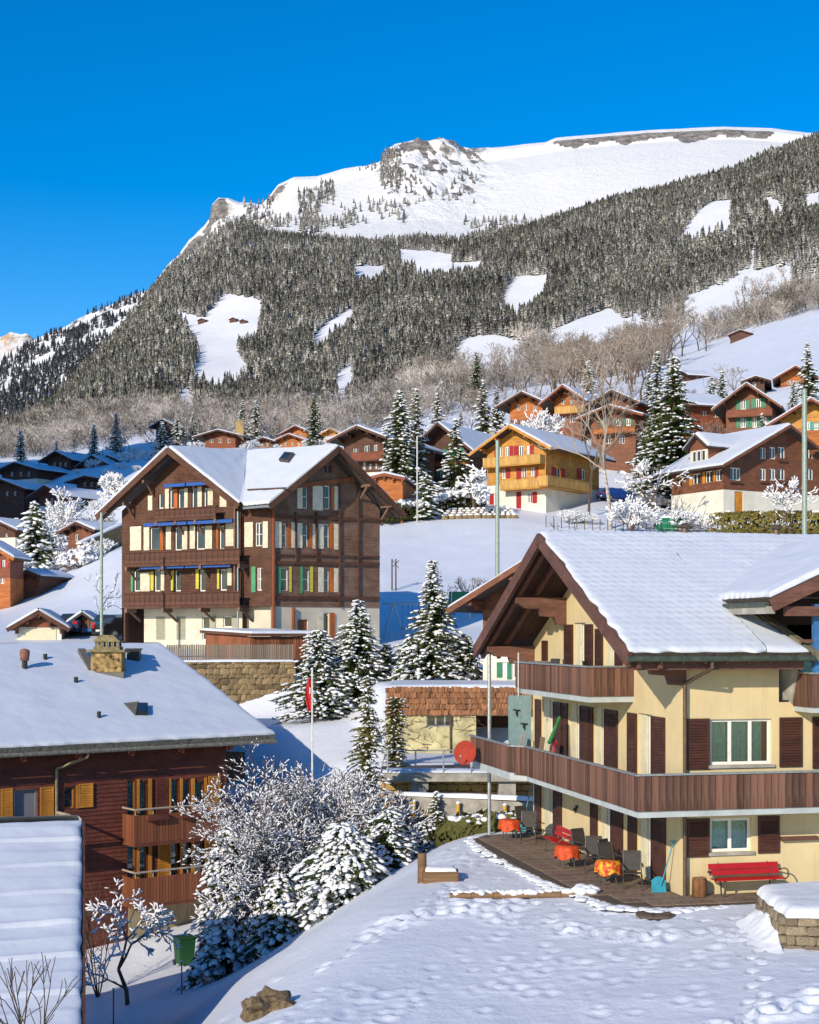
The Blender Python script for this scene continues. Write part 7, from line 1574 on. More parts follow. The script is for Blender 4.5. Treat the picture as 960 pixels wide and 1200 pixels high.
cw = P(462, 0, 57.6); ce = P(630, 0, 55.6); cwo = empty('concrete_wall', (cw.x, cw.y, -7.8), 0, 'low concrete wall with a snow cap behind the lawn', 'wall'); dd = Vector((ce.x - cw.x, ce.y - cw.y, 0)); nn = Vector((dd.y, -dd.x, 0)).normalized()
mb = MB(); mb.prism([Vector((0, 0, 0)), dd, dd + Vector((0, 0, 1.28)), Vector((0, 0, 1.42))], -nn * 0.3); mb.build('wall', M_CONC, cwo); snow_strip(cwo, -nn * 0.15, dd - nn * 0.15, 0.45, 1.36, 0.16)
for i, u in enumerate((488, 539, 592)):
    t = (P(u, 0, 57).x - cw.x) / dd.x; q = dd * t + nn * 0.25; bo = empty('marker_post', (cw.x + q.x, cw.y + q.y, -7.5), 0, ['yellow marker post beside the young spruce at the concrete wall', 'middle yellow marker post along the concrete wall', 'yellow marker post nearest the cream house at the concrete wall'][i], 'post', 'yellow marker posts along the concrete wall')
    mb = MB(); mb.tube((0, 0, 0), (0, 0, 0.85), 0.075, 0.07, 10); mb.lump((0, 0, 0.85), 0.07, 0.07, 0.05, 1, 1, 0.0); mb.build('shaft', plain('yellow_paint', (0.62, 0.33, 0.01), 0.5), bo, True); mb = MB(); mb.lump((0, 0, 0.9), 0.09, 0.09, 0.06, i, 1, 0.1); mb.build('snow_cap', SNOW_TREE, bo, True)
# stones of the terrace under the yellow chalet
p0, p1 = P(521, 0, 152.5), P(606, 0, 155); z0 = float(ground(p0.x, p0.y)); tw = empty('terrace_wall', (p0.x, p0.y, z0), 0, 'stepped rows of snow-capped stones below the yellow chalet', 'wall'); rr = random.Random(6); stone_mesh('rubble', M_RUBBLE); dd = Vector((p1.x - p0.x, p1.y - p0.y, 0)); Lw = dd.length; dd.normalize(); nn = Vector((dd.y, -dd.x, 0)); capm = None
for row in range(4):
    x = row * 0.45
    while x < Lw:
        w = rr.uniform(0.5, 0.85); c = dd * x - nn * (row * 0.75); gx = p0 + c; c.z = float(ground(gx.x, gx.y)) - z0 + 0.15 + row * 0.12; put_stone('stone', tw, 'rubble', c, dd, nn, w * 0.85, 0.5, 0.42, rr, rr.uniform(-0.1, 0.1))
        mb = MB(); mb.lump((0, 0, 0), 0.5, 0.5, 0.5, row, 1, 0.12)
        if capm is None: capm = mb.build('snow_cap', SNOW_TREE, tw, True); o_ = capm
        else: o_ = bpy.data.objects.new('snow_cap', capm.data); COL.objects.link(o_); o_.parent = tw
        o_.location = c + Vector((0, 0, 0.26)); o_.scale = (w * 0.85, 0.5, 0.26); x += w
# concrete retaining strip near the tall spruce
for (u0, Y0, u1, Y1, h, lab) in ((455, 158, 520, 166, 1.9, 'concrete retaining wall behind the snow-topped hedge'), (94, 158, 143, 166, 2.4, 'stone retaining bank under the small barn')):
    a, b = gpos(u0, Y0), gpos(u1, Y1); r_ = empty('retaining_wall', a, 0, lab, 'wall'); dd = b - a; dd.z = 0; nn = Vector((dd.y, -dd.x, 0)).normalized(); mb = MB(); mb.prism([Vector((0, 0, -1)), dd + Vector((0, 0, -1)), dd + Vector((0, 0, h + b.z - a.z)), Vector((0, 0, h))], -nn * 0.4); mb.build('wall', M_CONC if 'concrete' in lab else M_RUBBLE, r_); snow_quad(r_, Vector((0, 0, h)) + nn * 0.1, dd + Vector((0, 0, h + b.z - a.z)) + nn * 0.1, dd + Vector((0, 0, h + b.z - a.z)) - nn * 0.6, Vector((0, 0, h)) - nn * 0.6, 0.25, 0.4, (1, 1, 1, 1), 0.3, None, 4, SNOW, name='snow_cap')

# ---------------------------------------------------------------- poles, flag, dish, play equipment
def pole(name, label, u, Y, vt, r, mat, head=None, cat='lamp post'):
    g, h = top_h(u, Y, vt); g.z -= 0.3; root = empty(name, g, 0, label, cat); mb = MB(); mb.tube((0, 0, 0), (0, 0, h + 0.3), r, r * 0.85, 12); mb.build('pole', mat, root)
    mb = MB(); mb.tube((0, 0, h + 0.3), (0, 0, h + 0.36), r * 0.95, r * 0.8, 12); mb.build('cap', mat, root); mb = MB(); mb.box(-r * 1.6, r * 1.6, -r * 1.6, r * 1.6, 0.2, 0.34); mb.build('base_plate', mat, root); return root, h
M_POLE = plain('grey_green_pole', (0.30, 0.36, 0.31), 0.5, metal=0.3, var=0.12)
pole('mast', 'pale grey-green mast left of the yellow chalet', 583, 104, 517, 0.16, M_POLE, cat='mast'); pole('mast', 'pale grey-green mast in front of the brown log chalet', 943, 84, 457, 0.17, M_POLE, cat='mast'); pole('mast', 'grey-green mast left of the twin-gabled chalet', 119, 88, 602, 0.10, M_POLE, cat='mast')
pole('mast', 'thin grey post standing by the tall snowy spruce', 489, 150, 512, 0.09, M_STEEL, cat='mast')
fp, h = pole('flagpole', 'white flagpole with a furled red flag', 366, 67, 785, 0.045, plain('white_pole', (0.66, 0.66, 0.64), 0.4), cat='flagpole')
mb = MB(); zt = (H - 796) / F * 67 - fp.location.z; zb_ = (H - 834) / F * 67 - fp.location.z; q = []; nst = 14
for i in range(nst + 1):
    z = zt + (zb_ - zt) * i / nst; w = 0.12 + 0.10 * math.sin(i / nst * 3.0); 
    for k in range(6): t = k / 5; mb.v.append((-0.05 - w * t * 1.2, 0.07 * math.sin(t * 7 + i * 0.5), z + 0.05 * t))
for i in range(nst):
    for k in range(5): a = i * 6 + k; mb.f.append((a, a + 1, a + 7, a + 6))
mb.build('flag', plain('red_flag_cloth', (0.42, 0.015, 0.02), 0.7), fp, True)
mb = MB()
for z0, z1, y in ((0.52, 0.62, 0.10),): mb.box(-0.12, -0.08, -0.1, -0.085, zt + (zb_ - zt) * 0.45, zt + (zb_ - zt) * 0.25)
mb.build('flag_cross', M_WHITE, fp)
# red satellite dish on the balcony corner
dpos = P(545, 882, 51.0); ds_ = empty('satellite_dish', dpos, 0, 'round red satellite dish at the far corner of the long balcony', 'satellite dish'); mb = MB(); nrm = Vector((-0.35, -0.9, 0.25)).normalized(); ax = nrm.cross(Vector((0, 0, 1))).normalized(); ay = ax.cross(nrm)
R_, rings, ns = 0.44, 5, 24; mb.v.append(tuple(-nrm * 0.09))
for i in range(1, rings + 1):
    for k in range(ns): t = 2 * math.pi * k / ns; rr_ = R_ * i / rings; mb.v.append(tuple(ax * (rr_ * 0.93 * math.cos(t)) + ay * (rr_ * math.sin(t)) + nrm * (0.09 * (i / rings) ** 2 - 0.09)))
for k in range(ns):
    mb.f.append((0, 1 + k, 1 + (k + 1) % ns))
    for i in range(rings - 1): a = 1 + i * ns; mb.f.append((a + k, a + ns + k, a + ns + (k + 1) % ns, a + (k + 1) % ns))
mb.build('reflector', plain('red_dish_paint', (0.33, 0.03, 0.012), 0.75, var=0.12), ds_, True)
mb = MB(); mb.path([-nrm * 0.1, -nrm * 0.35, -nrm * 0.35 + Vector((0.2, 0.2, -0.3))], 0.035); mb.build('mount', M_STEEL, ds_); mb = MB(); mb.tube(-ay * R_ * 0.9, nrm * 0.4 - ay * 0.25, 0.014); mb.build('arm', M_STEEL, ds_); mb = MB(); mb.tube(nrm * 0.34 - ay * 0.22, nrm * 0.44 - ay * 0.2, 0.035); mb.build('receiver', M_CONC, ds_)
# swing frame, posts in the shade right of the chalet
sw0 = gpos(458, 100); sw = empty('swing_frame', sw0, 0, 'grey swing frame in the blue shade beside the twin-gabled chalet', 'swing'); Hs = 2.3
mb = MB(); mb.tube((-0.6, 0, Hs), (2.9, 0.4, Hs), 0.05); mb.build('crossbar', M_STEEL, sw)
for x in (0.2, 2.5):
    for s in (-1, 1): mb = MB(); mb.tube((x + s * 0.75, 0.15 + s * 0.5, -0.2), (x, 0.15, Hs), 0.045); mb.build('leg', M_STEEL, sw)
for x in (1.0, 1.7): mb = MB(); mb.tube((x - 0.2, 0.25, Hs), (x - 0.2, 0.25, 0.6), 0.012, n=5); mb.tube((x + 0.2, 0.25, Hs), (x + 0.2, 0.25, 0.6), 0.012, n=5); mb.box(x - 0.24, x + 0.24, 0.15, 0.35, 0.55, 0.6); mb.build('swing_seat', M_DKWOOD, sw)
for i, (u, l) in enumerate(((459.5, 'slim dark post, left of two, on the shaded snow'), (464, 'slim dark post with a crosspiece, right of two, on the shaded snow'))):
    g, h = top_h(u, 118, 655); r_ = empty('wooden_post', g, 0, l, 'post'); mb = MB(); mb.tube((0, 0, -0.3), (0, 0, h), 0.06, 0.05); mb.build('shaft', M_DKWOOD, r_)
    if i: mb = MB(); mb.bar((-0.25, 0, h * 0.75), (0.25, 0, h * 0.95), 0.05, 0.06); mb.bar((-0.25, 0, h * 0.95), (0.25, 0, h * 0.7), 0.04, 0.05); mb.build('crosspiece', M_DKWOOD, r_)
# green skip on the bank, basketball post, fence wires
g = gpos(770, 150); sk = empty('skip_container', g + Vector((0, 0, 0)), 0.05, 'green steel skip behind the ridge of the cream house', 'container'); mb = MB()
mb.hexa([(0.2, 0, 0), (3.6, 0, 0), (3.6, 1.6, 0), (0.2, 1.6, 0), (0, -0.1, 1.3), (3.8, -0.1, 1.3), (3.8, 1.7, 1.3), (0, 1.7, 1.3)])
for x in (0.3, 1.0, 1.9, 2.8, 3.5): mb.box(x - 0.05, x + 0.05, -0.16, -0.02, 0.1, 1.25)
mb.box(-0.06, 3.86, -0.17, -0.1, 1.2, 1.34); M_SKIP = plain('green_skip_paint', (0.01, 0.20, 0.10), 0.5, var=0.15); mb.build('body', M_SKIP, sk); snow_quad(sk, (0, -0.1, 1.32), (3.8, -0.1, 1.32), (3.8, 1.7, 1.32), (0, 1.7, 1.32), 0.3, 0.3, (1, 1, 1, 1), 0.4, None, 3, SNOW, name='snow_cap')
g = gpos(540, 108); bo = empty('goal_board', g, 0.2, 'green wire goal frame at the foot of the lamp mast', 'goal'); mb = MB(); mb.box(-0.9, 0.9, 0, 0.05, 1.1, 2.1); mb.build('board', M_GRN, bo)
for x in (-0.7, 0.7): mb = MB(); mb.tube((x, 0.02, -0.2), (x, 0.02, 2.1), 0.05); mb.build('post', M_STEEL, bo)
fl = empty('garden_fence', gpos(660, 149), 0, 'low wire and post fence along the bank behind the cream house', 'fence'); o = fl.location
prev = None
for i, u in enumerate(np.linspace(640, 830, 22)):
    q = gpos(u, 149 - 0.02 * i) - o; mb = MB(); mb.tube(q - Vector((0, 0, 0.2)), q + Vector((0, 0, 1.15)), 0.045, n=6); mb.build('post', M_DKWOOD, fl)
    if prev is not None:
        for z in (0.5, 1.05): mb = MB(); mb.bar(prev + Vector((0, 0, z)), q + Vector((0, 0, z)), 0.03, 0.04); mb.build('wire', M_STEEL, fl)
    prev = q

# ---------------------------------------------------------------- cars by the garages
def car(label, loc, yaw, col, group=None):
    root = empty('car', loc, yaw, label, 'car', group); paint = plain('car_paint_' + label.split()[0], col, 0.25, metal=0.3, var=0.05, spec=0.7)
    prof = [(-2.1, 0.35), (-2.12, 0.75), (-2.0, 0.98), (-1.55, 1.02), (-1.2, 1.45), (0.35, 1.5), (1.05, 1.0), (1.9, 0.85), (2.1, 0.6), (2.08, 0.3)]
    mb = MB(); W2 = 0.86
    for s in (0, 1):
        for (x, z) in prof: y = W2 - (0.16 if z > 1.1 else 0.0); mb.v.append((x, -y if s == 0 else y, z))
    n = len(prof); mb.f.append(tuple(range(n))); mb.f.append(tuple(range(n, 2 * n))[::-1])
    for i in range(n): j = (i + 1) % n; mb.f.append((j, i, n + i, n + j))
    mb.build('body', paint, root)
    for s in (-1, 1):
        mb = MB(); y = s * 0.80; mb.poly([(-1.38, y, 1.08), (0.78, y, 1.06), (0.3, y * 0.92, 1.42), (-1.12, y * 0.92, 1.40)]); mb.build('window', M_PANE, root)
        mb = MB(); mb.box(-2.14, -2.08, s * 0.62 - 0.16, s * 0.62 + 0.16, 0.72, 0.92); mb.build('tail_light', plain('red_lamp', (0.4, 0.01, 0.01), 0.25), root)
        for x in (-1.3, 1.3):
            mb = MB(); mb.tube((x, s * 0.72, 0.32), (x, s * 0.89, 0.32), 0.32, n=18); w = mb.build('wheel', M_BLACK, root); mb = MB(); mb.tube((x, s * 0.88, 0.32), (x, s * 0.90, 0.32), 0.19, n=12); mb.build('rim', M_STEEL, w)
    mb = MB(); mb.poly([(-1.58, -0.68, 1.05), (-1.58, 0.68, 1.05), (-1.24, 0.6, 1.42), (-1.24, -0.6, 1.42)]); mb.build('rear_window', M_PANE, root)
    mb = MB(); mb.poly([(1.06, -0.68, 1.03), (1.06, 0.68, 1.03), (0.42, 0.6, 1.46), (0.42, -0.6, 1.46)]); mb.build('windscreen', M_PANE, root)
    mb = MB(); mb.box(-2.15, -2.1, -0.26, 0.26, 0.5, 0.62); mb.build('number_plate', M_WHITE, root)
    mb = MB(); mb.box(-2.18, -2.0, -0.8, 0.8, 0.32, 0.48); mb.build('bumper', M_BLACK, root)
    return root
car('navy estate car parked under the open carport', gpos(92, 104.5, 0.05), math.radians(80), (0.02, 0.05, 0.13)); car('black car parked behind the support post of the chalet', gpos(147, 101, 0.05), math.radians(40), (0.02, 0.022, 0.025)); car('teal car parked between the carport and the chalet', gpos(130, 104, 0.05), math.radians(85), (0.01, 0.10, 0.16))
car('silver car parked in the shade left of the brown log chalet', gpos(768, 168, 0.05), math.radians(10), (0.35, 0.36, 0.38)); car('blue car parked between the yellow chalet and the birch', gpos(722, 172, 0.05), math.radians(25), (0.02, 0.07, 0.30))
# ---------------------------------------------------------------- terrace of the cream house and the lawn
def gz(x, y): return float(ground(x, y))
M_PAVE = vary_mat('worn_paving', (0.21, 0.145, 0.10), 0.35, 0.16, 3, 0.8, 0.006)
M_REDB = plain('red_bench_paint', (0.40, 0.012, 0.012), 0.35, var=0.1, scale=4); M_IRON = plain('grey_iron', (0.11, 0.11, 0.11), 0.5, metal=0.5)
M_DCHAIR = plain('dark_mesh_fabric', (0.045, 0.04, 0.036), 0.7); M_TEAL = plain('turquoise_plastic', (0.02, 0.26, 0.36), 0.45)
pv = empty('patio', RC + Vector((0, 0, 0)), 0, 'bare brown paved patio along the cream house', 'patio')
outer = [(-2.0, 12.6), (-2.7, 11.7), (-2.85, 9), (-2.9, 6), (-2.8, 3.5), (-2.6, 1.2), (-2.2, -0.8), (-1.2, -1.45), (0.5, -1.55), (2.6, -1.45), (4.6, -1.35)]
# paving slabs laid row by row inside the outline
def inside(x, y):
    if -0.02 < x and y > -0.03: return False
    po = [(0.0, 12.9)] + outer + [(4.6, 0.0), (0, 0)]; c = False
    for i in range(len(po)):
        (x0, y0), (x1, y1) = po[i], po[(i + 1) % len(po)]
        if (y0 > y) != (y1 > y) and x < (x1 - x0) * (y - y0) / (y1 - y0) + x0: c = not c
    return c
rr = random.Random(12); mb = MB(); mb.prism([L3(x, y, -0.25) for x, y in [(0.0, 12.9)] + outer + [(4.6, 0.0), (0, 0)]], (0, 0, 0.262)); mb.build('bed', plain('patio_joint', (0.10, 0.075, 0.055), 0.9), pv)
stone_mesh('slab', M_PAVE, 5, 0.02, 0.04); yy = -1.9
while yy < 13.6:
    xx = -4.9
    while xx < 4.6:
        w = 0.6
        if all(inside(xx + a, yy + b) for a in (0.04, 0.56) for b in (0.04, 0.56)):
            put_stone('paving_slab', pv, 'slab', L3(xx + 0.3, yy + 0.3, 0.008 + rr.uniform(-0.004, 0.005)), E, G, 0.588, 0.588, 0.05, rr)
        xx += w
    yy += 0.6
# snow mound edges round the patio
mb = MB(); rg = np.random.default_rng(3); cs = []; rs = []
for i in range(len(outer) - 1):
    for k in range(34):
        t = rg.random(); x = outer[i][0] * (1 - t) + outer[i + 1][0] * t; y = outer[i][1] * (1 - t) + outer[i + 1][1] * t
        cs.append(np.array(L3(x - 0.12 + 0.1 * rg.normal(), y - 0.1 + 0.1 * rg.normal(), -0.05))); rs.append(rg.uniform(0.05, 0.22))
V, T = lumps(cs, rs, 5, 0.28, 0.2, 1); se = fast_mesh('snow_edge', V, T, SNOW, None, True); se.location = RC; tag(se, 'cleared snow heaped along the rim of the patio', 'snow', kind='stuff')
# red benches
def bench(label, loc, yaw, L=2.05):
    root = empty('bench', loc, yaw, label, 'bench')
    for i, (y, z) in enumerate(((-0.42, 0.44), (-0.29, 0.45), (-0.16, 0.45))): mb = MB(); mb.box(-L / 2, L / 2, y - 0.055, y + 0.055, z, z + 0.035); mb.build('seat_slat', M_REDB, root)
    for i, (y, z, hh) in enumerate(((-0.03, 0.60, 0.13), (0.02, 0.76, 0.15))): mb = MB(); mb.obox((0, y, z), (L / 2, 0, 0), (0, 0.018, -0.006), (0, 0.02, hh / 2)); mb.build('back_slat', M_REDB, root)
    for x in (-L / 2 + 0.3, L / 2 - 0.3):
        mb = MB(); mb.path([(x, -0.48, 0.42), (x, -0.05, 0.42), (x, 0.06, 0.86)], 0.02, 6); mb.path([(x, -0.44, 0.42), (x - 0.06, -0.46, 0.0)], 0.022, 6); mb.path([(x, -0.1, 0.42), (x + 0.06, -0.02, 0.0)], 0.022, 6); mb.build('leg', M_IRON, root)
    for s in (-1, 1):
        x = s * (L / 2 + 0.03); pts = [(x, 0.0, 0.62)] + [(x + s * 0.1 * math.sin(t), -0.12 - 0.17 * t / 1.5, 0.66 + 0.03 * math.sin(t * 2)) for t in np.linspace(0, 2.4, 6)] + [(x + s * 0.02, -0.5, 0.52), (x - s * 0.04, -0.42, 0.42)]; mb = MB(); mb.path(pts, 0.02, 6); mb.build('armrest', M_IRON, root)
    return root
ya = math.atan2(E.y, E.x)
def on_ter(x, y, z=0.035): return RC + L3(x, y, z)
bench('red slatted bench against the front wall under the lower window', on_ter(1.75, -0.2), ya)
bench('red slatted bench along the gable wall between the tables', on_ter(-0.75, 7.6), ya - math.pi / 2, 1.7)
# folding chairs and small tables with orange cloths
M_OCL = plain('orange_cloth', (0.62, 0.075, 0.015), 0.7, var=0.3, scale=9); 
t_ = NT('patterned_cloth'); n__ = t_.noise(t_.coord(), 9, 2); t_.color(t_.ramp(n__, [(0.36, (0.45, 0.015, 0.012)), (0.48, (0.60, 0.10, 0.01)), (0.6, (0.70, 0.40, 0.02))])); t_.b.inputs['Roughness'].default_value = 0.7; M_PCL = t_.m
def folding_chair(label, x, y, yaw, sn=0):
    root = empty('garden_chair', on_ter(x, y), yaw, label, 'chair', 'garden chairs on the patio')
    for s in (-1, 1):
        mb = MB(); mb.path([(s * 0.26, -0.30, 0.0), (s * 0.25, 0.12, 0.48), (s * 0.24, 0.30, 1.02)], 0.016, 6); mb.build('frame', M_IRON, root)
        mb = MB(); mb.path([(s * 0.26, 0.30, 0.0), (s * 0.25, -0.24, 0.44)], 0.016, 6); mb.build('leg', M_IRON, root)
        mb = MB(); mb.bar((s * 0.28, -0.28, 0.66), (s * 0.28, 0.2, 0.68), 0.045, 0.025); mb.build('armrest', M_IRON, root)
    mb = MB(); mb.obox((0, -0.05, 0.45), (0.235, 0, 0), (0, 0.24, -0.02), (0, 0, 0.012)); mb.build('seat', M_DCHAIR, root)
    mb = MB(); mb.obox((0, 0.215, 0.76), (0.225, 0, 0), (0, 0.085, 0.27), (0, 0.012, -0.003)); mb.build('backrest', M_DCHAIR, root)
    return root
def cloth_table(label, x, y, m, r=0.34, h=0.66):
    root = empty('garden_table', on_ter(x, y), ya, label, 'table'); mb = MB(); mb.tube((0, 0, h - 0.03), (0, 0, h), r * 0.97, n=20); mb.build('tabletop', M_CONC, root)
    for k in range(4): a = math.pi / 4 + k * math.pi / 2; mb = MB(); mb.tube((r * 0.75 * math.cos(a), r * 0.75 * math.sin(a), 0), (r * 0.6 * math.cos(a), r * 0.6 * math.sin(a), h - 0.03), 0.018, n=6); mb.build('leg', M_IRON, root)
    cl = empty('tablecloth', on_ter(x, y, 0.035 + h), ya, label.replace('table', 'tablecloth on the table').replace('small round ', ''), 'tablecloth'); mb = MB(); n = 48; mb.v.append((0, 0, 0.012))
    for ring, (rad, z) in enumerate(((r * 0.98, 0.012), (r * 1.06, -0.06), (r * 1.1, -0.34))):
        for k in range(n): t = 2 * math.pi * k / n; w = 1 + (0.07 * math.sin(7 * t) * (ring == 2) + 0.03 * math.sin(7 * t) * (ring == 1)); zz = z + (0.05 * math.sin(4 * t + 1) if ring == 2 else 0); mb.v.append((rad * w * math.cos(t), rad * w * math.sin(t), zz))
    for k in range(n):
        j = (k + 1) % n; mb.f.append((0, 1 + k, 1 + j))
        for q in range(2): mb.f.append((1 + q * n + k, 1 + (q + 1) * n + k, 1 + (q + 1) * n + j, 1 + q * n + j))
    mb.build('cloth', m, cl, True)
cloth_table('small round table under an orange cloth at the far end of the patio', -1.5, 11.3, M_OCL); cloth_table('small round table under an orange cloth near the middle of the patio', -1.55, 5.0, M_OCL); cloth_table('small round table under a red and yellow cloth near the house corner', -1.35, 2.0, M_PCL)
gy = ya - math.pi / 2
for i, (x, y, a, l) in enumerate([(-0.75, 11.9, gy + 1.9, 'dark folding chair left of the farthest orange table'), (-1.1, 10.4, gy + 1.2, 'dark folding chair right of the farthest orange table'), (-0.75, 5.85, gy + 1.9, 'dark folding chair behind the middle orange table'), (-1.0, 4.15, gy + 1.25, 'dark folding chair before the middle orange table'), (-1.0, 2.85, gy + 1.75, 'dark folding chair behind the red and yellow table'), (-0.95, 1.15, gy + 1.25, 'dark folding chair nearest the house corner'), (-0.7, 3.5, gy + 2.2, 'dark folding chair by the shutter between the two nearest tables')]):
    folding_chair(l, x, y, a)
def shovel(label, p, q, blade=True):
    root = empty('snow_shovel', p, 0, label, 'shovel'); d = Vector(q) - Vector(p); mb = MB(); mb.tube(d * 0.12, d, 0.018, n=8); mb.build('handle', M_TEAL, root); mb = MB(); mb.bar(d - Vector((0.09, 0, 0)), d + Vector((0.09, 0, 0)), 0.03, 0.03); mb.build('grip', M_TEAL, root)
    if blade: mb = MB(); mb.prism([(-0.2, 0.02, 0), (0.2, 0.02, 0), (0.2, 0.1, 0.32), (0.06, 0.12, 0.42), (-0.06, 0.12, 0.42), (-0.2, 0.1, 0.32)], (0, -0.03, 0.005)); mb.build('blade', M_TEAL, root)
shovel('turquoise snow shovel leaning at the near corner of the cream house', on_ter(-0.45, 0.45), on_ter(-0.06, 0.35, 1.45)); shovel('turquoise long-handled tool leaning at the far corner of the cream house', on_ter(-0.55, 13.1), on_ter(-0.08, 13.0, 2.0))
# log stump, chopping block
st = empty('log_stump', on_ter(0.38, -0.35), 0, 'short upright log beside the downpipe', 'log'); mb = MB(); n = 14
for z, r in ((0, 0.21), (0.1, 0.2), (0.42, 0.2), (0.5, 0.19)):
    for k in range(n): t = 2 * math.pi * k / n; q = r * (1 + 0.06 * math.sin(3 * t + z * 4)); mb.v.append((q * math.cos(t), q * math.sin(t), z + 0.02 * math.sin(2 * t)))
for i in range(3):
    for k in range(n): j = (k + 1) % n; mb.f.append((i * n + k, i * n + j, (i + 1) * n + j, (i + 1) * n + k))
mb.build('bark', plain('log_bark', (0.20, 0.09, 0.035), 0.9, var=0.4, scale=7, bump=0.03, stretch=(1, 1, 0.3)), st, True); mb = MB(); mb.tube((0, 0, 0.495), (0, 0, 0.505), 0.185, n=14); mb.build('cut_face', plain('cut_wood', (0.32, 0.18, 0.08), 0.8), st)
# garden spike lamp, round drain cover
gl = empty('garden_lamp', on_ter(4.15, -0.9), 0, 'thin garden torch before the front wall at the right', 'lamp'); mb = MB(); mb.tube((0, 0, -0.2), (0, 0, 0.85), 0.015, n=6); mb.build('stake', M_IRON, gl); mb = MB(); mb.tube((0, 0, 0.85), (0, 0, 0.97), 0.05, 0.06, 10); mb.tube((0, 0, 0.97), (0, 0, 1.08), 0.06, 0.0, 10); mb.build('lantern', M_IRON, gl)
dp = P(768, 1064, 37.3); dc_ = empty('drain_cover', (dp.x, dp.y, gz(dp.x, dp.y) + 0.02), 0, 'round bare drain cover in the snow before the house corner', 'cover'); mb = MB(); mb.tube((0, 0, 0), (0, 0, 0.05), 0.5, n=24); mb.tube((0, 0, 0.05), (0, 0, 0.07), 0.42, n=24); mb.build('lid', plain('worn_concrete_lid', (0.12, 0.085, 0.06), 0.9, var=0.3), dc_)
# things on the balconies
gi = empty('telescope', RC + L3(-0.8, 8.6, 2.62), 0.3, 'green telescope on a tripod on the long balcony', 'telescope'); mb = MB(); mb.tube((-0.25, -0.25, 0.95), (0.35, 0.3, 1.75), 0.07, 0.05); mb.build('tube', plain('green_tube', (0.04, 0.22, 0.06), 0.5), gi)
for k in range(3): a = k * 2.1; mb = MB(); mb.tube((0.3 * math.cos(a), 0.3 * math.sin(a), 0), (0, 0, 1.15), 0.018, n=6); mb.build('leg', M_IRON, gi)
def simple_chair(label, x, y, z, m, yaw):
    root = empty('balcony_chair', RC + L3(x, y, z), yaw, label, 'chair')
    mb = MB(); mb.box(-0.22, 0.22, -0.22, 0.22, 0.42, 0.46); mb.build('seat', m, root); mb = MB(); mb.obox((0, 0.24, 0.7), (0.22, 0, 0), (0, 0.015, 0), (0, 0.04, 0.27)); mb.build('backrest', m, root)
    for sx in (-1, 1):
        for sy in (-1, 1): mb = MB(); mb.tube((sx * 0.2, sy * 0.2, 0), (sx * 0.19, sy * 0.19, 0.43), 0.018, n=6); mb.build('leg', m, root)
simple_chair('red folding chair on the long balcony beside the telescope', -0.7, 9.6, 2.6, M_REDB, gy); simple_chair('grey chair on the long balcony at the far end', -0.8, 12.9, 2.6, M_CONC, gy); simple_chair('brown chair on the long balcony left of the red one', -0.7, 10.9, 2.6, plain('tan_chair', (0.22, 0.15, 0.09), 0.6), gy)
simple_chair('dark chair on the upper balcony near its right end', -0.7, 5.0, 5.34, M_DCHAIR, gy + 2.4); simple_chair('dark chair on the upper balcony before its glazed door', -0.7, 7.0, 5.34, M_DCHAIR, gy + 2.9); simple_chair('dark chair on the upper balcony left of the glazed door', -0.75, 9.2, 5.34, M_DCHAIR, gy + 0.4)
# water trough with post, log edging, stone, rock
tp = P(498, 1022, 43.0); tg = Vector((tp.x, tp.y, gz(tp.x, tp.y))); tb = empty('trough', tg, 0.0, 'wooden box trough with an upright post standing in the lawn', 'trough'); M_OLDW = wood('old_larch', (0.17, 0.10, 0.05), 0.8, 'x', 0.35, per_obj=0.1)
mb = MB(); mb.box(-0.05, 0.95, -0.3, 0.3, -0.2, 0.36); mb.build('box', M_OLDW, tb); mb = MB(); mb.box(0.952, 0.99, -0.3, 0.3, -0.1, 0.37); mb.build('end_board', M_ORWOOD, tb); mb = MB(); mb.tube((-0.08, 0.1, -0.2), (-0.08, 0.1, 0.85), 0.14, 0.13, 12); mb.build('post', M_OLDW, tb, False); snow_quad(tb, (-0.02, -0.29, 0.362), (0.95, -0.29, 0.362), (0.95, 0.29, 0.362), (-0.02, 0.29, 0.362), 0.12, 0.08, (1, 1, 1, 1), 0.15, None, 2, SNOW, name='snow_cap')
la, lb = P(527, 1052, 40.2), P(683, 1046, 40.0); la.z = gz(la.x, la.y) + 0.06; lb.z = gz(lb.x, lb.y) + 0.08; le = empty('log_edging', la, 0, 'long weathered log edging half buried in the lawn snow', 'log'); d = lb - la; mb = MB()
for i in range(6): mb.tube(d * (i / 6) + Vector((0, 0, 0.01 * (i % 2))), d * ((i + 0.985) / 6), 0.10, 0.095, 9)
mb.build('log', M_OLDW, le); cs = [np.array(d * t + Vector((0, 0.08, 0.07))) for t in np.linspace(0.02, 1.02, 46)]; rg = np.random.default_rng(1); cs = [c + np.array([rg.normal() * 0.06, rg.normal() * 0.07, 0]) for c in cs] + [np.array(d * 1.02 + Vector((rg.normal() * 0.14, rg.normal() * 0.12, 0.12))) for _ in range(9)]
V, T = lumps(cs, list(rg.uniform(0.07, 0.17, 46)) + list(rg.uniform(0.14, 0.26, 9)), 3, 0.6, 0.15, 1); fast_mesh('snow_cap', V, T, SNOW, le, True)
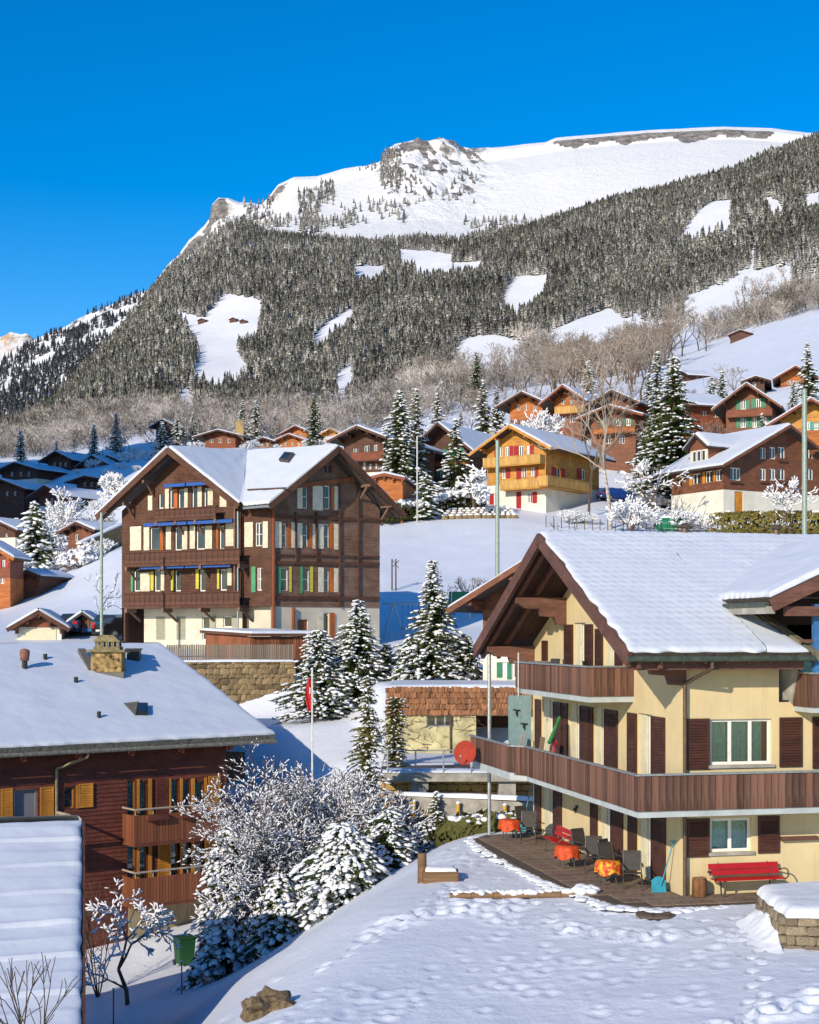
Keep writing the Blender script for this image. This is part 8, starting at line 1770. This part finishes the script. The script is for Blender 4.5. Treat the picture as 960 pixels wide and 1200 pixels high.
def rock(name, label, u, v, Y, sx, sy, sz, seed, mat, snow=True):
    p = P(u, v, Y); p.z = gz(p.x, p.y); root = empty(name, p, 0.4, label, 'rock'); V0, T0 = ICO[2]; r = np.random.default_rng(seed)
    n = np.array([1 + 2.1 * float(fbm(np.array([q[0] * 2.1 + seed]), np.array([q[1] * 2.1 + q[2] * 2.6]), 5)[0]) for q in V0]); V = V0 * n[:, None]; V = np.sign(V) * np.abs(V) ** 0.8 * np.array([sx, sy, sz]); fast_mesh('stone', V, T0, mat, root)
    if snow: S2 = V[V[:, 2] > sz * 0.35]; c = S2[r.integers(0, len(S2), 16)] * np.array([0.85, 0.85, 0.95]); SV, ST = lumps(c, r.uniform(0.1, 0.25, 16) * min(1, sx * 1.3), seed, 0.4, 0.15, 1); fast_mesh('snow_cap', SV, ST, SNOW, root, True)
    return root
M_ROCK = vary_mat('mossy_rock', (0.13, 0.092, 0.05), 0.75, 0.1, 9, 0.95, 0.06)
rock('boulder', 'mossy boulder poking out of the snow at the lower left of the lawn', 314, 1172, 31.2, 0.58, 0.42, 0.36, 9, M_ROCK, False)
# dry-stone planter at the right edge, thick with snow
pa, pb, pc = P(922, 1098, 33.2), P(1000, 1092, 33.0), P(893, 1070, 36.0); z0 = gz(pa.x, pa.y) - 0.15
for i, (s, e, lab) in enumerate(((pa, pb, 'dry-stone planter wall topped with deep snow at the right edge'),)):
    wl_, d_, n_ = stone_wall('stone_planter', lab, s, e, z0, z0 + 0.86, 'planter', vary_mat('planter_stone', (0.20, 0.155, 0.10), 0.4, 0.35, 6), 0.42, 0.22, 8, M_MORT, 0.5, jit=0.1, coursed=True, cat='planter')
ad = Vector((pc.x - pa.x, pc.y - pa.y, 0)); Ls = ad.length; ad.normalize(); nl = Vector((-ad.y, ad.x, 0)); nl = nl if nl.x < 0 else -nl; rr = random.Random(4)
for j in range(4):
    x = 0.1
    while x < Ls - 0.2: w = rr.uniform(0.35, 0.5); c = ad * (x + w / 2) + nl * 0.0; c.z = 0.11 + j * 0.215; put_stone('stone', wl_, 'planter', c, ad, nl, w * 0.97, 0.26, 0.21, rr); x += w
o = wl_.location; q = [pa, pb + Vector((1, 0, 0)), pb + Vector((1, 4.0, 0)), pc]; q = [Vector((k.x, k.y, z0 + 0.80)) - o for k in q]; mb = MB(); mb.prism(q, (0, 0, 0.06)); mb.build('soil', M_MORT, wl_)
snow_quad(wl_, q[0] + Vector((-0.1, -0.1, 0.06)), q[1] + Vector((0, -0.1, 0.06)), q[2] + Vector((0, 0, 0.06)), q[3] + Vector((-0.15, 0.1, 0.06)), 0.24, 0.1, (1, 0, 0, 1), 0.4, None, 12, SNOW, 0.12, 'snow_cap')
tt_, ww_ = np.meshgrid(np.linspace(-0.55, Ls + 0.5, 40), np.linspace(0.0, 1.25, 30))
prof = np.clip(1 - (np.clip(ww_, 0, 9) / 0.75) ** 1.3, 0, 1) ** 1.2 * sstep(tt_, -0.55, 0.7) * (1 - sstep(tt_, Ls, Ls + 0.5) * 0.5) * np.where(ww_ < 0.1, sstep(tt_, 0.0, 0.4), 1.0)
zz_ = 0.6 * prof * (0.9 + 0.9 * fbm(tt_ * 1.3, ww_ * 1.3, 4)) + 0.06 * fbm(tt_ * 4, ww_ * 4, 3) + 0.08
V = np.stack([ad.x * tt_ + nl.x * ww_, ad.y * tt_ + nl.y * ww_, zz_], -1).reshape(-1, 3); link('snow_drift', mesh_np('snow_drift', V, grid_faces(30, 40), True), SNOW, wl_)
# wire fence posts in the lower yard, green bin, bare twigs
for i, (u, v, Y) in enumerate(((133, 1150, 47.5), (213, 1128, 50.5), (292, 1098, 53.0))):
    p = P(u, v, Y); p.z = gz(p.x, p.y); r_ = empty('fence_post', p, 0, ['thin iron fence post nearest the blue-shaded fruit tree', 'middle thin iron fence post in the lower yard', 'thin iron fence post at the foot of the broad evergreen'][i], 'post'); mb = MB(); mb.tube((0, 0, -0.3), (0, 0, 1.15), 0.025, n=6); mb.build('shaft', M_IRON, r_); mb = MB(); mb.lump((0, 0, 1.16), 0.05, 0.05, 0.04, i, 1, 0.1); mb.build('snow_cap', SNOW_TREE, r_, True)
p = P(216, 1092, 57.0); p.z = gz(p.x, p.y); bn = empty('waste_bin', p, 0.5, 'green wheeled bin below the log house balconies', 'bin'); M_BIN = plain('green_bin_plastic', (0.012, 0.075, 0.02), 0.5)
mb = MB(); mb.hexa([(-0.28, -0.3, 0.12), (0.28, -0.3, 0.12), (0.28, 0.3, 0.12), (-0.28, 0.3, 0.12), (-0.34, -0.37, 1.1), (0.34, -0.37, 1.1), (0.34, 0.37, 1.1), (-0.34, 0.37, 1.1)]); mb.build('body', M_BIN, bn); mb = MB(); mb.box(-0.37, 0.37, -0.4, 0.4, 1.1, 1.17); mb.build('lid', M_BIN, bn)
for s in (-1, 1): mb = MB(); mb.tube((s * 0.26, 0.3, 0.12), (s * 0.33, 0.3, 0.12), 0.12, n=12); mb.build('wheel', M_BLACK, bn)
p = P(30, 1230, 27.0); bare_tree('bare_twigs', Vector((p.x, p.y, p.z - 0.3)), 2.1, 71, 'bare thin twigs rising at the lower left corner', mat=M_TWIG, levels=2, stems=7, lean=0.35, spread=0.3, r0=0.022, minr=0.009, trunk=0.5)
p = P(115, 1050, 55.0); p.z = gz(p.x, p.y); bare_tree('bare_twigs', p, 4.2, 72, 'tall bare twigs against the log house wall', mat=M_TWIG, levels=2, stems=9, lean=0.22, spread=0.2, r0=0.03, minr=0.012, trunk=0.5)
